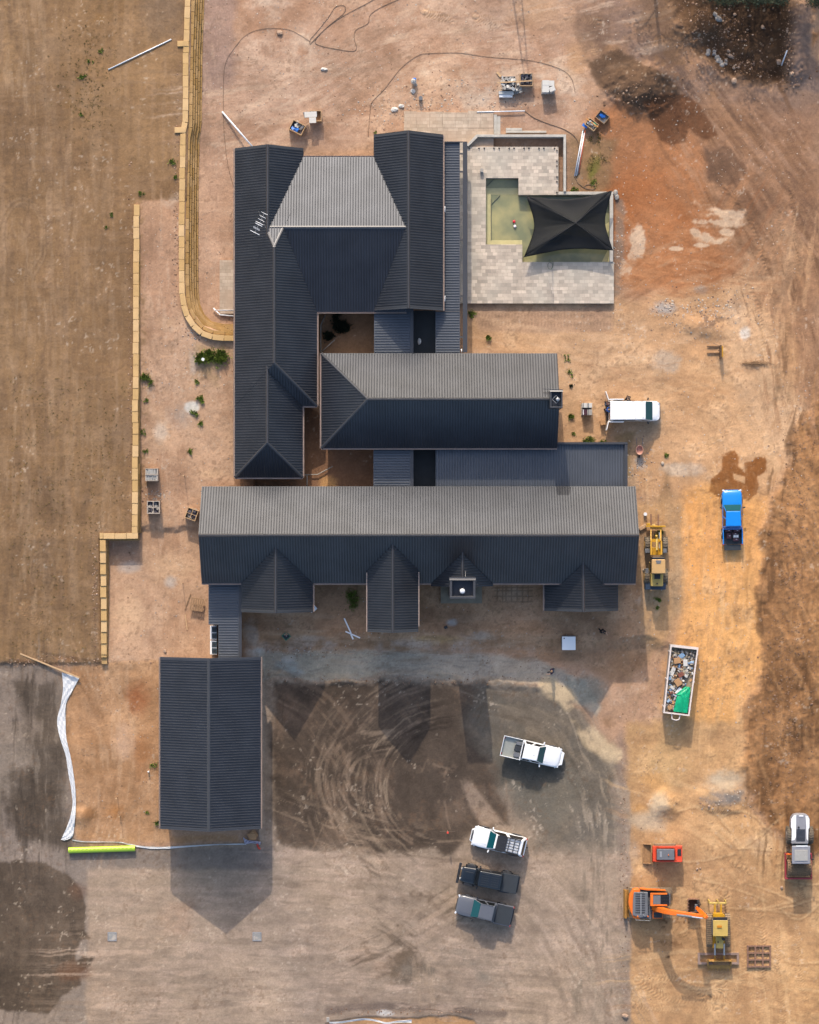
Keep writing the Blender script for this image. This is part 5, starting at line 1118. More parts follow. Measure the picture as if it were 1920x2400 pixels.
# grey ute
loc, rz = place(1134.8, 2134, 166.8)
t = thing('ute', 'silver grey dual cab ute with a black bed cover, southernmost of the row', 'ute', loc, rz)
ute_front(t, P_GREY, 2.55, .92); cabin(t, P_GREY, 1.10, .45, -.85, -.95, 1.09, 1.77, .88, .70); bo = bed(t, P_GREY, -1.03, -2.55, .92, 1.06)
m = MB(); m.box(-1.82, 0, 1.06, 1.38, 1.66, .03); m.build('bed_cover', M_LINER, bo, bevel=.012)
lamps(t, 2.42, .72, .74, -2.56, .84, .72); mirrors(t, .85, .93, 1.12, M_DARK); wheels4(t, 1.68, -1.48, .81)
m = MB(); m.box(-2.62, 0, .42, .14, 1.5, .14); m.build('rear_bumper', M_DARK, t, bevel=.02)
for s in (1, -1): m = MB(); m.box(-.1, s*.66, 1.765, 1.25, .03, .03); m.build('roof_rail', P_GREY, t)
# blue ute with tailgate lowered
loc, rz = place(1717, 1212, 91)
t = thing('ute', 'bright blue dual cab ute with its tailgate down and cases in the bed', 'ute', loc, rz)
ute_front(t, P_BLUE, 2.48, .90); cabin(t, P_BLUE, 1.12, .55, -.85, -.95, 1.09, 1.77, .88, .70); bo = bed(t, P_BLUE, -1.03, -2.45, .90, 1.06, tail=False)
m = MB(); m.box(-2.72, 0, .60, .52, 1.5, .06); m.build('tailgate', M_LINER, t, bevel=.015)
lamps(t, 2.36, .70, .74, -2.45, .84, .72); mirrors(t, .85, .93, 1.12, M_DARK); wheels4(t, 1.62, -1.5, .80)
bx = loc; M_CASE = mat('maroon_tool_case', (.05, .012, .02), rough=.5, var=.1)
def on(loc, rz, x, y, z): c, s = math.cos(rz), math.sin(rz); return (loc[0]+x*c-y*s, loc[1]+x*s+y*c, loc[2]+z)
for (x, y, z, sx, sy, sz, lab) in ((-1.2, -.38, .66, .26, .55, .3, 'dark tool case against the blue cab on the passenger side'), (-1.2, .38, .66, .26, .6, .28, 'dark tool case against the blue cab on the driver side'), (-1.68, .34, .66, .5, .42, .34, 'large dark maroon tool case on the left of the blue bed'),
                             (-1.5, -.2, .66, .22, .5, .3, 'narrow dark case in the middle of the blue bed'), (-2.0, -.28, .66, .34, .5, .3, 'dark case nearest the open tailgate of the blue ute')):
    o = thing('tool_case', lab, 'tool case', on(loc, rz, x, y, z), rz, 'cases in the bed of the blue ute')
    m = MB(); m.box(0, 0, 0, sx, sy, sz); q = m.build('shell', M_CASE, o, bevel=.03); m = MB(); m.box(0, -.05, sz, .03, .16, .03); m.build('handle', M_WHITE, o, bevel=.01)
o = thing('tool_case', 'pale grey case with two round lids in the blue bed', 'tool case', on(loc, rz, -1.72, -.28, .66), rz); m = MB(); m.box(0, 0, 0, .28, .5, .36); q = m.build('shell', M_STEELG, o, bevel=.02)
for s in (1, -1): m = MB(); m.cyl((0, s*.12, .36), (0, s*.12, .375), .09, n=14); m.build('lid', M_WHITE, o)
# white van
g = gz(1487, 962); x, y = P(1487, 962.5, g+1.6)
t = thing('van', 'white delivery van with its rear doors and side doors open', 'van', (x, y, g), 0)
m = MB(); w = .92
body_loft(m, [(2.38, .50, .42, .70, 0), (2.33, .68, .34, .88, .02), (2.2, .8, .30, .98, .03), (1.95, .9, .28, 1.08, .03), (1.55, w, .28, 1.2, .0), (1.4, w, .28, 1.25, 0), (-2.2, w, .28, 1.25, 0), (-2.26, w*.97, .3, 1.24, 0)]); b = m.build('body', P_WHITE, t, smooth=True)
c = cabin(t, P_WHITE, 1.66, .98, -2.2, -2.26, 1.2, 1.95, .93, .88, split=.25, scr_in=.04)
m = MB()
for xx in (-1.6, -.9, -.1, .6):
    for s in (1, -1): m.box(xx, s*.8, 1.945, .3, .02, .012)
m.box(.1, 0, 1.95, .02, 1.6, .006); m.build('roof_seams', M_STEELG, c)
m = MB(); m.cyl((.75, -.6, 1.95), (.75, -.6, 1.99), .03); m.build('roof_antenna', M_DARK, c)
for s, an in ((1, 1.9), (-1, -1.82)):
    m = MB(); x0, y0 = -2.30, s*.92; L = .86; cx, cy = x0+math.cos(an)*L/2, y0+math.sin(an)*L/2; m.box(cx, cy, .45, L, .07, 1.42, an); d = m.build('rear_door', P_WHITE, t, bevel=.02)
for s in (1, -1): m = MB(); m.box(-1.6, s*1.005, .45, 1.3, .1, 1.35); m.build('sliding_door', P_WHITE, t, bevel=.03)
m = MB(); m.box(-2.36, 0, .4, .14, 1.75, .2); m.build('rear_bumper', M_DARK, t, bevel=.03)
m = MB(); m.box(2.34, 0, .32, .16, 1.5, .24); m.build('bumper', M_DARK, t, bevel=.05)
for s in (1, -1): m = MB(); m.box(2.12, s*.72, .88, .34, .18, .12, s*-.6); m.build('headlight', M_LAMP, t, bevel=.03)
mirrors(t, 1.25, .97, 1.22, M_DARK)
for xx in (1.45, -1.4):
    for s in (1, -1): wheel(t, xx, s*.82, .34, .22)
vl = t.location.copy()
# ---- tracked machines
def track(t, x0, x1, y, w, h, mt=M_TRK, name='track', sp=.17, frame=M_MUD):
    m = MB(); n = 8; pts = [(x0+h/2-math.sin(math.pi*i/n)*h/2, h/2-math.cos(math.pi*i/n)*h/2) for i in range(n+1)]+[(x1-h/2+math.sin(math.pi*i/n)*h/2, h/2+math.cos(math.pi*i/n)*h/2) for i in range(n+1)]
    m.loft([[(a, y-w/2, b) for a, b in pts], [(a, y+w/2, b) for a, b in pts]])
    xx = x0+h/2
    while xx < x1-h/2: m.box(xx, y, h-.01, sp*.42, w+.02, .05); m.box(xx, y, -.02, sp*.42, w+.02, .03); xx += sp
    for e, s in ((x0+h/2, -1), (x1-h/2, 1)):
        for a in (0, .6, -.6, 1.1, -1.1): m.box(e+s*math.cos(a)*h/2, y, h/2+math.sin(a)*h/2-.03, .06, w+.02, .07, ry=s*-a)
    return m.build(name, mt, t)
# orange excavator (front faces +x)
loc, rz = place(1523, 2116, 0, zc=1.5)
t = thing('excavator', 'orange tracked excavator with raised boom reaching towards the yellow loader', 'excavator', loc, rz)
ex = lambda X, Y, z: (P(X, Y, loc[2]+z)[0]-loc[0], P(X, Y, loc[2]+z)[1]-loc[1], z)
a = ex(1475, 2150, .4); b = ex(1575, 2081, .4)
track(t, a[0], b[0], b[1]-.22, .48, .8); track(t, a[0], b[0], a[1]+.22, .48, .8)
m = MB(); m.box(0, (a[1]+b[1])/2, .3, 2.6, b[1]-a[1]-1, .5); m.cyl((0, (a[1]+b[1])/2, .7), (0, (a[1]+b[1])/2, 1.0), .6, n=20); m.build('undercarriage', M_MGREY, t)
bl = ex(1465.5, 2119, .5); m = MB(); m.box(bl[0], bl[1], .02, .18, 2.55, .75, ry=.12); m.box(bl[0]+.22, bl[1], .1, .25, 2.5, .08); m.box(bl[0]+.6, bl[1]+.4, .3, .7, .14, .16); m.box(bl[0]+.6, bl[1]-.4, .3, .7, .14, .16); m.build('dozer_blade', mat('old_ochre_paint', A(176, 126, 52), rough=.7, var=.25, vscale=5), t, bevel=.01)
pl_ = [ex(*q, 1.4)[:2] for q in ((1472.5, 2116), (1475.5, 2096), (1484, 2082), (1496, 2081), (1500, 2084), (1500, 2154), (1484, 2151), (1477, 2135))]
m = MB(); m.prism(pl_, 1.0, 1.75); hb = m.build('counterweight', M_ORG, t, bevel=.09, seg=3)
m = MB(); m.prism([ex(*q, 1.4)[:2] for q in ((1500.3, 2083), (1524, 2087), (1560, 2089), (1572, 2096), (1572, 2120), (1553, 2122), (1553, 2151), (1525, 2154), (1500.3, 2154))], .98, 1.12); m.build('deck', M_MGREY, t)
m = MB(); m.prism([ex(*q, 1.9)[:2] for q in ((1486, 2091), (1519, 2092), (1519, 2148), (1500, 2151), (1483, 2145), (1484, 2110))], 1.12, 1.9); en = m.build('engine_cover', M_MGREY, t, bevel=.04)
g_ = MB()
for k in range(9):
    a = ex(1489+0, 2095+k*5.5, 1.92); g_.box(a[0]+.45, a[1], 1.9, .85, .06, .03)
g_.build('engine_vents', M_DARK, en)
m = MB(); a = ex(1505, 2120, 1.9); m.box(a[0]-.1, a[1], 1.9, .08, 1.9, .06); m.cyl((a[0]+.1, a[1]-.9, 1.9), (a[0]+.1, a[1]-.9, 2.3), .05); m.build('exhaust_guard', M_STEELG, en)
m = MB(); m.prism([ex(*q, 1.5)[:2] for q in ((1500.5, 2081.3), (1560, 2086), (1562, 2088.3), (1519, 2087), (1500.5, 2084.5))], 1.0, 1.55); m.build('side_pod', M_ORG, t, bevel=.02)
def eb(X0, Y0, X1, Y1, z0, z1, nm, mt, bv=.03, par=None):
    p = ex(X0, Y1, z1); q = ex(X1, Y0, z1); m = MB(); m.box((p[0]+q[0])/2, (p[1]+q[1])/2, z0, q[0]-p[0], q[1]-p[1], z1-z0); return m.build(nm, mt, par or t, bevel=bv)
cb = eb(1526, 2094.5, 1569, 2123, 1.12, 2.75, 'cab', M_SIDEG, .05)
eb(1524.5, 2093, 1564, 2096.8, 2.76, 2.84, 'cab_frame', M_ORG, .01, cb); eb(1524.5, 2120, 1564, 2123.5, 2.76, 2.84, 'cab_frame', M_ORG, .01, cb); eb(1524.5, 2097, 1531, 2119.8, 2.76, 2.83, 'cab_frame', M_ORG, .01, cb)
eb(1531.2, 2099, 1548.5, 2119.5, 2.755, 2.82, 'cab_roof', M_MGREY, .02, cb)
m = MB()
for k in range(9): a = ex(1549.5+k*2.3, 2109.5, 2.8); m.box(a[0], a[1], 2.78, .03, .95, .05)
a = ex(1559, 2109.5, 2.8)
for k in (-.3, 0, .3): m.box(a[0], a[1]+k, 2.77, .85, .03, .03)
m.build('front_guard', M_DARK, cb)
eb(1530, 2136, 1553, 2153, 1.12, 1.75, 'tool_locker', M_ORG); eb(1532.5, 2138.5, 1552, 2151, 1.753, 1.78, 'step_plate', M_LINER, 0)
def beam(t, pts, ws, hs, nm, mt):
    """box girder through pts (x,y,z)"""
    m = MB(); rings = []
    for k, p in enumerate(pts):
        p = Vector(p); d = (Vector(pts[min(k+1, len(pts)-1)])-Vector(pts[max(k-1, 0)])).normalized(); s = d.cross(Vector((0, 0, 1))).normalized(); u = s.cross(d)
        w, h = ws[k]/2, hs[k]/2; rings.append([p-s*w-u*h, p+s*w-u*h, p+s*w+u*h, p-s*w+u*h])
    m.loft(rings); return m.build(nm, mt, t, bevel=.03)
bm = beam(t, [ex(1532, 2127, 1.6), ex(1545, 2131, 2.6), ex(1562, 2136, 3.7), ex(1580, 2139, 4.35), ex(1610, 2143, 4.65), ex(1636, 2146, 4.6), ex(1648, 2146, 4.5)], [.42, .46, .44, .42, .36, .32, .3], [.4, .5, .55, .6, .5, .4, .3], 'boom', M_ORG)
for s, (A0, A1) in ((1, (ex(1550, 2136.5, 1.9), ex(1578, 2143, 4.0))), (2, (ex(1586, 2144.5, 5.0), ex(1647, 2152, 5.0)))):
    m = MB(); A0 = Vector(A0); A1 = Vector(A1); mid = A0.lerp(A1, .58); m.cyl(A0, mid, .11, n=10); c_ = m.build('hydraulic_cylinder', M_MGREY if s == 2 else M_ORG, t, smooth=False); m = MB(); m.cyl(mid, A1, .06, n=8); m.build('piston_rod', mat('chrome_rod', (.6, .6, .62), rough=.2, metal=.9, var=0), c_)
st_ = beam(t, [ex(1656, 2151, 4.9), ex(1650, 2144, 4.3), ex(1640, 2134, 2.6), ex(1634, 2128, 1.4)], [.3, .34, .3, .26], [.25, .55, .4, .3], 'stick', M_ORG)
bk = MB(); c0 = ex(1627, 2122, .6)
pr = [(-.75, .95), (-.72, .15), (-.35, -.05), (.15, 0), (.5, .35), (.6, .95)]
A_ = [(c0[0]+u*.75, c0[1]+.55, z+.05) for u, z in pr]; B_ = [(c0[0]+u*.75, c0[1]-.65, z+.05) for u, z in pr]
for k in range(len(pr)-1):
    q = [A_[k], A_[k+1], B_[k+1], B_[k]]; bk.add(q+[(p[0], p[1], p[2]+.05) for p in q], [(0, 1, 2, 3), (7, 6, 5, 4), (0, 4, 5, 1), (1, 5, 6, 2), (2, 6, 7, 3), (3, 7, 4, 0)])
for S_ in (A_, B_): bk.add(S_+[(p[0], p[1]+.04, p[2]) for p in S_], [tuple(range(6)), tuple(range(6, 12))[::-1]])
for k in range(5): bk.box(c0[0]-.6, c0[1]-.6+k*.28, .95, .2, .09, .07)
bk.build('bucket', M_RUST, t)
eb(1629, 2120, 1638, 2137, 1.0, 1.3, 'bucket_linkage', M_MGREY, .03)
m = MB()
for k in range(4):
    p0 = Vector(ex(1634+k*1.2, 2110, 1.2)); p1 = Vector(ex(1636+k, 2126, 1.5)); m.tube([p0, p0.lerp(p1, .5)+Vector((.05*k, 0, .25)), p1], .025, 5)
m.build('hydraulic_hoses', M_DARK, t)
m = MB(); a = ex(1500, 2155, 1.8); m.tube([ex(1490, 2153, 1.9), ex(1490, 2156, 1.9), ex(1524, 2158, 1.9), ex(1524, 2153, 1.9)], .02, 5); m.build('handrail', M_STEELG, t)
for Xb in (1495, 1519): m = MB(); a = ex(Xb, 2148, 1.92); m.cyl((a[0], a[1], 1.9), (a[0], a[1], 2.02), .07, .05, n=10); m.build('beacon', M_ORG, t)
# yellow track loader (bucket to the south)
loc, rz = place(1688, 2180, 0, zc=1.2)
t = thing('track_loader', 'yellow tracked loader with flat canopy, toothed front bucket and rear ripper', 'track loader', loc, 0)
def lx(loc): return lambda X, Y, z: (P(X, Y, loc[2]+z)[0]-loc[0], P(X, Y, loc[2]+z)[1]-loc[1], z)
ex = lx(loc)
def ytrack(X0, X1, Y0, Y1, h, mt=M_TRK):
    a = ex(X0, Y1, h); b = ex(X1, Y0, h); e = MB(); w = b[0]-a[0]; cx = (a[0]+b[0])/2
    n = 8; y0, y1 = a[1], b[1]; pts = [(y0+h/2-math.sin(math.pi*i/n)*h/2, h/2-math.cos(math.pi*i/n)*h/2) for i in range(n+1)]+[(y1-h/2+math.sin(math.pi*i/n)*h/2, h/2+math.cos(math.pi*i/n)*h/2) for i in range(n+1)]
    e.loft([[(cx+w/2, p, q) for p, q in pts], [(cx-w/2, p, q) for p, q in pts]]); yy = y0+h/2
    while yy < y1-h/2+.05: e.box(cx, yy, h-.01, w+.03, .06, .07); yy += .185
    for s, e0 in ((-1, y0+h/2), (1, y1-h/2)):
        for a_ in (.2, .75, 1.2): e.box(cx, e0+s*math.cos(a_)*h/2, h/2+math.sin(a_)*h/2-.03, w+.03, .08, .07, rx=s*(math.pi/2-a_)*-1)
    return e.build('track', mt, t)
ytrack(1657.5, 1670, 2142, 2220, .95); ytrack(1700, 1711.5, 2142, 2220, .95)
eb(1671, 2144, 1699, 2222, .5, 1.0, 'chassis', M_YEL); cb = eb(1672, 2158, 1705.8, 2193.5, 1.0, 2.45, 'cab', M_MGREY, .03)
eb(1671.5, 2157.5, 1706.3, 2194.5, 2.46, 2.6, 'canopy', M_YELF, .03, cb); eb(1681, 2169, 1692, 2175, 2.605, 2.68, 'roof_vent', mat('ochre_vent', A(214, 140, 20), rough=.6), .02, cb); eb(1672, 2150, 1705, 2157, 1.9, 2.1, 'rear_screen', M_DARK, .02)
hd = eb(1678.5, 2194.8, 1696, 2223, 1.0, 1.75, 'engine_hood', M_YELF, .05); a = ex(1695, 2200, 1.8); m = MB(); m.cyl((a[0], a[1], 1.7), (a[0], a[1], 2.15), .13, n=14); m.build('exhaust', M_DARK, hd); eb(1682, 2206, 1684.5, 2210, 1.752, 1.8, 'fuel_cap', M_DARK, 0, hd)
for X in (1675.8, 1697.4):
    m = MB(); m.loft([[ex(X+s*1.0, 2206, z) for s, z in ((-1, 1.35), (1, 1.35), (1, 1.6), (-1, 1.6))], [ex(X+s*1.0, 2252, z) for s, z in ((-1, .55), (1, .55), (1, .8), (-1, .8))]]); m.build('lift_arm', M_YEL, t)
    m = MB(); m.cyl(ex(X, 2212, 1.75), ex(X, 2238, 1.35), .08, n=8); m.build('hydraulic_cylinder', M_STEELG, t)
bk = MB(); a = ex(1660, 2266, .6); b = ex(1714, 2250, .6); W_ = b[0]-a[0]; cx = (a[0]+b[0])/2; yb, yf = b[1], a[1]
bk.box(cx, yb-.04, .1, W_, .08, .95); bk.box(cx, (yb+yf)/2, .05, W_, abs(yb-yf), .08); 
for s in (-1, 1): bk.prism([(cx+s*W_/2-.05, yb), (cx+s*W_/2+.05, yb), (cx+s*W_/2+.05, yf), (cx+s*W_/2-.05, yf)], .05, lambda x, y: .95-.65*max(0, (yb-y))/abs(yb-yf))
bk.box(cx, yf-.1, .03, W_, .28, .06)
for k in range(8): bk.box(cx-W_/2+.08+k*(W_-.16)/7, yf-.3, .02, .08, .3, .07)
bk.build('bucket', mat('worn_bucket', A(214, 160, 84, .55), rough=.7, var=.3, vscale=3), t); eb(1672, 2253, 1711, 2262, .14, .5, 'soil_load', M_MUD, .04)
eb(1662.6, 2115, 1703, 2119.5, .9, 1.15, 'ripper_beam', M_YELF); 
for X in (1663, 1683, 1701.5): eb(X-1.2, 2111, X+1.2, 2118, .1, 1.2, 'ripper_shank', M_YELF, .01)
for X in (1676, 1690.5): eb(X-2, 2119.7, X+2, 2148, .85, 1.15, 'ripper_arm', M_YEL); 
eb(1672, 2140, 1695, 2150, .9, 1.3, 'ripper_mount', M_YEL)
def frame_grid(nm, lab, cat, X0, Y0, X1, Y1, nx, ny, bw, h, mt, grp=None, extra=()):
    g = gz((X0+X1)/2, (Y0+Y1)/2)+.02; o = thing(nm, lab, cat, (*P((X0+X1)/2, (Y0+Y1)/2, g), g), 0, grp)
    for i in range(nx+1):
        X = X0+(X1-X0)*i/nx; a = P(X, Y1, g); b = P(X, Y0, g); m = MB(); m.box(a[0], (a[1]+b[1])/2, g, bw, b[1]-a[1]+bw, h); m.build('rail', mt, o, world=True)
    for j in range(ny+1):
        Y = Y0+(Y1-Y0)*j/ny; a = P(X0, Y, g); b = P(X1, Y, g); m = MB(); m.box((a[0]+b[0])/2, a[1], g+.003, b[0]-a[0]+bw*1.1, bw*.97, h+.004); m.build('cross_rail', mt, o, world=True)
    return o
frame_grid('steel_frame', 'long rectangular pale steel frame lying under the yellow loader bucket', 'steel frame', 1638, 2235, 1729, 2257, 1, 1, .2, .2, mat('pale_steel', A(172, 144, 128), rough=.7, var=.2))
o = frame_grid('drag_mat', 'rusty square three by three grid frame lying on the sand', 'drag frame', 1752.5, 2217, 1805, 2265, 3, 3, .14, .16, M_RUST)
for X in (1774, 1779): a = P(X, 2224, -.8); m = MB(); m.box(a[0], a[1], gz(1778, 2240)+.03, .07, .5, .1); m.build('hitch_bar', M_RUST, o, world=True)
# red skid steer (bucket to the west)
loc, rz = place(1554, 2001, 0, zc=1.0); ex = lx(loc)
t = thing('skid_steer', 'small red tracked skid steer loader with a mud caked bucket', 'skid steer', loc, 0)
a = ex(1534, 2018, .6); b = ex(1584, 1979, .6)
track(t, a[0], b[0], b[1]-.12, .3, .7, sp=.15); track(t, a[0], b[0], a[1]+.16, .3, .7, sp=.15)
eb(1531, 1983.5, 1599, 2019, .45, .9, 'chassis', M_REDO); eb(1585, 1982, 1599.5, 2020, .9, 1.45, 'engine_cover', M_REDO, .05); eb(1588, 1990, 1597, 2006, 1.452, 1.49, 'engine_vents', M_DARK, .01)
for Y0, Y1 in ((1983, 1987.5), (2017, 2020.5)): m = MB(); m.loft([[ex(1598, Y, z) for Y, z in ((Y0, 1.2), (Y1, 1.2), (Y1, 1.5), (Y0, 1.5))], [ex(1545, Y, z) for Y, z in ((Y0, 1.0), (Y1, 1.0), (Y1, 1.3), (Y0, 1.3))], [ex(1529, Y, z) for Y, z in ((Y0, .3), (Y1, .3), (Y1, .55), (Y0, .55))]]); m.build('lift_arm', M_REDO, t, bevel=.02)
eb(1583, 1987.8, 1587, 2016.8, 1.3, 1.5, 'arm_brace', M_REDO); eb(1530, 1988, 1534.5, 2016, .4, .8, 'front_brace', M_REDO)
cb = eb(1539, 1989.5, 1581.5, 2016, .9, 1.9, 'cab', M_SIDEG, .06); rf = eb(1540, 1990, 1581, 2015.6, 1.905, 1.99, 'cab_roof', M_MGREY, .06, cb); eb(1546.5, 1996, 1551.5, 2009, 1.992, 2.01, 'roof_hatch', M_STEELG, .01, cb)
a = ex(1567, 2004, 2.0); m = MB(); m.cyl((a[0], a[1], 1.99), (a[0], a[1], 2.1), .06, .045, n=10); m.build('beacon', M_ORG, cb)
bk = MB(); a = ex(1507.5, 2024.5, .5); b = ex(1527.5, 1979.5, .5); cy = (a[1]+b[1])/2; W_ = b[1]-a[1]
bk.box(b[0]-.03, cy, .08, .06, W_, .55); bk.box((a[0]+b[0])/2, cy, .03, b[0]-a[0], W_, .06); bk.box(a[0]+.03, cy, .05, .1, W_, .12)
for s in (-1, 1): bk.prism([(a[0], cy+s*W_/2-.025), (b[0], cy+s*W_/2-.025), (b[0], cy+s*W_/2+.025), (a[0], cy+s*W_/2+.025)], .03, lambda x, y: .2+.42*(x-a[0])/(b[0]-a[0]))
bk.build('bucket', M_MUD, t)
# soil compactor
loc, rz = place(1874, 1983, 0, zc=1.5); ex = lx(loc)
t = thing('soil_compactor', 'white and grey soil compactor with red framed padfoot drum', 'compactor', loc, 0)
M_WGREY = mat('roller_grey', (0.2, 0.2, 0.22), rough=.45, var=.08)
pl_ = [ex(*q, 1.6)[:2] for q in ((1855, 1918), (1860, 1910), (1868, 1907.5), (1886, 1907.5), (1893, 1910), (1898, 1918), (1898, 1940), (1895.5, 1943), (1894.5, 1978), (1855, 1978), (1855.5, 1943), (1853, 1938))]
m = MB(); m.prism(pl_, .7, 1.7); hd = m.build('engine_hood', M_WGREY, t, bevel=.08, seg=3)
for q in (((1855, 1919), (1860, 1912), (1866.5, 1910.5), (1866, 1962), (1863, 1969), (1855.5, 1971), (1856, 1943), (1853.8, 1938)), ((1888, 1911.5), (1893, 1913), (1897.3, 1920), (1897.3, 1940), (1894.8, 1943), (1894, 1972), (1890.5, 1966), (1889.5, 1930))):
    m = MB(); m.prism([ex(*p, 1.7)[:2] for p in q], 1.3, 1.735); m.build('side_panel', P_WHITE, hd, bevel=.03)
m = MB()
for k in range(10): a = ex(1877, 1944.5+k*2.9, 1.73); m.box(a[0], a[1], 1.70, .8, .055, .035)
m.build('radiator_vents', M_DARK, hd); a = ex(1872, 1939, 1.75); m = MB(); m.cyl((a[0], a[1], 1.68), (a[0], a[1], 1.85), .08, n=12); m.build('exhaust', M_DARK, hd); eb(1873, 1911, 1883, 1914, 1.703, 1.74, 'badge_plate', P_WHITE, .01, hd)
for X, s in ((1849.5, -1), (1898.5, 1)):
    a = ex(X, 1957, .75); m = MB(); m.cyl((a[0]-.24, a[1], .75), (a[0]+.24, a[1], .75), .75, n=28)
    for i in range(22):
        an = 2*math.pi*i/22
        for q in (-1, 1): m.box(a[0]+q*.12, a[1]+math.cos(an)*.75, .75+math.sin(an)*.75-.035, .25, .09, .08, q*.45, rx=an-math.pi/2)
    wh = m.build('wheel', M_TYRED, t); m = MB(); m.cyl((a[0]+s*.22, a[1], .75), (a[0]+s*.26, a[1], .75), .4, n=18); m.build('rim', M_RIM, wh)
eb(1858, 1975, 1893, 1990, .6, 1.3, 'articulation', M_MGREY)
cb = eb(1858, 1985, 1897, 2022, 1.2, 2.75, 'cab', M_SIDEG, .07); rf = eb(1856.5, 1982.5, 1899.5, 2025, 2.755, 2.9, 'cab_roof', M_WGREY, .1, cb); eb(1866, 1981.6, 1893, 1984.4, 2.8, 2.93, 'roof_edge', P_WHITE, .02, rf) if False else None
m = MB(); a = ex(1866, 1984, 2.9); b = ex(1893, 1981.8, 2.9); m.box((a[0]+b[0])/2, (a[1]+b[1])/2, 2.905, b[0]-a[0], .1, .03); m.build('roof_trim', P_WHITE, cb)
m = MB(); a = ex(1862.5, 2018, 2.9); b = ex(1893.5, 1992, 2.9); m.box((a[0]+b[0])/2, (a[1]+b[1])/2, 2.9, b[0]-a[0], b[1]-a[1], .05); m.build('roof_hatch', mat('roller_roof', (0.27, .26, .24), rough=.5), cb, bevel=.03)
M_MRED = mat('frame_red', (.22, .02, .03), rough=.5, var=.15)
for q in ((1840, 2000, 1903.5, 2004, 'drum_frame'), (1840, 2057.5, 1903.5, 2061, 'drum_frame'), (1840, 2004.3, 1843.5, 2057.2, 'drum_frame'), (1900.8, 2004.3, 1903.5, 2057.2, 'drum_frame')): eb(*q[:4], .55, .95, q[4], M_MRED, .02)
a = ex(1844.5, 2032, .75); b = ex(1900, 2032, .75); m = MB(); m.cyl((a[0], a[1], .75), (b[0], a[1], .75), .72, n=32); W_ = b[0]-a[0]
for i in range(20):
    an = 2*math.pi*i/20
    for k in range(11): m.box(a[0]+.12+k*(W_-.24)/10, a[1]+math.cos(an+(k % 2)*.157)*.74, .75+math.sin(an+(k % 2)*.157)*.74-.05, .11, .1, .1, rx=an+(k % 2)*.157-math.pi/2, tx=.7, ty=.7)
m.build('padfoot_drum', mat('muddy_drum', A(142, 116, 88), rough=.95, var=.35, vscale=7), t); eb(1843.5, 2001, 1853, 2003.8, .96, 1.2, 'warning_strip', M_ORG, .01); a = ex(1901, 2013, 2.0); m = MB(); m.box(a[0]+.1, a[1], 2.2, .2, .12, .2); m.build('wing_mirror', M_DARK, t, bevel=.02)
# yellow wheel loader with forks, parked by the longest wing
loc, rz = place(1538, 1312, 0, zc=1.3); ex = lx(loc)
t = thing('wheel_loader', 'articulated yellow wheel loader fitted with a fork carriage', 'wheel loader', loc, 0)
for (X, Y, r) in ((1517.5, 1277, .68), (1559, 1277, .68), (1516, 1352, .68), (1559, 1352, .68)):
    a = ex(X, Y, .9); m = MB(); m.cyl((a[0]-.22, a[1], r), (a[0]+.22, a[1], r), r, n=26)
    for i in range(18):
        an = 2*math.pi*i/18
        for q in (-1, 1): m.box(a[0]+q*.11, a[1]+math.cos(an)*r, r+math.sin(an)*r-.035, .24, .09, .075, q*.4, rx=an-math.pi/2)
    wh = m.build('wheel', M_TYRED, t); s = -1 if X < 1530 else 1; m = MB(); m.cyl((a[0]+s*.2, a[1], r), (a[0]+s*.24, a[1], r), r*.5, n=16); m.build('rim', M_YEL, wh)
eb(1512, 1286, 1523.5, 1296, 1.2, 1.35, 'mudguard', M_MGREY, .03); eb(1554, 1286, 1563, 1296, 1.2, 1.35, 'mudguard', M_MGREY, .03); eb(1513, 1332, 1520, 1345, 1.0, 1.3, 'fuel_tank', M_MGREY, .03)
m = MB()
for X in (1526.5, 1550.5): m.loft([[ex(X+s, 1300, z) for s, z in ((-2, 1.3), (2, 1.3), (2, 1.9), (-2, 1.9))], [ex(X+s*.8, 1268, z) for s, z in ((-2, 1.2), (2, 1.2), (2, 1.7), (-2, 1.7))]])
m.loft([[ex(1527, 1270, z) for z in (1.0, 1.4)]+[ex(1527, 1263, z) for z in (1.4, 1.0)], [ex(1550, 1270, z) for z in (1.0, 1.4)]+[ex(1550, 1263, z) for z in (1.4, 1.0)]]); fr = m.build('front_frame', M_YEL, t)
eb(1528, 1283, 1549, 1301, .6, 1.25, 'articulation', M_YEL)
for X in (1526, 1549): m = MB(); m.loft([[ex(X+s*1.3, 1267, z) for s, z in ((-1, 1.15), (1, 1.15), (1, 1.5), (-1, 1.5))], [ex(X+s, 1240, z) for s, z in ((-1, .3), (1, .3), (1, .6), (-1, .6))]]); m.build('lift_arm', M_YEL, t)
m = MB(); m.cyl(ex(1539.5, 1290, 1.7), ex(1539.5, 1258, 1.3), .09, n=10); m.build('tilt_cylinder', M_YELF, t); m = MB(); m.cyl(ex(1546.5, 1286, 1.4), ex(1545.5, 1248, .9), .05, n=8); m.build('hydraulic_pipe', M_STEELG, t)
m = MB(); m.cyl(ex(1536.5, 1257, 1.4), ex(1540.5, 1257, 1.4), .14, n=12); m.build('pivot', M_YEL, t)
cg = eb(1514.5, 1232, 1560.5, 1235.5, .25, .8, 'fork_carriage', M_YEL, .02); eb(1525, 1236, 1552, 1239.5, .3, .6, 'carriage_brace', M_YEL, .01, cg); eb(1516, 1226, 1524.5, 1231.7, .5, .8, 'lamp_bracket', M_YEL, .03, cg); eb(1528.5, 1229, 1536, 1233, .5, .75, 'lamp_bracket', M_YELF, .03, cg)
for X in (1526, 1543): eb(X-1.6, 1205, X+1.6, 1231.7, .06, .12, 'fork_tine', M_RUST, .01)
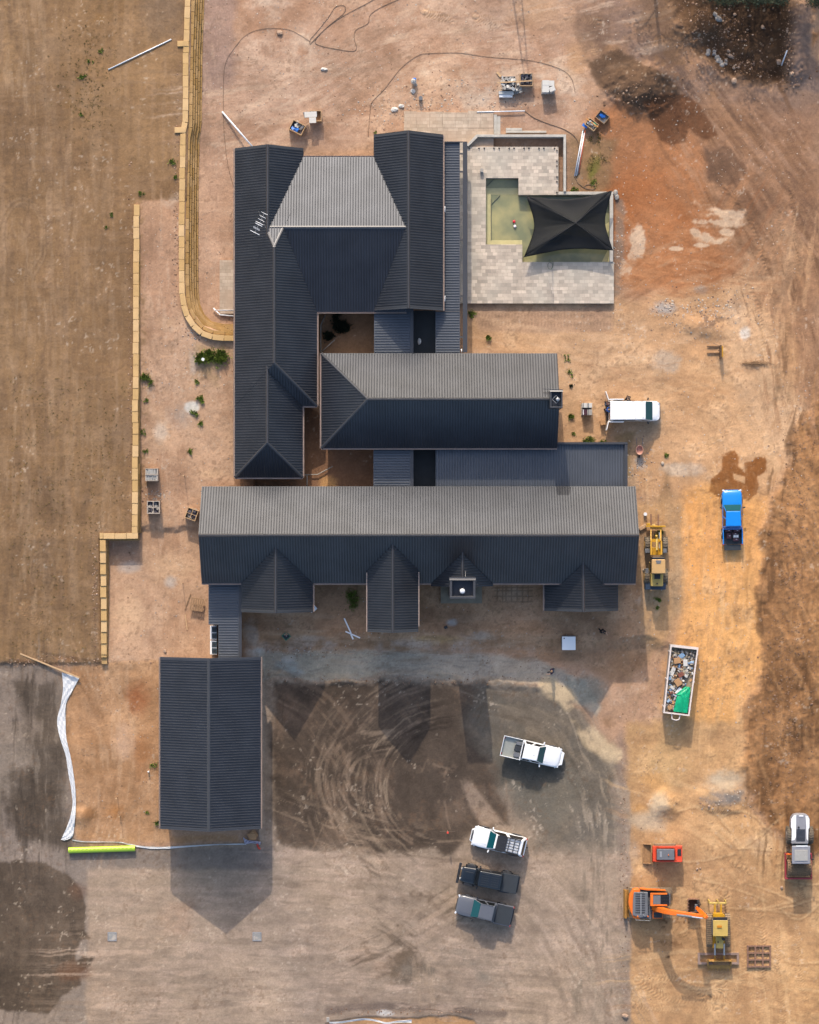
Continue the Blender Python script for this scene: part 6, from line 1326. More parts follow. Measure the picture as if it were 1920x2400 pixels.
cb = eb(1528.5, 1306, 1559, 1341, 1.2, 2.85, 'cab', M_SIDEG, .06); rf = eb(1527.5, 1311, 1560, 1344.5, 2.86, 3.02, 'cab_roof', mat('faded_cab_roof', A(238, 190, 124, .52), rough=.5, var=.06), .07, cb)
m = MB(); m.prism([ex(*q, 2.99)[:2] for q in ((1537, 1313), (1550, 1313), (1548.5, 1321), (1539, 1321))], 3.021, 3.05); m.build('roof_hatch', M_MGREY, cb); eb(1530, 1307, 1558, 1311, 2.6, 2.75, 'visor', M_YELF, .02, cb)
hd = eb(1526, 1345, 1554.5, 1374, .9, 2.0, 'engine_hood', M_YELF, .05); eb(1534, 1346, 1548, 1357, 2.003, 2.03, 'radiator_vent', M_DARK, 0, hd); a = ex(1540.5, 1368, 2.1); m = MB(); m.cyl((a[0], a[1], 2.0), (a[0], a[1], 2.15), .06); m.build('exhaust', M_DARK, hd)
eb(1512.5, 1364, 1561, 1382, .5, 1.15, 'rear_counterweight', mat('blue_black_steel', (.02, .035, .06), rough=.5), .05); m = MB(); m.tube([ex(1523, 1318, 2.2), ex(1521.5, 1328, 1.6), ex(1523, 1338, 1.3)], .03, 6); m.build('handrail', M_YEL, t)
o = thing('fork_carriage', 'detached yellow and brown fork carriage standing alone on sandy ground', 'fork carriage', G(1680, 822)); g = gz(1680, 822); q = o.location
M_FORKB = mat('fork_brown', A(110, 80, 54), rough=.7, var=.2)
for Y in (812, 828): a = P3(1657, Y, g); b = P3(1688, Y, g); m = MB(); m.box((a.x+b.x)/2, a.y, g+.05, b.x-a.x, .1, .08); m.build('fork_tine', M_FORKB, o, world=True)
a = P3(1690, 824, g+1); m = MB(); m.box(a.x, a.y, g+.05, .1, 1.2, 1.1); m.box(a.x-.15, a.y+.1, g+.9, .2, .1, .1); m.build('carriage', M_FORKB, o, world=True); m = MB(); m.box(a.x+.12, a.y, g+.4, .1, 1.0, .78); m.build('back_plate', M_YEL, o, world=True, bevel=.02)
m = MB(); m.tube([P3(1672, 804, g+.5), P3(1690, 812, g+.9)], .02, 5); m.build('hose', M_DARK, o, world=True)
# ------------------------------------------------------------------ loose things on the site
M_WOOD = mat('pale_timber', A(214, 176, 132), rough=.8, var=.15, vscale=6); M_WOODG = mat('grey_timber', A(196, 180, 164), rough=.85, var=.15, vscale=6); M_WOODB = mat('brown_timber', A(168, 132, 96), rough=.8, var=.2, vscale=6)
M_BLUE = mat('blue_plastic', (.02, .14, .5), rough=.4); M_PAPER = mat('pale_sheet', A(226, 222, 214), rough=.8, var=.08); M_CARD = mat('cardboard', A(196, 150, 104), rough=.85, var=.12); M_STONE = mat('grey_offcuts', A(176, 170, 162), rough=.8, var=.25, vscale=8)
M_HOSE = mat('dark_hose', A(112, 92, 76), rough=.6, var=.1); M_BSTONE = mat('basalt_scraps', A(104, 98, 108), rough=.85, var=.35, vscale=9)
def pallet(name, lab, X, Y, w, d, ang, wood=M_WOODG, hz=.14, group=None, z0=0.0):
    g = G(X, Y, z0); t = thing(name, lab, 'pallet', g, R(ang), group)
    for k in (-1, 0, 1): m = MB(); m.box(0, k*(d/2-.05), 0, w, .1, .10); m.build('bearer', wood, t)
    m = MB(); n = 6
    for k in range(n): m.box(-w/2+.06+k*(w-.12)/(n-1), 0, .101, .13, d, .025)
    m.build('deck_boards', wood, t); return t
def crate(lab, X, Y, w, d, h, ang, wood=M_WOOD, cross=False, fill=None, junk=(), th=.05, group=None, cat='crate', name='crate'):
    g = G(X, Y); t = thing(name, lab, cat, g, R(ang), group)
    m = MB()
    for (cx, cy, sx, sy) in ((0, d/2-th/2, w, th), (0, -d/2+th/2, w, th), (w/2-th/2, 0, th, d-2*th-.004), (-w/2+th/2, 0, th, d-2*th-.004)): m.box(cx, cy, 0.02, sx, sy, h)
    m.build('sides', wood, t); m = MB(); m.box(0, 0, .01, w-.02, d-.02, .08 if fill is None else h*.55); m.build('base', fill or wood, t)
    if cross: m = MB(); m.box(0, 0, h-.03, w-2*th-.01, th*.8, .05); m.build('divider', wood, t); m = MB(); m.box(0, 0, h-.028, th*.8, d-2*th-.01, .055); m.build('divider', wood, t)
    return t
def junk(name, mt, n, X, Y, rx, ry, s0, s1, z0, z1, lab=None, cat=None, kind='stuff', ang=0):
    m = MB(); o = G(X, Y)
    for i in range(n):
        a, b = random.uniform(-rx, rx), random.uniform(-ry, ry); c, s = math.cos(R(ang)), math.sin(R(ang)); m.mi = random.randrange(len(mt)) if isinstance(mt, (list, tuple)) else 0
        m.box(o.x+a*c-b*s, o.y+a*s+b*c, o.z+random.uniform(z0, z1), random.uniform(s0, s1), random.uniform(s0, s1)*.7, random.uniform(.03, .14), random.uniform(0, 3), rx=random.uniform(-.3, .3), ry=random.uniform(-.3, .3))
    ob = m.build(name, mt, None, o, world=True); return tag(ob, lab, cat, None, kind)
random.seed(21)
# west strip: pallets with samples
t = crate('square slatted pallet box of stone strips, northernmost beside the long wall', 358, 1113, 1.12, 1.12, .95, 0, M_WOODG); m = MB()
for r_ in (-.27, .27):
    for k in range(11): m.box(-.48+k*.096+random.uniform(-.01, .01), r_, .7, .05, .44, random.uniform(.18, .3), random.uniform(-.08, .08))
m.build('stone_strips', M_PAPER, t); m = MB(); m.box(0, 0, .97, 1.16, .07, .05); m.build('divider', M_WOODG, t)
t = crate('square four-cell box of dark stone offcuts with a pale rim', 362, 1189, 1.15, 1.15, .95, 0, M_WOODG, True, M_BSTONE, th=.075)
junk('stone_offcuts', [M_BSTONE, M_STONE], 46, 362, 1189, .48, .48, .1, .3, .5, .78, 'jumble of dark stone offcuts')
t = crate('tilted four-cell box of grey offcuts touching the north slope gutter', 451, 1205, 1.0, 1.0, .9, -20, M_WOOD, True, M_BSTONE, th=.055)
junk('stone_offcuts', [M_BSTONE, M_STONE], 34, 451, 1205, .4, .4, .1, .34, .5, .74, 'jumble of grey stone offcuts')
pallet('pallet', 'empty brown timber pallet west of the covered link', 462, 1417, 1.15, 1.15, -8, M_WOODB, z0=.35)
for (X, Y, L, h, lab) in ((433, 1115, 0, 1.5, 'brown timber stake standing east of the northernmost slatted box'), (429, 1367, 0, 1.3, 'brown timber stake standing north of the empty pallet'), (276, 1868, 0, 1.4, 'grey topped stake standing among soil west of the garage'), (283, 1911, 0, 1.2, 'pink topped stake standing north of the green roll')):
    g = G(X, Y); t = thing('stake', lab, 'stake', g); m = MB(); m.box(0, 0, -.1, .05, .05, h); m.build('post', M_WOODB, t); m = MB(); m.box(0, 0, h-.1, .13, .09, .05); m.build('cap_block', M_WOOD, t)
g = G(1049, 1946); t = thing('survey_stake', 'tall survey stake with a red top on the dark gravel', 'stake', g); m = MB(); m.cyl((0, 0, 0), (0, 0, 1.75), .02, n=6); m.build('rod', M_WOODB, t); m = MB(); m.box(0, 0, 1.5, .14, .14, .35); m.build('flag', mat('red_tape', (.6, .05, .03), rough=.5), t); m = MB(); m.box(0, 0, .8, 1.4, .03, .03); m.build('cross_wire', M_HOSE, t)
g = G(349, 1808); m = MB(); m.cyl((0, 0, 0), (0, 0, .35), .07, n=14); m.sph((0, 0, .36), .09, .09, .05); tag(m.build('standpipe', M_WHITE, None, g, smooth=True), 'short white pipe cap beside the garage west wall', 'pipe cap')
g = G(477, 843, .25); t = thing('vent_pipe', 'round white vent cap poking out of the green bush', 'pipe cap', g); m = MB(); m.cyl((0, 0, -.2), (0, 0, .5), .06, n=12); m.build('riser', M_WHITE, t); m = MB(); m.cyl((0, 0, .5), (0, 0, .6), .14, n=16); m.build('cap', M_WHITE, t)
# long pipes and boards
def pipe(name, lab, cat, A_, B_, r, mt, dz=.06, dz2=None, group=None):
    a = G(*A_, dz); b = G(*B_, dz if dz2 is None else dz2); m = MB(); m.tube([a, a.lerp(b, .5)+Vector((0, 0, .01)), b], r, 8); o = m.build(name, mt, None, (a+b)/2, world=True, smooth=True); return tag(o, lab, cat, group)
M_PVC = mat('pvc_pipe', (.58, .6, .63), rough=.4, var=.05)
pipe('pvc_pipe', 'long white pipe lying diagonally on the brown west plateau', 'pipe', (254, 163), (402, 92), .055, M_PVC)
pipe('pvc_pipe', 'white pipe leaning from dirt hole to the north house west gable', 'pipe', (521, 262), (592, 344), .08, M_PVC, .1, .9)
pipe('pvc_pipe', 'thin white pipe lying along the dusty path above the planter wall', 'pipe', (1118, 262.5), (1230, 260), .05, M_PVC, .22, .22)
pipe('pvc_pipe', 'short white pipe leaning at the dark pit in the north east', 'pipe', (1845, 118), (1832, 153), .06, M_PVC, .7, .3)
M_ORP = mat('orange_conduit', A(226, 120, 80), rough=.5)
for i, (a, b, mt, lab) in enumerate((((1367, 304), (1347, 413), M_PVC, 'longest white conduit of the bundle north of the pool wall'), ((1370, 312), (1351, 412), M_PVC, 'white conduit lying second in the bundle'), ((1372, 304), (1357, 406), M_ORP, 'orange conduit in the bundle north of the pool wall'), ((1366, 318), (1354, 409), M_WOODG, 'grey batten lying within the conduit bundle'))):
    pipe('conduit', lab, 'conduit', a, b, .055, mt, .07+.03*(i % 2), None, 'conduits lying in a bundle')
def plank(name, lab, A_, B_, w, h, mt, dz=.02, group=None, cat='plank', dz2=None):
    a = G(*A_, dz); b = G(*B_, dz if dz2 is None else dz2); d = b-a; m = MB(); c = (a+b)/2; m.box(c.x, c.y, c.z, d.length, w, h, math.atan2(d.y, d.x)); o = m.build(name, mt, None, c, world=True); return tag(o, lab, cat, group)
plank('trim_board', 'longest white trim board lying south of the longest wing', (797, 1432), (828, 1498), .13, .05, M_WHITE, group='white trim boards on the ground', cat='board')
plank('trim_board', 'short white trim board parallel to the longest one', (807, 1449), (823, 1484), .12, .05, M_WHITE, .03, 'white trim boards on the ground', 'board')
plank('trim_board', 'white trim board crossing the lower end of the other two', (810, 1480), (844, 1495), .12, .05, M_WHITE, .07, 'white trim boards on the ground', 'board')
plank('timber_batten', 'long thin timber batten leaning at the top of the white fabric', (47, 1532), (187, 1588), .13, .1, M_WOOD, .1, cat='timber')
plank('timber_batten', 'thin pale batten lying west of the pallet, pointing south', (434, 1440), (439, 1476), .07, .04, M_WOOD, .05, cat='timber'); plank('timber_batten', 'thin tan batten leaning along the pallet west side', (433, 1430), (447, 1391), .06, .04, M_WOODB, .05, cat='timber')
# hoses across the north yard
def hose(lab, pts, r=.02, mt=M_HOSE, dz=.035): 
    sp_ = smooth_line(pts, 8); v = [G(X, Y, dz) for X, Y in sp_]; m = MB(); m.tube(v, r, 6); return tag(m.build('hose', mt, None, v[0], world=True, smooth=True), lab, 'hose')
hose('dark hose looping from the top edge down the west side of the north yard', [(890, -10), (860, 8), (800, 40), (760, 70), (735, 95), (727, 103), (728, 92), (745, 72), (770, 40), (785, 18), (800, 12), (810, 18), (805, 32), (780, 52), (755, 75), (738, 98), (755, 108), (790, 115), (825, 120), (836, 112), (830, 90), (835, 70), (862, 55), (868, 35), (895, 16), (950, -8)], .018)
hose('thin dark hose curving from the loop to the pipe by the west gable', [(728, 98), (700, 80), (670, 68), (620, 67), (580, 80), (555, 105), (530, 145), (524, 190), (524, 262), (526, 320), (535, 390), (548, 440)], .014)
hose('dark hose arching from the north house eave towards the pallets', [(863, 320), (867, 270), (872, 240), (900, 210), (940, 160), (980, 130), (1010, 125), (1080, 124), (1140, 133), (1230, 140), (1280, 150), (1320, 165), (1340, 185), (1348, 215)], .016)
hose('dark hose running from the white pipe to the pool wall corner', [(1230, 260), (1250, 275), (1280, 288), (1320, 302), (1345, 318), (1355, 335), (1356, 360), (1350, 405), (1352, 425), (1362, 435), (1374, 442), (1392, 444), (1394, 436), (1376, 433), (1368, 440)], .025)
hose('coiled garden hose lying on the terrace south of the pool', [(1286, 616), (1284, 622), (1286, 629), (1292, 631), (1296, 624), (1294, 617), (1288, 614), (1291, 606), (1297, 618), (1291, 632)], .02, mat('green_hose', A(110, 120, 104)), TZ+.05-gz(1290, 622))
# boxes and pallets in the north yard
t = crate('timber crate of blue bags and offcuts west of the stacked stone pallet', 698, 302, 1.25, .95, .95, -27, M_WOOD, False, M_BSTONE, th=.05)
o = junk('blue_bag', [M_BLUE], 7, 692, 306, .2, .12, .2, .4, .55, .8, 'crumpled blue bag in the timber crate', 'bag', None)
junk('crate_scraps', [M_STONE, M_PAPER], 26, 702, 297, .32, .22, .08, .3, .55, .85, 'pale scraps filling the timber crate', ang=-27)
t = crate('open orange timber crate under pale stone slabs, north of the house', 740, 275, 1.1, .95, .95, 0, M_WOOD, False, M_CARD)
for (X, Y, w, d, z, lab) in ((722, 269, .62, .5, 1.0, 'pale square stone slab, northwest on the orange crate'), (735, 268, .6, .5, 1.02, 'pale square stone slab, northeast on the orange crate'), (733, 282, .62, .5, 1.08, 'light grey stone slab, south on the orange crate')):
    g = G(X, Y, z); m = MB(); m.box(0, 0, 0, w, d, .07); tag(m.build('stone_slab', M_PAPER, None, g, rz=.04, bevel=.01), lab, 'stone slab', 'slabs on the orange crate')
g = G(717, 270, .6); m = MB(); m.box(0, 0, 0, .35, .5, .4); tag(m.build('plastic_tub', M_MGREY, None, g, rz=.3, bevel=.04), 'dark grey tub west of the stone slabs', 'tub')
g = G(970, 192); t = thing('cement_mixer', 'small blue and white bundle standing in the middle of the north yard', 'bundle', g); m = MB(); m.sph((0, 0, .45), .26, .3, .38, 10, 7, .12); m.build('white_bag', M_PAPER, t); m = MB(); m.sph((.05, .15, .6), .2, .14, .2, 8, 6, .12); m.build('blue_cloth', M_BLUE, t); m = MB(); m.sph((.15, -.3, .2), .2, .16, .15, 8, 6, .12); m.build('grey_bag', M_STONE, t); t.name = 'bag_bundle'
g = G(986, 232); m = MB(); m.cyl((0, 0, 0), (0, 0, .55), .16, .19, 16); o = m.build('bucket', M_MGREY, None, g); tag(o, 'grey bucket standing north of the dusty path', 'bucket'); 
g = P3(1129, 400, TZ); m = MB(); m.cyl((0, 0, 0), (0, 0, .38), .14, .17, 16); tag(m.build('bucket', M_STONE, None, g), 'pale grey bucket standing on the pool terrace', 'bucket')
t = crate('wide timber crate of broken pavers in the north east yard, west of the other', 1192, 197, 1.25, 1.15, .8, 2, M_WOODG, False, M_BSTONE); junk('paver_scraps', [M_STONE, M_PAPER, M_STONE], 46, 1192, 199, .55, .5, .12, .45, .6, .85, 'heap of broken pale pavers')
t = crate('timber crate of dark offcuts east of the broken paver crate', 1233, 190, 1.15, 1.1, .8, 1, M_WOOD, False, M_BSTONE); junk('paver_scraps', [M_BSTONE, M_STONE], 40, 1233, 188, .5, .45, .1, .3, .45, .72, 'heap of dark stone scraps')
junk('paver_scraps', [M_STONE, M_PAPER], 30, 1208, 210, .5, .4, .1, .4, .1, .6, 'loose broken pavers between the crates')
plank('timber_plank', 'long pale plank laid across the two paver crates', (1166, 194), (1247, 189), .12, .04, M_WOOD, .92)
plank('timber_plank', 'short pinkish plank lying northwest of the paver crates', (1165, 169), (1174, 180), .2, .05, M_WOOD, .05)
g = G(1185, 222, 0); t = thing('stone_pile', 'low pile of white stone strips south of the paver crates', 'stone pile', g); m = MB(); m.box(0, .12, 0, 1.25, .28, .5); m.build('strip_row', M_PAPER, t, bevel=.02); m = MB(); m.box(0.02, -.16, 0, 1.2, .26, .42); m.build('strip_row', M_WHITE, t, bevel=.02)
t = pallet('pallet', 'pallet carrying four stacks of pale pavers in the north east yard', 1284, 206, 1.2, 1.1, 0, M_WOODG)
for (X, Y, w, d, z, a, lab) in ((1278, 198, .58, .46, 1.12, 0, 'northwest'), (1291, 199, .5, .46, 1.0, 0, 'northeast'), (1278, 212, .6, .62, 1.1, 0, 'southwest'), (1293, 212, .5, .4, 1.05, .4, 'southeast')):
    g = G(X, Y, .13); m = MB(); m.box(0, 0, 0, w, d, z-.1); 
    for k in range(7): m.box(0, 0, k*.14+.02, w+.02, d+.02, .1)
    tag(m.build('paver_stack', M_PAPER, None, g, rz=a), 'pale paver stack on the pallet, '+lab+' of the four', 'paver stack', 'paver stacks on the pallet')
t = crate('square timber crate with blue sheet inside, in the far north east corner of the yard', 1411, 276, 1.05, .85, .6, -38, M_WOODB, False, M_MGREY); junk('blue_sheet', [M_BLUE], 5, 1411, 274, .15, .1, .2, .35, .3, .42, 'blue sheet lying inside the square crate', 'sheet', None, -38)
t = crate('timber crate of white and green scraps at the head of the conduit bundle', 1386, 294, 1.05, .75, .7, -38, M_WOOD, False, M_STONE); junk('crate_scraps', [M_PAPER, M_STONE, mat('mint_scrap', A(110, 190, 150)), M_CARD], 24, 1386, 293, .36, .2, .08, .32, .45, .68, 'white and green scraps in the crate', ang=-38)
plank('timber_batten', 'orange batten leaning behind the crate of white scraps', (1374, 278), (1402, 298), .08, .05, mat('orange_timber', A(232, 160, 80)), .75, cat='timber'); g = G(1371, 295, .3); m = MB(); m.box(0, 0, 0, .5, .25, .1); tag(m.build('blue_board', M_BLUE, None, g, rz=-.6), 'small blue board beside the crate of white scraps', 'board')
for (X, Y, rx, ry, lab) in ((925, 257, .35, .22, 'crumpled white paper west of the path'), (942, 249, .28, .2, 'white paper sheet folded by the path'), (968, 214, .22, .22, 'white rag lying south of the blue and white bundle'), (760, 162, .3, .16, 'white rag lying alone in the north yard')):
    g = G(X, Y); m = MB(); m.sph((0, 0, .06), rx, ry, .1, 9, 5, .25); tag(m.build('crumpled_sheet', M_PAPER, None, g), lab, 'rag')
# van surroundings
t = pallet('pallet', 'pallet with stacked white tile packs behind the van', 1374, 960, .95, 1.05, 0, M_WOODG)
for (X, Y, w, d, z, mt, lab) in ((1369, 951, .42, .42, 1.0, M_PAPER, 'northwest tile pack'), (1381, 951, .42, .42, 1.0, M_PAPER, 'northeast tile pack'), (1381, 967, .44, .5, .95, M_STONE, 'grey southeast tile pack'), (1369, 967, .42, .5, .9, M_CASE, 'open southwest tile pack showing a dark inside')):
    g = G(X, Y, .13); m = MB(); m.box(0, 0, 0, w, d, z-.1); t = thing('tile_pack', lab+' on the pallet behind the van', 'tile pack', g, 0, 'tile packs behind the van'); m.build('pack', mt, t, bevel=.015)
    m = MB(); m.box(-.12, 0, z-.098, .07, d*.98, .02); m.build('strap', M_WHITE if mt is M_CASE else M_MGREY, t)
g = G(1412, 991); m = MB(); m.box(0, 0, 0, .45, .4, .62); m.box(0, 0, .625, .02, .38, .006); tag(m.build('cardboard_box', M_CARD, None, g, rz=.1, bevel=.01), 'cardboard box standing next to the open rear van door', 'box')
g = G(1498, 1052); t = thing('wheelbarrow', 'pink wheelbarrow tipped with its tray facing up near the van', 'wheelbarrow', g, R(-90))
m = MB(); rings = []
for z, k in ((.25, .68), (.62, 1.0), (.62, .93), (.30, .6)): rings.append([(.1+.42*k*math.cos(a)*(1.1 if math.cos(a) > 0 else 1.0), .33*k*math.sin(a), z) for a in [2*math.pi*i/16 for i in range(16)]])
m.loft(rings); m.build('tray', mat('pink_tray', A(228, 172, 152), rough=.5), t, bevel=.0)
for s in (1, -1): m = MB(); m.tube([(.5, s*.05, .2), (.1, s*.2, .3), (-.5, s*.26, .55), (-.95, s*.27, .62)], .02, 6); m.build('handle', M_MGREY, t); m = MB(); m.tube([(-.2, s*.2, .35), (-.3, s*.2, 0)], .018, 5); m.build('leg', M_MGREY, t)
m = MB(); m.cyl((.62, -.05, .18), (.62, .05, .18), .18, n=16); m.build('wheel', M_TYRE, t)
# pool items
for (X, Y, c, lab) in ((1205, 519.5, (.5, .01, .03), 'dark red round pool float next to the white one'), (1207, 530.5, (.8, .72, .72), 'small white round pool float south of the red one')):
    m = MB(); m.sph((0, 0, .05), .14, .14, .12, 12, 7); tag(m.build('pool_float', mat('float_'+('red' if c[1] < .1 else 'white'), c, rough=.4), None, P3(X, Y, WZ+.03), smooth=True), lab, 'pool float', 'floats in the pool')
ss = thing('shade_sail', 'black four cornered shade sail stretched over the pool', 'shade sail', P3(1345, 520, TZ))
Cn = [(1234, 460, .8), (1435, 446.5, 1.5), (1437, 587, 1.3), (1228, 603, 1.0)]; pk = P3(1349.5, 523, 2.25); cs = [P3(X, Y, z+TZ) for X, Y, z in Cn]; ctr = P3(1345, 528, TZ)
m = MB(); NN = 14; pull = (.10, .11, .09, .10)
for e in range(4):
    a, b = cs[e], cs[(e+1) % 4]
    def edge(t, a=a, b=b, e=e): p = a.lerp(b, t); q = p.lerp(Vector((pk.x, pk.y, p.z)), pull[e]*1.8*math.sin(math.pi*t)); return q-Vector((0, 0, .12*math.sin(math.pi*t)))
    g_ = []
    for i in range(NN+1):
        ep = edge(i/NN); row = []
        for j in range(NN+1):
            s = j/NN; p = ep.lerp(pk, s); sag = .22*math.sin(math.pi*(i/NN))*math.sin(math.pi*s)*(1-s*.3)
            wr = .025*math.sin(i*2.1+e)*math.sin(math.pi*s)
            row.append((p.x, p.y, p.z-sag+wr))
        g_.append(row)
    vs = [v for r_ in g_ for v in r_]; m.add(vs, [(i*(NN+1)+j, (i+1)*(NN+1)+j, (i+1)*(NN+1)+j+1, i*(NN+1)+j+1) for i in range(NN) for j in range(NN)])
M_SAIL = mat('black_shade_cloth', (.005, .006, .008), rough=.7, var=.3, vscale=1.4, spec=.25); _n = M_SAIL.node_tree; _o = _n.nodes['Material Output']; _b = _n.nodes['Principled BSDF']; _t = _n.nodes.new('ShaderNodeBsdfTransparent'); _x = _n.nodes.new('ShaderNodeMixShader'); _x.inputs[0].default_value = .14; _n.links.new(_b.outputs[0], _x.inputs[1]); _n.links.new(_t.outputs[0], _x.inputs[2]); _n.links.new(_x.outputs[0], _o.inputs['Surface']); so = m.build('canopy', M_SAIL, ss, world=True, smooth=True)
md = so.modifiers.new('Solid', 'SOLIDIFY'); md.thickness = .012
for e, c in enumerate(cs):
    m = MB(); m.tube([c, c.lerp(pk, .25)-Vector((0, 0, .03)), c.lerp(pk, .6), pk], .022, 6); m.build('seam', M_DARK, ss, world=True)
m = MB(); m.cyl((pk.x, pk.y, WZ-.3), (pk.x, pk.y, 2.23), .05, n=10); m.build('centre_pole', M_STEELG, ss, world=True)
for (X, Y, c) in ((1440, 441, cs[1]), (1441, 590, cs[2]), (1227, 458, cs[0]), (1223, 605, cs[3])):
    b = P3(X, Y, TZ); m = MB(); m.tube([c, b], .015, 5); m.build('tie_rope', M_DARK, ss, world=True)
for (X, Y, lab) in ((1445, 461, 'grey cement bag lying outside the pool corner'), (1443, 452, 'pale crumpled bag at the outer pool corner')):
    m = MB(); m.sph((0, 0, .12), .22, .34, .14, 9, 6, .2); tag(m.build('cement_bag', M_STONE, None, G(X, Y)), lab, 'bag')
# spa, valve pit, drain grates
g = G(1332, 1506); t = thing('spa_tub', 'square spa with a white lid standing on dirt', 'spa', g); m = MB(); m.box(-.03, .05, 0, 1.2, 1.2, .85); m.build('cabinet', M_MGREY, t, bevel=.06); m = MB(); m.box(0.0, -.02, .853, 1.22, 1.22, .06); l_ = m.build('lid', P_WHITE, t, bevel=.03); m = MB(); m.cyl((-.42, .42, .91), (-.42, .42, .93), .06, n=12); m.build('lid_knob', M_DARK, l_)
g = G(671, 1491); t = thing('valve_box', 'green framed square valve box sunk in shaded earth', 'valve box', g, R(42)); m = MB()
for (cx, cy, sx, sy) in ((0, .27, .62, .07), (0, -.27, .62, .07), (.27, 0, .07, .46), (-.27, 0, .07, .46)): m.box(cx, cy, -.05, sx, sy, .14)
m.build('rim', mat('green_rim', A(60, 130, 100)), t); m = MB(); m.box(0, 0, -.04, .47, .47, .05); m.build('pit', M_DARK, t); m = MB(); m.cyl((.03, 0, .01), (.03, 0, .06), .05); m.build('valve', M_STONE, t)
for (X, lab) in ((263, 'western square steel drain grate set in the car park'), (602.5, 'eastern square steel drain grate set in the car park')):
    g = G(X, 2195, .02); t = thing('drain_grate', lab, 'drain grate', g, 0, 'drain grates'); m = MB()
    for (cx, cy, sx, sy) in ((0, .37, .8, .06), (0, -.37, .8, .06), (.37, 0, .06, .68), (-.37, 0, .06, .68)): m.box(cx, cy, -.02, sx, sy, .05)
    m.build('frame', M_STEELG, t); m = MB()
    for k in range(9): m.box(-.29+k*.0725, 0, -.01, .035, .67, .035)
    m.build('bars', M_PAPER, t); m = MB(); m.box(0, 0, -.03, .67, .67, .015); m.build('sump', M_DARK, t)
# green roll, white fabric, tape
g = G(240, 1990, .3); a = G(161, 1993, .26); b = G(317, 1988, .26); t = thing('pipe_roll', 'long lime green wrapped roll lying south west of the garage', 'roll', a.lerp(b, .5)); m = MB(); m.cyl(a, b, .27, n=24); ml = mat('lime_wrap', A(196, 232, 60), rough=.4, var=.05); o = m.build('wrap', ml, t, world=True, smooth=False); 
for q, p in ((a, b), (b, a)): m = MB(); d = (q-p).normalized(); m.cyl(q+d*.002, q+d*.01, .22, n=20); m.build('end_cap', mat('orange_end', A(226, 190, 70)), t, world=True)
m = MB()
for k in range(16):
    c = a.lerp(b, (k+.5)/16.5); m.box(c.x, c.y+.05, c.z+.262, .22, .03, .008, .5)
m.build('print_marks', mat('wrap_marks', A(126, 160, 60)), t, world=True)
def ribbon(name, lab, cat, L, Rr, mt, dz=.03, wav=.05, group=None):
    m = MB(); n = len(L); vs = []
    for k in range(n):
        for j in range(7):
            s = j/6; X = L[k][0]+(Rr[k][0]-L[k][0])*s; Y = L[k][1]+(Rr[k][1]-L[k][1])*s; p = G(X, Y, dz+wav*(.5+.5*math.sin(k*1.7+j*1.9))+random.uniform(0, wav*.5)); vs.append(p)
    m.add(vs, [(k*7+j, k*7+j+1, (k+1)*7+j+1, (k+1)*7+j) for k in range(n-1) for j in range(6)]); o = m.build(name, mt, None, vs[0], world=True, smooth=False); md = o.modifiers.new('S', 'SOLIDIFY'); md.thickness = .012
    return tag(o, lab, cat, group)
M_FAB = mat('white_fabric', A(236, 236, 236, .62), rough=.8, var=.05)
def dens(pts, n=4): return smooth_line(pts, n)
ribbon('fabric_strip', 'long white fabric strip hanging south from the leaning batten', 'fabric', dens([(145, 1576), (148, 1610), (143, 1650), (134, 1690), (141, 1730), (154, 1770), (160, 1810), (167, 1850), (170, 1890), (160, 1930), (148, 1958), (143, 1968)]), dens([(187, 1588), (172, 1615), (155, 1650), (154, 1690), (156, 1730), (166, 1775), (172, 1810), (177, 1850), (178, 1890), (175, 1930), (170, 1960), (152, 1970)]), M_FAB, .04, .07)
ribbon('fabric_strip', 'thin pale fabric strip running east from the green roll', 'fabric', dens([(170, 1968), (200, 1972), (275, 1973), (300, 1977), (340, 1984), (380, 1985), (420, 1983), (470, 1980), (520, 1978), (575, 1977)]), dens([(170, 1970), (200, 1974), (278, 1975), (310, 1983), (350, 1989), (395, 1989), (420, 1987), (470, 1983), (520, 1980), (578, 1980)]), M_FAB, .05, .04)
g = G(592, 1961, .15); t = thing('cardboard_sheets', 'star shaped heap of flattened cardboard below the garage corner', 'cardboard', g)
for k, (x, y, a, z) in enumerate(((0, 0, .1, .06), (-.1, .1, .5, .03), (.15, .05, 1.0, .0), (.05, .25, .8, -.03))): m = MB(); m.box(x, y, z, .62, .55, .02, a); m.build('sheet', M_CARD, t)
ribbon('plastic_bag', 'pale lilac plastic sheet crumpled by the garage corner', 'plastic sheet', dens([(570, 1962), (577, 1967), (585, 1970), (600, 1971), (612, 1973)]), dens([(574, 1978), (580, 1978), (590, 1976), (604, 1978), (610, 1980)]), mat('lilac_plastic', A(200, 196, 214)), .1, .16)
ribbon('warning_tape', 'short red warning tape trailing from the plastic sheet', 'tape', dens([(601, 1976), (603, 1984), (607, 1991)]), dens([(605, 1975), (606, 1983), (612, 1990)]), mat('red_tape', (.6, .05, .03), rough=.5), .08, .05)
ribbon('edging_strip', 'long white edging strip at the bottom trench', 'edging', dens([(772, 2395), (800, 2394), (850, 2387), (880, 2390), (905, 2396), (930, 2393), (965, 2390)]), dens([(772, 2399), (800, 2398), (850, 2391), (880, 2394), (905, 2400), (930, 2397), (965, 2397)]), M_FAB, .3, .04); g = G(769, 2389, .3); m = MB(); m.box(0, 0, 0, .24, .4, .2); tag(m.build('grey_block', M_STONE, None, g), 'small grey block at the west end of the trench edging', 'block')
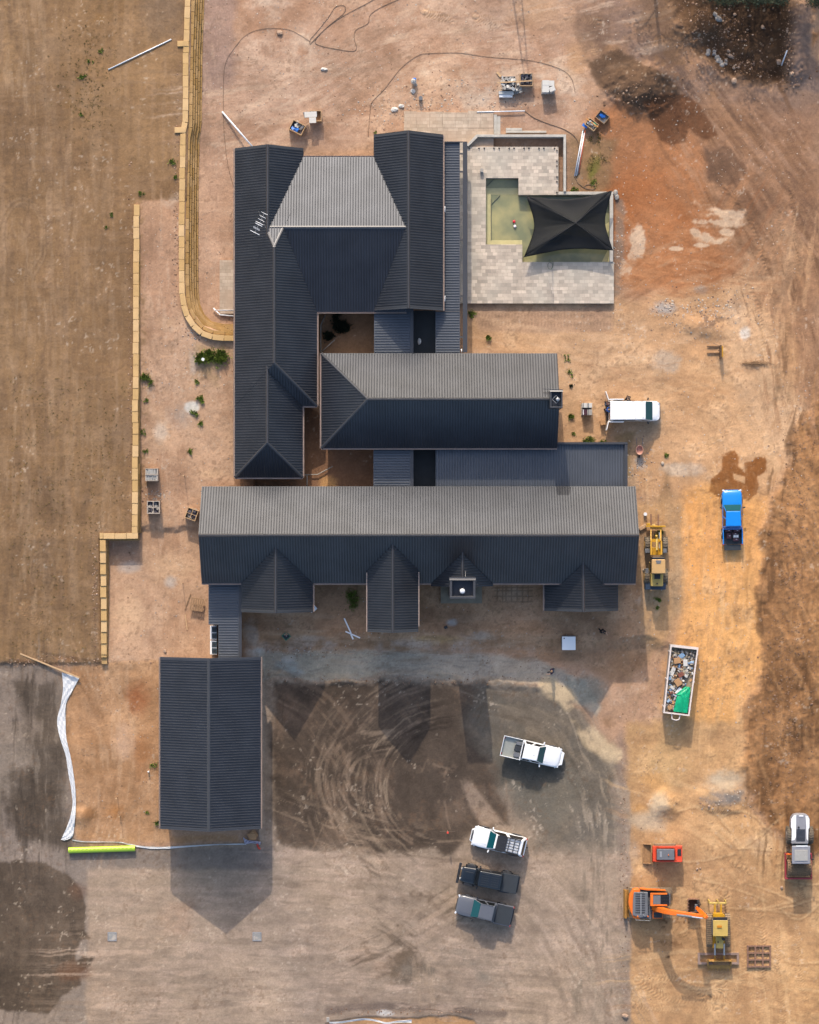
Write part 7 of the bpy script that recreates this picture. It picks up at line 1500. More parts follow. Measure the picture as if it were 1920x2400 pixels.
m = MB(); m.prism([P(*q, .2) for q in ((735, 1415), (744, 1426), (737, 1433), (729, 1436))], .3, .33); tag(m.build('white_offcut', M_WHITE, None, (*P(737, 1426, .3), .3), world=True), 'triangular white offcut sheet beside a south gable', 'sheet offcut')
g = G(1045, 1470); m = MB(); m.box(0, 0, 0, .3, .25, .22, .4); tag(m.build('black_box', M_DARK, None, g, bevel=.03), 'small black box on shaded ground south of the chimney', 'box')
for (X, Y, lab) in ((1512, 1205, 'white bucket north of the wheel loader, against the longest wing'), ): g = G(X, Y); m = MB(); m.cyl((0, 0, 0), (0, 0, .35), .13, .16, 16); o = m.build('bucket', M_WHITE, None, g); tag(o, lab, 'bucket')
g = G(1506, 1236); m = MB(); m.box(0, 0, 0, .7, .34, .26, .55); tag(m.build('sandstone_block', mat('sandstone', A(206, 168, 130), rough=.9, var=.2, bump=.3), None, g, bevel=.04), 'brown stone block at the loader fork carriage', 'stone')
# courtyard and yard pipes
def cpipe(lab, pts, z=.25): v = [G(X, Y, z) for X, Y in pts]; m = MB(); m.tube(v, .05, 8); tag(m.build('drain_pipe', mat('grey_pipe', A(180, 172, 160)), None, v[0], world=True, smooth=True), lab, 'pipe')
cpipe('grey drain pipe bending round the west side of the upper courtyard', [(763, 738), (752, 762), (752, 826)]); cpipe('thin grey drain pipe crossing the upper courtyard corner', [(754, 824), (785, 796)]); cpipe('grey drain pipe bending across the lower courtyard', [(708, 1113), (745, 1112), (780, 1093)]); cpipe('short grey drain pipe branching south to the longest wing', [(720, 1114), (720, 1142)])
a = G(502, 726, .25); m = MB(); m.tube([G(500, 722, .25), G(516, 738, .25), G(551, 741, .25)], .06, 8); m.tube([G(502, 727, .3), G(551, 727, .3)], .03, 6); tag(m.build('drain_pipe', M_PVC, None, a, world=True, smooth=True), 'white drain pipe round the side patio corner', 'pipe')
# ------------------------------------------------------------------ skip bin
loc = G(1596, 1595); t = thing('skip_bin', 'long open skip bin with white rim, full of rubbish', 'skip bin', loc); zt = 1.35
q = [P3(X, Y, loc.z+zt)-loc for X, Y in ((1571.6, 1510.4), (1637.4, 1517.8), (1616, 1678.4), (1554.6, 1671))]; cq = sum(q, Vector())/4
inn = [cq+(p-cq)*.93+((p-cq).normalized()*0) for p in q]; ax = (q[3]-q[0]).normalized(); ay = (q[1]-q[0]).normalized(); w = .13
inn = [q[0]+ax*w*1.6+ay*w, q[1]+ax*w*1.6-ay*w, q[2]-ax*w-ay*w, q[3]-ax*w+ay*w]
m = MB(); lo = lambda p, z: (p.x, p.y, z); vs = [lo(p, zt) for p in q]+[lo(p, zt) for p in inn]+[lo(p, .1) for p in q]+[lo(p, .2) for p in inn]
fs = []
for i in range(4): j = (i+1) % 4; fs += [(i, j, j+4, i+4), (i, i+8, j+8, j), (i+4, j+4, j+12, i+12)]
fs.append((12, 13, 14, 15)); m.add(vs, fs); P_RIM = mat('worn_white_steel', A(242, 226, 216, .62), rough=.5, var=.12, vscale=6); m.build('hull', mat('bin_steel', A(190, 178, 166), rough=.6, var=.2), t)
m = MB()
for i in range(4):
    j = (i+1) % 4; vs = [lo(q[i], zt+.003), lo(q[j], zt+.003), lo(inn[j], zt+.003), lo(inn[i], zt+.003)]; m.add(vs+[(a, b, c+.07) for a, b, c in vs], [(0, 1, 2, 3), (7, 6, 5, 4), (0, 4, 5, 1), (1, 5, 6, 2), (2, 6, 7, 3), (3, 7, 4, 0)])
m.build('rim', P_RIM, t)
e = (q[2]+q[3])/2; m = MB(); hz = [e+ay*-.42+Vector((0, 0, 0)), e-ay*.32+ax*.45, e+ay*.05+ax*.52, e+ay*.3+ax*.42, e+ay*.36]
m.tube([Vector((p.x, p.y, zt-.1)) for p in hz], .06, 8); m.build('lifting_hook', P_RIM, t)
for s in (.1, .5, .9):
    for (u, v) in ((0, 3), (1, 2)): p = q[u].lerp(q[v], s); m = MB(); m.box(p.x, p.y, .1, .12, .12, zt-.12); m.build('side_post', P_RIM, t)
random.seed(44); mts = [M_CARD, M_PAPER, M_STONE, M_STONE, mat('junk_dark', (.03, .03, .035)), M_WOODG, mat('junk_rust', A(140, 80, 60)), mat('junk_blue', A(140, 176, 210)), mat('junk_tan', A(180, 160, 130))]
m = MB()
for i in range(620):
    a, b = random.uniform(.03, .97), random.uniform(.03, .97); p = (inn[0].lerp(inn[1], a)).lerp(inn[3].lerp(inn[2], a), b)
    if a > .72 and b > .3 and b < .62 and random.random() < .8: continue
    s = random.uniform(.07, .34 if b > .15 else .28); m.mi = random.choice((0, 0, 1, 1, 2, 2, 5, 6, 7, 8, 8, 8)) if b > .14 else random.choice((2, 2, 3, 4, 5, 5, 8, 8))
    m.box(p.x+loc.x, p.y+loc.y, loc.z+random.uniform(.78, 1.12), s, s*random.uniform(.3, .9), random.uniform(.02, .16), random.uniform(0, 3), rx=random.uniform(-.6, .6), ry=random.uniform(-.6, .6))
tag(m.build('rubbish', mts, None, loc, world=True), 'mixed building rubbish filling the skip bin', None, None, 'stuff')
m = MB(); vs = [(p.x+loc.x, p.y+loc.y, loc.z+.62) for p in inn]; m.prism([(v[0], v[1]) for v in vs], loc.z+.3, loc.z+.85); tag(m.build('rubbish_base', mts[8], None, loc, world=True), 'packed dusty waste at the bottom of the skip', None, None, 'stuff')
def inb(u, v): return (inn[0].lerp(inn[1], u)).lerp(inn[3].lerp(inn[2], u), v)+loc
for (u, v, sx, sy, h, a, mt, lab, nm, ct) in ((.28, .20, .6, .5, .32, .15, M_CARD, 'large tan cardboard box in the upper half of the skip', 'cardboard_box', 'box'), (.42, .53, .55, .62, .3, .6, M_CARD, 'tan cardboard box in the middle of the skip', 'cardboard_box', 'box'), (.5, .41, .5, .36, .3, .5, mts[6], 'dark red box near the middle of the skip', 'cardboard_box', 'box'),
                                              (.2, .93, .36, .34, .3, .4, M_CARD, 'small tan box at the bottom left of the skip', 'cardboard_box', 'box'), (.62, .22, .36, .6, .18, .05, M_PAPER, 'white rectangular packet in the skip', 'packet', 'packet'), (.42, .13, .7, .4, .08, .7, mts[7], 'crumpled pale blue sheet in the upper skip', 'plastic_sheet', 'sheet'),
                                              (.16, .37, .35, .8, .08, -.4, M_PAPER, 'white foam board against the left wall of the skip', 'foam_board', 'board'), (.64, .36, .42, .85, .05, .5, mat('cream_board', A(206, 196, 170)), 'cream board lying right of the skip middle', 'foam_board', 'board'), (.46, .68, .9, .36, .12, .9, M_WHITE, 'white curved sheet next to the green tarp', 'plastic_sheet', 'sheet'), (.22, .62, .42, .26, .14, -.6, M_PAPER, 'small white carton left of the skip middle', 'carton', 'box')):
    c = inb(u, v); m = MB(); m.box(0, 0, 0, sx, sy, h); m.box(0, 0, h+.001, .03, sy*.96, .006); tag(m.build(nm, mt, None, (c.x, c.y, loc.z+1.06), rz=a, bevel=.015), lab, ct)
c = inb(.84, .21); m = MB(); m.cyl((-.28, 0, .12), (.28, 0, .12), .13, n=16); t2 = m.build('paint_bucket', mts[7], None, (c.x, c.y, loc.z+.95), rz=.1); tag(t2, 'pale blue drum lying on its side in the skip', 'drum')
c = inb(.16, .8); m = MB(); m.box(0, 0, 0, 1.1, .06, .05); tag(m.build('timber_batten', M_WOOD, None, (c.x, c.y, loc.z+1.0), rz=1.2), 'thin timber batten on the rubbish at lower left of skip', 'timber')
m = MB(); NN = 26; gv = []
for i in range(NN+1):
    for j in range(NN+1):
        u, v = i/NN, j/NN; uu = .36+.6*u+.10*(1-v)*1.6*(1-u)*.9; vv = .58+.40*v
        if v < .35: uu = .36+.6*u+(.35-v)*1.1*(1-u)
        c = inb(min(uu, .97), vv); z = 1.22+.16*math.sin(u*math.pi)*math.sin(v*math.pi)+.05*abs(math.sin(u*6+v*3+1.5*math.sin(v*4)))+.045*abs(math.sin(v*7-u*5+1.8*math.sin(u*5)))+random.uniform(-.012, .012); gv.append((c.x, c.y, loc.z+z))
m.add(gv, [(i*(NN+1)+j, (i+1)*(NN+1)+j, (i+1)*(NN+1)+j+1, i*(NN+1)+j+1) for i in range(NN) for j in range(NN)])
o = m.build('green_tarp', mat('green_tarpaulin', (.0, .30, .13), rough=.35, var=.15), None, (inb(.7, .8).x, inb(.7, .8).y, loc.z+1), world=True, smooth=False); tag(o, 'crumpled bright green tarpaulin in the lower end of the skip', 'tarpaulin'); md = o.modifiers.new('S', 'SOLIDIFY'); md.thickness = .01
# ------------------------------------------------------------------ people
M_SKIN = mat('skin', (.42, .24, .16), rough=.6, var=.03); M_HAIR = mat('dark_hair', (.015, .010, .008), rough=.6, var=0); M_HAIRL = mat('light_hair', (.22, .13, .06), rough=.6, var=0); M_SHOE = mat('shoe_leather', (.03, .022, .018), rough=.6)
def skinned(name, V, E, RR, mt, parent, root=0, sub=1):
    me = bpy.data.meshes.new(name); me.from_pydata([tuple(v) for v in V], E, []); me.materials.append(mt); o = bpy.data.objects.new(name, me); COL.objects.link(o); o.parent = parent
    md = o.modifiers.new('Skin', 'SKIN'); md.use_smooth_shade = True
    for i, r in enumerate(RR): sv = me.skin_vertices[0].data[i]; sv.radius = (r, r) if not isinstance(r, tuple) else r; sv.use_root = (i == root)
    if sub: s_ = o.modifiers.new('Sub', 'SUBSURF'); s_.levels = sub; s_.render_levels = sub
    return o
def person(lab, X, Y, face, shirt, trousers, hair, lean=0.0, arms=((.25, .5), (.25, .5)), stride=.0, crouch=0.0):
    """face = heading in degrees; lean = forward bend of the torso (rad); arms = (raise, elbow) per side"""
    t = thing('person', lab, 'person', G(X, Y), R(face)); k = 1.0
    hip = Vector((0, 0, .93-crouch)); sp = lambda h: hip+Vector((math.sin(lean)*h, 0, math.cos(lean)*h))
    ch = sp(.34); nk = sp(.54); hd = nk+Vector((.03+.07*math.sin(lean), 0, .13*math.cos(lean*.5))); top = hd+Vector((.01, 0, .11))
    V = [hip, sp(.18), ch, nk, hd, top, hd+Vector((.095, 0, -.01))]; E = [(0, 1), (1, 2), (2, 3), (3, 4), (4, 5), (4, 6)]; RR = [(.14, .10), (.125, .09), (.15, .1), .052, (.078, .09), .06, .016]
    arm = []
    for s, (rs, el) in zip((1, -1), arms):
        sh = ch+Vector((0, s*.19, .14)); d1 = Vector((math.sin(rs), s*.16, -math.cos(rs))).normalized(); eb_ = sh+d1*.29; d2 = Vector((math.sin(rs+el), s*-.05, -math.cos(rs+el))).normalized(); wr = eb_+d2*.25; pm = wr+d2*.09
        b = len(V); V += [sh, eb_, wr, pm]; E += [(2, b), (b, b+1), (b+1, b+2), (b+2, b+3)]; RR += [.058, .042, .026, (.036, .016)]; arm.append((sh, eb_, wr))
        for fi, (off_, L) in enumerate(((.03, .065), (.01, .08), (-.01, .075), (-.03, .06))):
            f1 = pm+d2*L*.5+Vector((off_*.8, s*.002, 0)); f2 = pm+d2*L+Vector((off_, s*-.012, 0)); c0 = len(V); V += [f1, f2]; E += [(b+3, c0), (c0, c0+1)]; RR += [.009, .008]
        th = wr+d2*.05+Vector((.045, 0, -.01)); c0 = len(V); V.append(th); E.append((b+2, c0)); RR.append(.011)
    legs = []
    for s in (1, -1):
        hp = hip+Vector((0, s*.1, -.04)); kn = Vector((s*stride*.5+crouch*.6, s*.11, .5-crouch*.35)); an = Vector((s*stride-.02, s*.11, .09)); to = Vector((s*stride+.15, s*.12, .035)); b = len(V)
        V += [hp, kn, an, to]; E += [(0, b), (b, b+1), (b+1, b+2), (b+2, b+3)]; RR += [.085, .058, .04, .035]; legs.append((hp, kn, an, to))
    skinned('body', V, E, RR, M_SKIN, t)
    sV = [hip+Vector((0, 0, .02)), sp(.18), ch, sp(.47)]; sE = [(0, 1), (1, 2), (2, 3)]; sR = [(.165, .12), (.148, .112), (.17, .122), .085]
    for (sh, e_, wr) in arm: b = len(sV); sV += [sh, e_.lerp(wr, .1)]; sE += [(2, b), (b, b+1)]; sR += [.075, .055]
    skinned('shirt', sV, sE, sR, shirt, t)
    tV = [hip]; tE = []; tR = [(.17, .125)]
    for (hp, kn, an, to) in legs: b = len(tV); tV += [hp, kn, an+Vector((0, 0, .03))]; tE += [(0, b), (b, b+1), (b+1, b+2)]; tR += [.105, .075, .058]
    skinned('trousers', tV, tE, tR, trousers, t)
    for (hp, kn, an, to) in legs: m = MB(); c = (an+to)/2; m.sph((c.x, c.y, .05), .15, .055, .055, 12, 7); m.build('shoe', M_SHOE, t, smooth=True)
    m = MB(); m.sph((hd.x-.018, hd.y, hd.z+.045), .102, .092, .098, 14, 9, .02); m.build('hair', hair, t, smooth=True)
    for s in (1, -1): m = MB(); m.sph((hd.x+.082, s*.032, hd.z+.012), .011, .014, .009, 8, 5); m.build('eye', M_HAIR, t, smooth=True); m = MB(); m.sph((hd.x, s*.084, hd.z), .018, .01, .03, 8, 5); m.build('ear', M_SKIN, t, smooth=True)
    m = MB(); m.box(hd.x+.083, 0, hd.z-.055, .012, .045, .01); m.build('mouth', mat('lips', (.3, .09, .07)), t)
    return t
C_NAVY = mat('navy_cloth', (.01, .02, .09), rough=.85); C_BLACK = mat('black_cloth', (.006, .005, .006), rough=.9); C_JEAN = mat('dark_denim', (.02, .03, .05), rough=.9); C_BLUE = mat('blue_cloth', (.015, .07, .26), rough=.85); C_PURP = mat('plum_cloth', (.03, .012, .03), rough=.9)
person('person in a navy top leaning into the open back of the van', 1420, 947, -8, C_NAVY, C_JEAN, M_HAIR, .7, ((1.1, .3), (1.0, .4)))
person('person in a blue shirt reaching in beside the open van back', 1419, 963, 12, C_BLUE, C_BLACK, M_HAIRL, .45, ((.9, .6), (1.2, .2)))
person('person in dark clothes bending beside the north side of the van', 1471, 933, -110, C_BLACK, C_BLACK, M_HAIR, .5, ((.9, .5), (.7, .9)))
person('person dressed all in black walking near the shaded south east corner', 1410, 1478, -60, C_BLACK, C_BLACK, M_HAIR, .12, ((.7, .3), (-.5, .2)), .25)
person('person in a dark plum jacket walking on the grey gravel lane', 1293, 1571, 190, C_PURP, C_JEAN, M_HAIRL, .15, ((.5, .9), (-.3, .4)), .22)
# ------------------------------------------------------------------ plants
M_LEAF = mat('weed_green', (.13, .18, .022), rough=.8, var=.4, vscale=5); M_LEAFD = mat('dark_leaf', (.022, .032, .012), rough=.8, var=.4, vscale=4); M_LEAFY = mat('dry_weed', A(150, 128, 66), rough=.9, var=.3, vscale=5); M_BARK = mat('bark', (.10, .075, .055), rough=.9)
def tuft(m, X, Y, n, r, h, z0=0.0):
    c = G(X, Y, z0); sub = [(random.gauss(0, r*.5), random.gauss(0, r*.4)) for _ in range(5)]
    for i in range(n):
        a = random.uniform(0, 6.283); d = min(r*1.5, abs(random.gauss(0, r*.55))); q0 = sub[i % len(sub)]; x, y = c.x+q0[0]+d*.7*math.cos(a), c.y+q0[1]+d*.7*math.sin(a); L = h*random.uniform(.4, 1.0); b = random.uniform(0, 6.283); o = L*random.uniform(.3, .8); w = random.uniform(.012, .03)*(1+h)
        px, py = -math.sin(b)*w, math.cos(b)*w; z = c.z-.02
        m.add([(x-px, y-py, z), (x+px, y+py, z), (x+math.cos(b)*o*.5+px, y+math.sin(b)*o*.5+py, z+L*.7), (x+math.cos(b)*o, y+math.sin(b)*o, z+L), (x+math.cos(b)*o*.5-px, y+math.sin(b)*o*.5-py, z+L*.7)], [(0, 1, 2, 3, 4)])
random.seed(9)
for (X, Y, n, r, h, lab) in ((480, 838, 900, .62, .55, 'western half of the bright green bush beside the north house'), (512, 834, 800, .62, .5, 'eastern half of the bright green bush beside the north house')):
    m = MB(); tuft(m, X, Y, n, r, h); tag(m.build('bush', M_LEAF, None, G(X, Y), world=True), lab, 'bush', 'green bush by the house')
wl2 = [(345, 886, 300, .45, .35), (470, 935, 160, .3, .3), (458, 968, 160, .3, .25), (470, 992, 120, .22, .25), (446, 1058, 120, .25, .25), (343, 938, 90, .22, .2), (334, 1012, 90, .25, .2), (341, 1058, 90, .2, .2), (462, 896, 90, .22, .2), (552, 612, 90, .2, .2), (468, 72, 140, .22, .3), (404, 381, 120, .28, .25), (411, 415, 80, .2, .2), (332, 455, 80, .22, .22), (264, 502, 60, .18, .2), (249, 533, 50, .16, .2), (237, 119, 60, .2, .18), (195, 178, 110, .3, .2), (191, 267, 60, .2, .18), (212, 145, 60, .25, .18),
       (1376, 1032, 260, .38, .3), (1412, 1036, 90, .25, .2), (1344, 1015, 60, .15, .2), (1341, 975, 140, .22, .35), (1331, 840, 90, .3, .18), (1337, 873, 110, .35, .18), (1148, 790, 150, .22, .35), (1105, 735, 200, .35, .25), (1562, 1068, 110, .22, .2), (1546, 1250, 200, .35, .25), (1541, 1405, 120, .25, .25), (1540, 1425, 80, .2, .2), (1395, 385, 260, .8, .12), (1395, 325, 200, .5, .14), (1385, 430, 200, .5, .14), (1348, 446, 180, .3, .2), (558, 880, 110, .3, .2), (370, 1928, 120, .2, .35), (358, 1795, 90, .25, .2), (345, 1904, 60, .2, .15), (880, 310, 40, .12, .2)]
for k, (X, Y, n, r, h) in enumerate(wl2):
    m = MB(); tuft(m, X, Y, n, r, h); west = X < 560
    tag(m.build('weed_tuft', M_LEAFY if (X, Y) in ((1395, 385), (1395, 325)) else M_LEAF, None, G(X, Y), world=True), 'low green weed tuft growing on bare soil west of the house' if west else 'low green weed tuft growing on bare soil east of the house', 'weed', 'weed tufts west of the house' if west else 'weed tufts east of the house')
for k, (X, Y, n, r, h, lab) in enumerate(((770, 790, 420, .4, .6, 'dark leafy plant in the shaded courtyard, west one'), (803, 768, 700, .5, .8, 'taller dark leafy plant in the shaded courtyard, east one'), (790, 738, 200, .5, .4, 'low dark plant against the courtyard north wall'), (826, 1402, 420, .7, .3, 'green weed patch between the two middle south gables'), (1340, 905, 80, .2, .2, 'small weed at the middle wing chimney base'))):
    m = MB(); tuft(m, X, Y, n, r, h); tag(m.build('leafy_plant', M_LEAFD if X != 826 else M_LEAF, None, G(X, Y), world=True), lab, 'plant')
# dry specks of weed on the plateau: countless
m = MB(); random.seed(5)
for i in range(900):
    u = random.random()
    if u < .35: X, Y = random.gauss(205, 34), random.gauss(185, 70)
    elif u < .8: X, Y = random.uniform(20, 296), random.uniform(880, 1260)
    else: X, Y = random.uniform(20, 230), random.uniform(1240, 1540)
    if X > 400 or Y < -20: continue
    tuft(m, X, Y, random.randint(3, 9), random.uniform(.04, .14), .09)
tag(m.build('dry_weeds', M_LEAFY, None, G(200, 600), world=True), 'tiny dry weeds scattered on the brown plateau', None, None, 'stuff')
m = MB(); o = G(1770, 853)
for i in range(90):
    a = random.gauss(0, .35); x, y = random.gauss(0, .55), random.gauss(0, .12); L = random.uniform(.3, .9); c, s = math.cos(a)*L/2, math.sin(a)*L/2; m.tube([(x-c, y-s, random.uniform(.02, .15)), (x+c, y+s, random.uniform(.02, .25))], .012, 4)
tag(m.build('brush_pile', M_WOODB, None, o), 'low pile of brown twigs on the sandy clearing', 'twig pile')
def tree(lab, X, Y, h, cr, seed, nl=3200, group=None):
    random.seed(seed); g = G(X, Y); t = thing('tree', lab, 'tree', g, 0, group); m = MB(); m.tube([(0, 0, -.3), (.1, .05, h*.3), (.05, -.1, h*.55), (0, 0, h*.8)], .18, 8); tips = []
    for k in range(9):
        a = k*2.4; z0 = h*random.uniform(.35, .7); d = cr*random.uniform(.5, .85); e = Vector((d*math.cos(a), d*math.sin(a), z0+random.uniform(.5, 1.6))); m.tube([(0, 0, z0), e*.5+Vector((0, 0, z0*.5+.1)), e], .05, 5); tips.append(e)
    m.build('trunk', M_BARK, t, smooth=True); m = MB(); cl = tips+[Vector((random.gauss(0, cr*.4), random.gauss(0, cr*.4), h*random.uniform(.6, .95))) for _ in range(10)]
    for i in range(nl):
        c = random.choice(cl); p = c+Vector((random.gauss(0, cr*.2), random.gauss(0, cr*.2), random.gauss(0, cr*.16))); s = random.uniform(.06, .14); a = random.uniform(0, 6.28); u = Vector((math.cos(a), math.sin(a), random.uniform(-.6, .6)))*s; v = Vector((-math.sin(a), math.cos(a), random.uniform(-.6, .6)))*s*.6
        m.add([p-u, p-v, p+u, p+v], [(0, 1, 2, 3)])
    m.build('crown', M_LEAFD, t); return t
for k, (X, Y, h, cr, lab) in enumerate(((1660, -60, 4.5, 2.6, 'westernmost dark tree beyond the north edge of the pit'), (1745, -48, 5.5, 2.8, 'dark tree just beyond the pit, overhanging the top edge'), (1815, -62, 5.0, 2.4, 'dark tree beyond the pale gravel strip in the north east'), (1905, -70, 6.0, 2.6, 'tree beyond the far north east corner'), (1520, -120, 9.0, 2.3, 'tall thin tree standing north of the gravel heap'))):
    tree(lab, X, Y, h, cr, 50+k, group='trees beyond the north edge')
random.seed(12)
for (X, Y, lab) in ((1700, 0, 'low dark shrub at the top edge, westernmost of the row'), (1775, -2, 'low dark shrub at the top edge, second from the west'), (1835, 2, 'low dark shrub at the top edge beside the pale gravel'), (1912, 4, 'low dark shrub in the top right corner')):
    m = MB(); c = G(X, Y)
    for i in range(700):
        p = Vector((c.x+random.gauss(0, .8), c.y+random.gauss(0, .26), c.z+abs(random.gauss(.2, .3)))); s = random.uniform(.04, .1); a = random.uniform(0, 6.28); u = Vector((math.cos(a), math.sin(a), random.uniform(-.5, .5)))*s; v = Vector((-math.sin(a), math.cos(a), random.uniform(-.5, .5)))*s*.6; m.add([p-u, p-v, p+u, p+v], [(0, 1, 2, 3)])
    tag(m.build('shrub', M_LEAFD, None, c, world=True), lab, 'shrub', 'shrubs along the top edge')
# light tower beyond the frame whose long shadow falls on the north yard
t = thing('light_tower', 'tall lattice light tower standing beyond the top edge of the yard', 'light tower', G(1196, -150)); m = MB()
for s in (-1, 1):
    for q_ in (-1, 1): m.tube([(s*.55, q_*.4, 0), (s*.16, q_*.12, 8.3)], .05, 5)
for k in range(7):
    z = .9+k*1.1; f = 1-(z/8.3)*.7; m.tube([(-.55*f, 0, z), (.55*f, 0, z+.7)], .035, 4); m.tube([(.55*f, .1, z), (-.55*f, .1, z+.7)], .035, 4)
m.build('mast', M_STEELG, t); m = MB(); m.box(0, 0, 8.3, 1.1, .35, .5); m.build('lamp_head', M_MGREY, t)
# ------------------------------------------------------------------ stones
def stones(name, lab, n, sampler, s0, s1, mt, seed, kind='stuff', power=3.0):
    r = np.random.default_rng(seed); pts = sampler(r, n); V = []; F = []; MI = []; o = 0
    base = np.array([(1, 0, 0), (-1, 0, 0), (0, 1, 0), (0, -1, 0), (0, 0, 1), (.6, .6, .55), (-.6, .6, .5), (-.6, -.6, .55), (.6, -.6, .5)])
    fc = [(4, 0, 5), (4, 5, 2), (4, 2, 6), (4, 6, 1), (4, 1, 7), (4, 7, 3), (4, 3, 8), (4, 8, 0), (5, 0, 2), (6, 2, 1), (7, 1, 3), (8, 3, 0)]
    x, y = (pts[:, 0]-960)/PPM, (1200-pts[:, 1])/PPM
    i = np.clip(np.searchsorted(GX, x), 1, NX-1); j = np.clip(np.searchsorted(GY, y), 1, NY-1); z = H[j, i]; f = (CAMH-z)/CAMH; x = x*f; y = y*f
    for k in range(len(pts)):
        s = s0+(s1-s0)*r.random()**power; b = base*(s*(1+.35*(r.random((9, 3))-.5)))*np.array([1, .6+.5*r.random(), .55]); a = r.random()*6.28; c_, s_ = math.cos(a), math.sin(a)
        b = np.stack([b[:, 0]*c_-b[:, 1]*s_+x[k], b[:, 0]*s_+b[:, 1]*c_+y[k], b[:, 2]+z[k]-s*.05], 1); V.append(b); F += [(p+o, q+o, w+o) for p, q, w in fc]; MI += [int(r.random()*len(mt))]*12; o += 9
    me = bpy.data.meshes.new(name); me.from_pydata(np.concatenate(V).tolist(), [], F)
    for m_ in mt: me.materials.append(m_)
    me.polygons.foreach_set('material_index', MI); ob = bpy.data.objects.new(name, me); COL.objects.link(ob); return tag(ob, lab, None, None, kind)
S1 = mat('stone_tan', A(190, 158, 132), rough=.9, var=.15); S2 = mat('stone_brown', A(150, 116, 92), rough=.9, var=.15); S3 = mat('stone_grey', A(176, 166, 156), rough=.9, var=.15); S4 = mat('stone_pale', A(212, 194, 174), rough=.9, var=.1); S5 = mat('clod_dark', A(136, 102, 76), rough=.95, var=.2)
for q_ in (S1, S2, S3, S5): island(q_, .3)
def rectS(*rs):
    def f(r, n):
        w = np.array([q[4] for q in rs]); w = w/w.sum(); c = r.choice(len(rs), n, p=w); Q = np.array([q[:4] for q in rs])[c]; u = r.random((n, 2)); p = np.stack([Q[:, 0]+u[:, 0]*(Q[:, 2]-Q[:, 0]), Q[:, 1]+u[:, 1]*(Q[:, 3]-Q[:, 1])], 1)
        return p
    return f
def gausS(*gs):
    def f(r, n):
        w = np.array([q[4] for q in gs], float); w = w/w.sum(); c = r.choice(len(gs), n, p=w); Q = np.array([q[:4] for q in gs])[c]; return Q[:, :2]+r.normal(size=(n, 2))*Q[:, 2:4]
    return f
stones('gravel', 'small loose stones scattered over the north and east yards', 5200, rectS((470, 0, 1330, 300, 5), (1320, 0, 1900, 1150, 7), (1470, 1150, 1760, 1700, 2), (330, 480, 550, 1530, 3)), .018, .08, [S1, S2, S3, S4], 3)
stones('soil_clods', 'rough dark clods covering the spoil bank and dug soil', 2400, gausS((1860, 1300, 30, 170, 4), (1840, 1600, 34, 90, 3), (1850, 1820, 40, 80, 2), (1885, 1080, 20, 70, 1)), .02, .09, [S5, S2, S2], 4, power=2.5)
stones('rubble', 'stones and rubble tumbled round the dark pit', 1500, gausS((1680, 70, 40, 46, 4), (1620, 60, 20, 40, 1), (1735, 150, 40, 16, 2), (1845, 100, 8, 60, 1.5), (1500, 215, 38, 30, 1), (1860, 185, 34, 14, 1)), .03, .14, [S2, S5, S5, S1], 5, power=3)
stones('debris', 'broken concrete and stones in scattered patches', 2200, gausS((1640, 740, 50, 20, 3), (1560, 722, 18, 12, 1.2), (1500, 1090, 20, 30, 1.5), (1000, 240, 60, 30, 2), (900, 250, 50, 26, 1.5), (1195, 230, 60, 20, 1), (455, 780, 14, 10, 1), (368, 1160, 14, 9, 1), (700, 1530, 60, 10, 1), (1700, 1880, 44, 20, 1), (1700, 700, 50, 20, 1), (1450, 600, 8, 60, 1)), .025, .11, [S3, S1, S4, S2], 6)
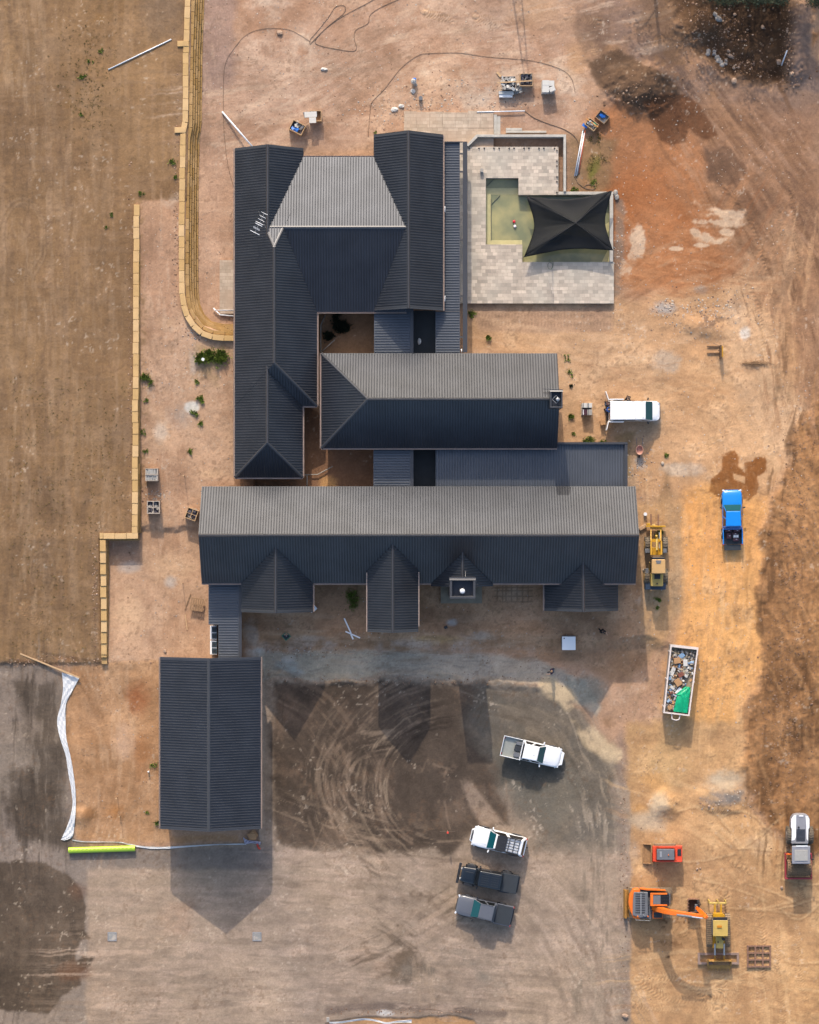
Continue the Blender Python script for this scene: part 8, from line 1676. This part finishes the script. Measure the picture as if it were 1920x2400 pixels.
stones('shaded_gravel', 'loose clods and stones on the shaded ground south of the house', 2000, rectS((640, 1380, 1480, 1530, 4), (560, 1510, 1300, 1600, 2), (180, 1570, 370, 1960, 2), (1480, 1560, 1560, 2350, 2)), .018, .07, [S1, S5, S2, S3], 8)
stones('edge_clods', 'crumbled soil along the foot of the walls and yard edges', 2200, gausS((305, 860, 4, 250, 2), (224, 1400, 4, 90, 1), (414, 500, 4, 160, 1.5), (120, 1550, 90, 7, 1.5), (1462, 2050, 5, 220, 1.5), (940, 1594, 200, 5, 1.5), (920, 2372, 120, 5, 1)), .02, .09, [S5, S2, S1], 9)
random.seed(2)
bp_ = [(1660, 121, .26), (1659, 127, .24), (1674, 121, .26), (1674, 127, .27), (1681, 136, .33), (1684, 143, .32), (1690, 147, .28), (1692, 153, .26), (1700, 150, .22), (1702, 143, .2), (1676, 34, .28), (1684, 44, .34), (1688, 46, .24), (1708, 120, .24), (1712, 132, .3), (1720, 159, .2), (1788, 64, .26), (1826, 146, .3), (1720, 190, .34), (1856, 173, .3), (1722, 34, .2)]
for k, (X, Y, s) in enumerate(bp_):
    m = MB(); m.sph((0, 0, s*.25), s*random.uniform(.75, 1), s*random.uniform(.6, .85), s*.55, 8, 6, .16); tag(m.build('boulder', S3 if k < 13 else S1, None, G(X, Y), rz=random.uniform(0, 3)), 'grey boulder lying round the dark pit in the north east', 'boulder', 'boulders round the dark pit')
for (X, Y, s, lab) in ((1465, 2381, .3, 'brown boulder at the bottom edge where gravel meets sand'), (387, 1526, .2, 'orange stone north of the garage roof'), (1553, 1086, .18, 'white stone east of the parapet roof'), (656, 77, .3, 'brown stone beside the hose in the north yard'), (1634, 2037, .14, 'northern pale stone east of the skid steer'), (1641, 2035, .1, 'small pale stone east of the skid steer'), (1832, 2080, .18, 'pale stone west of the compactor shadow'), (1662, 1890, .16, 'pale stone below the grey heap'), (1508, 1336, .12, 'white scrap between loader and longest wing')):
    m = MB(); m.sph((0, 0, s*.25), s, s*.75, s*.55, 8, 6, .16); tag(m.build('boulder', S1 if 'white' not in lab else S4, None, G(X, Y), rz=s*9), lab, 'stone')
bpy.context.view_layer.update()
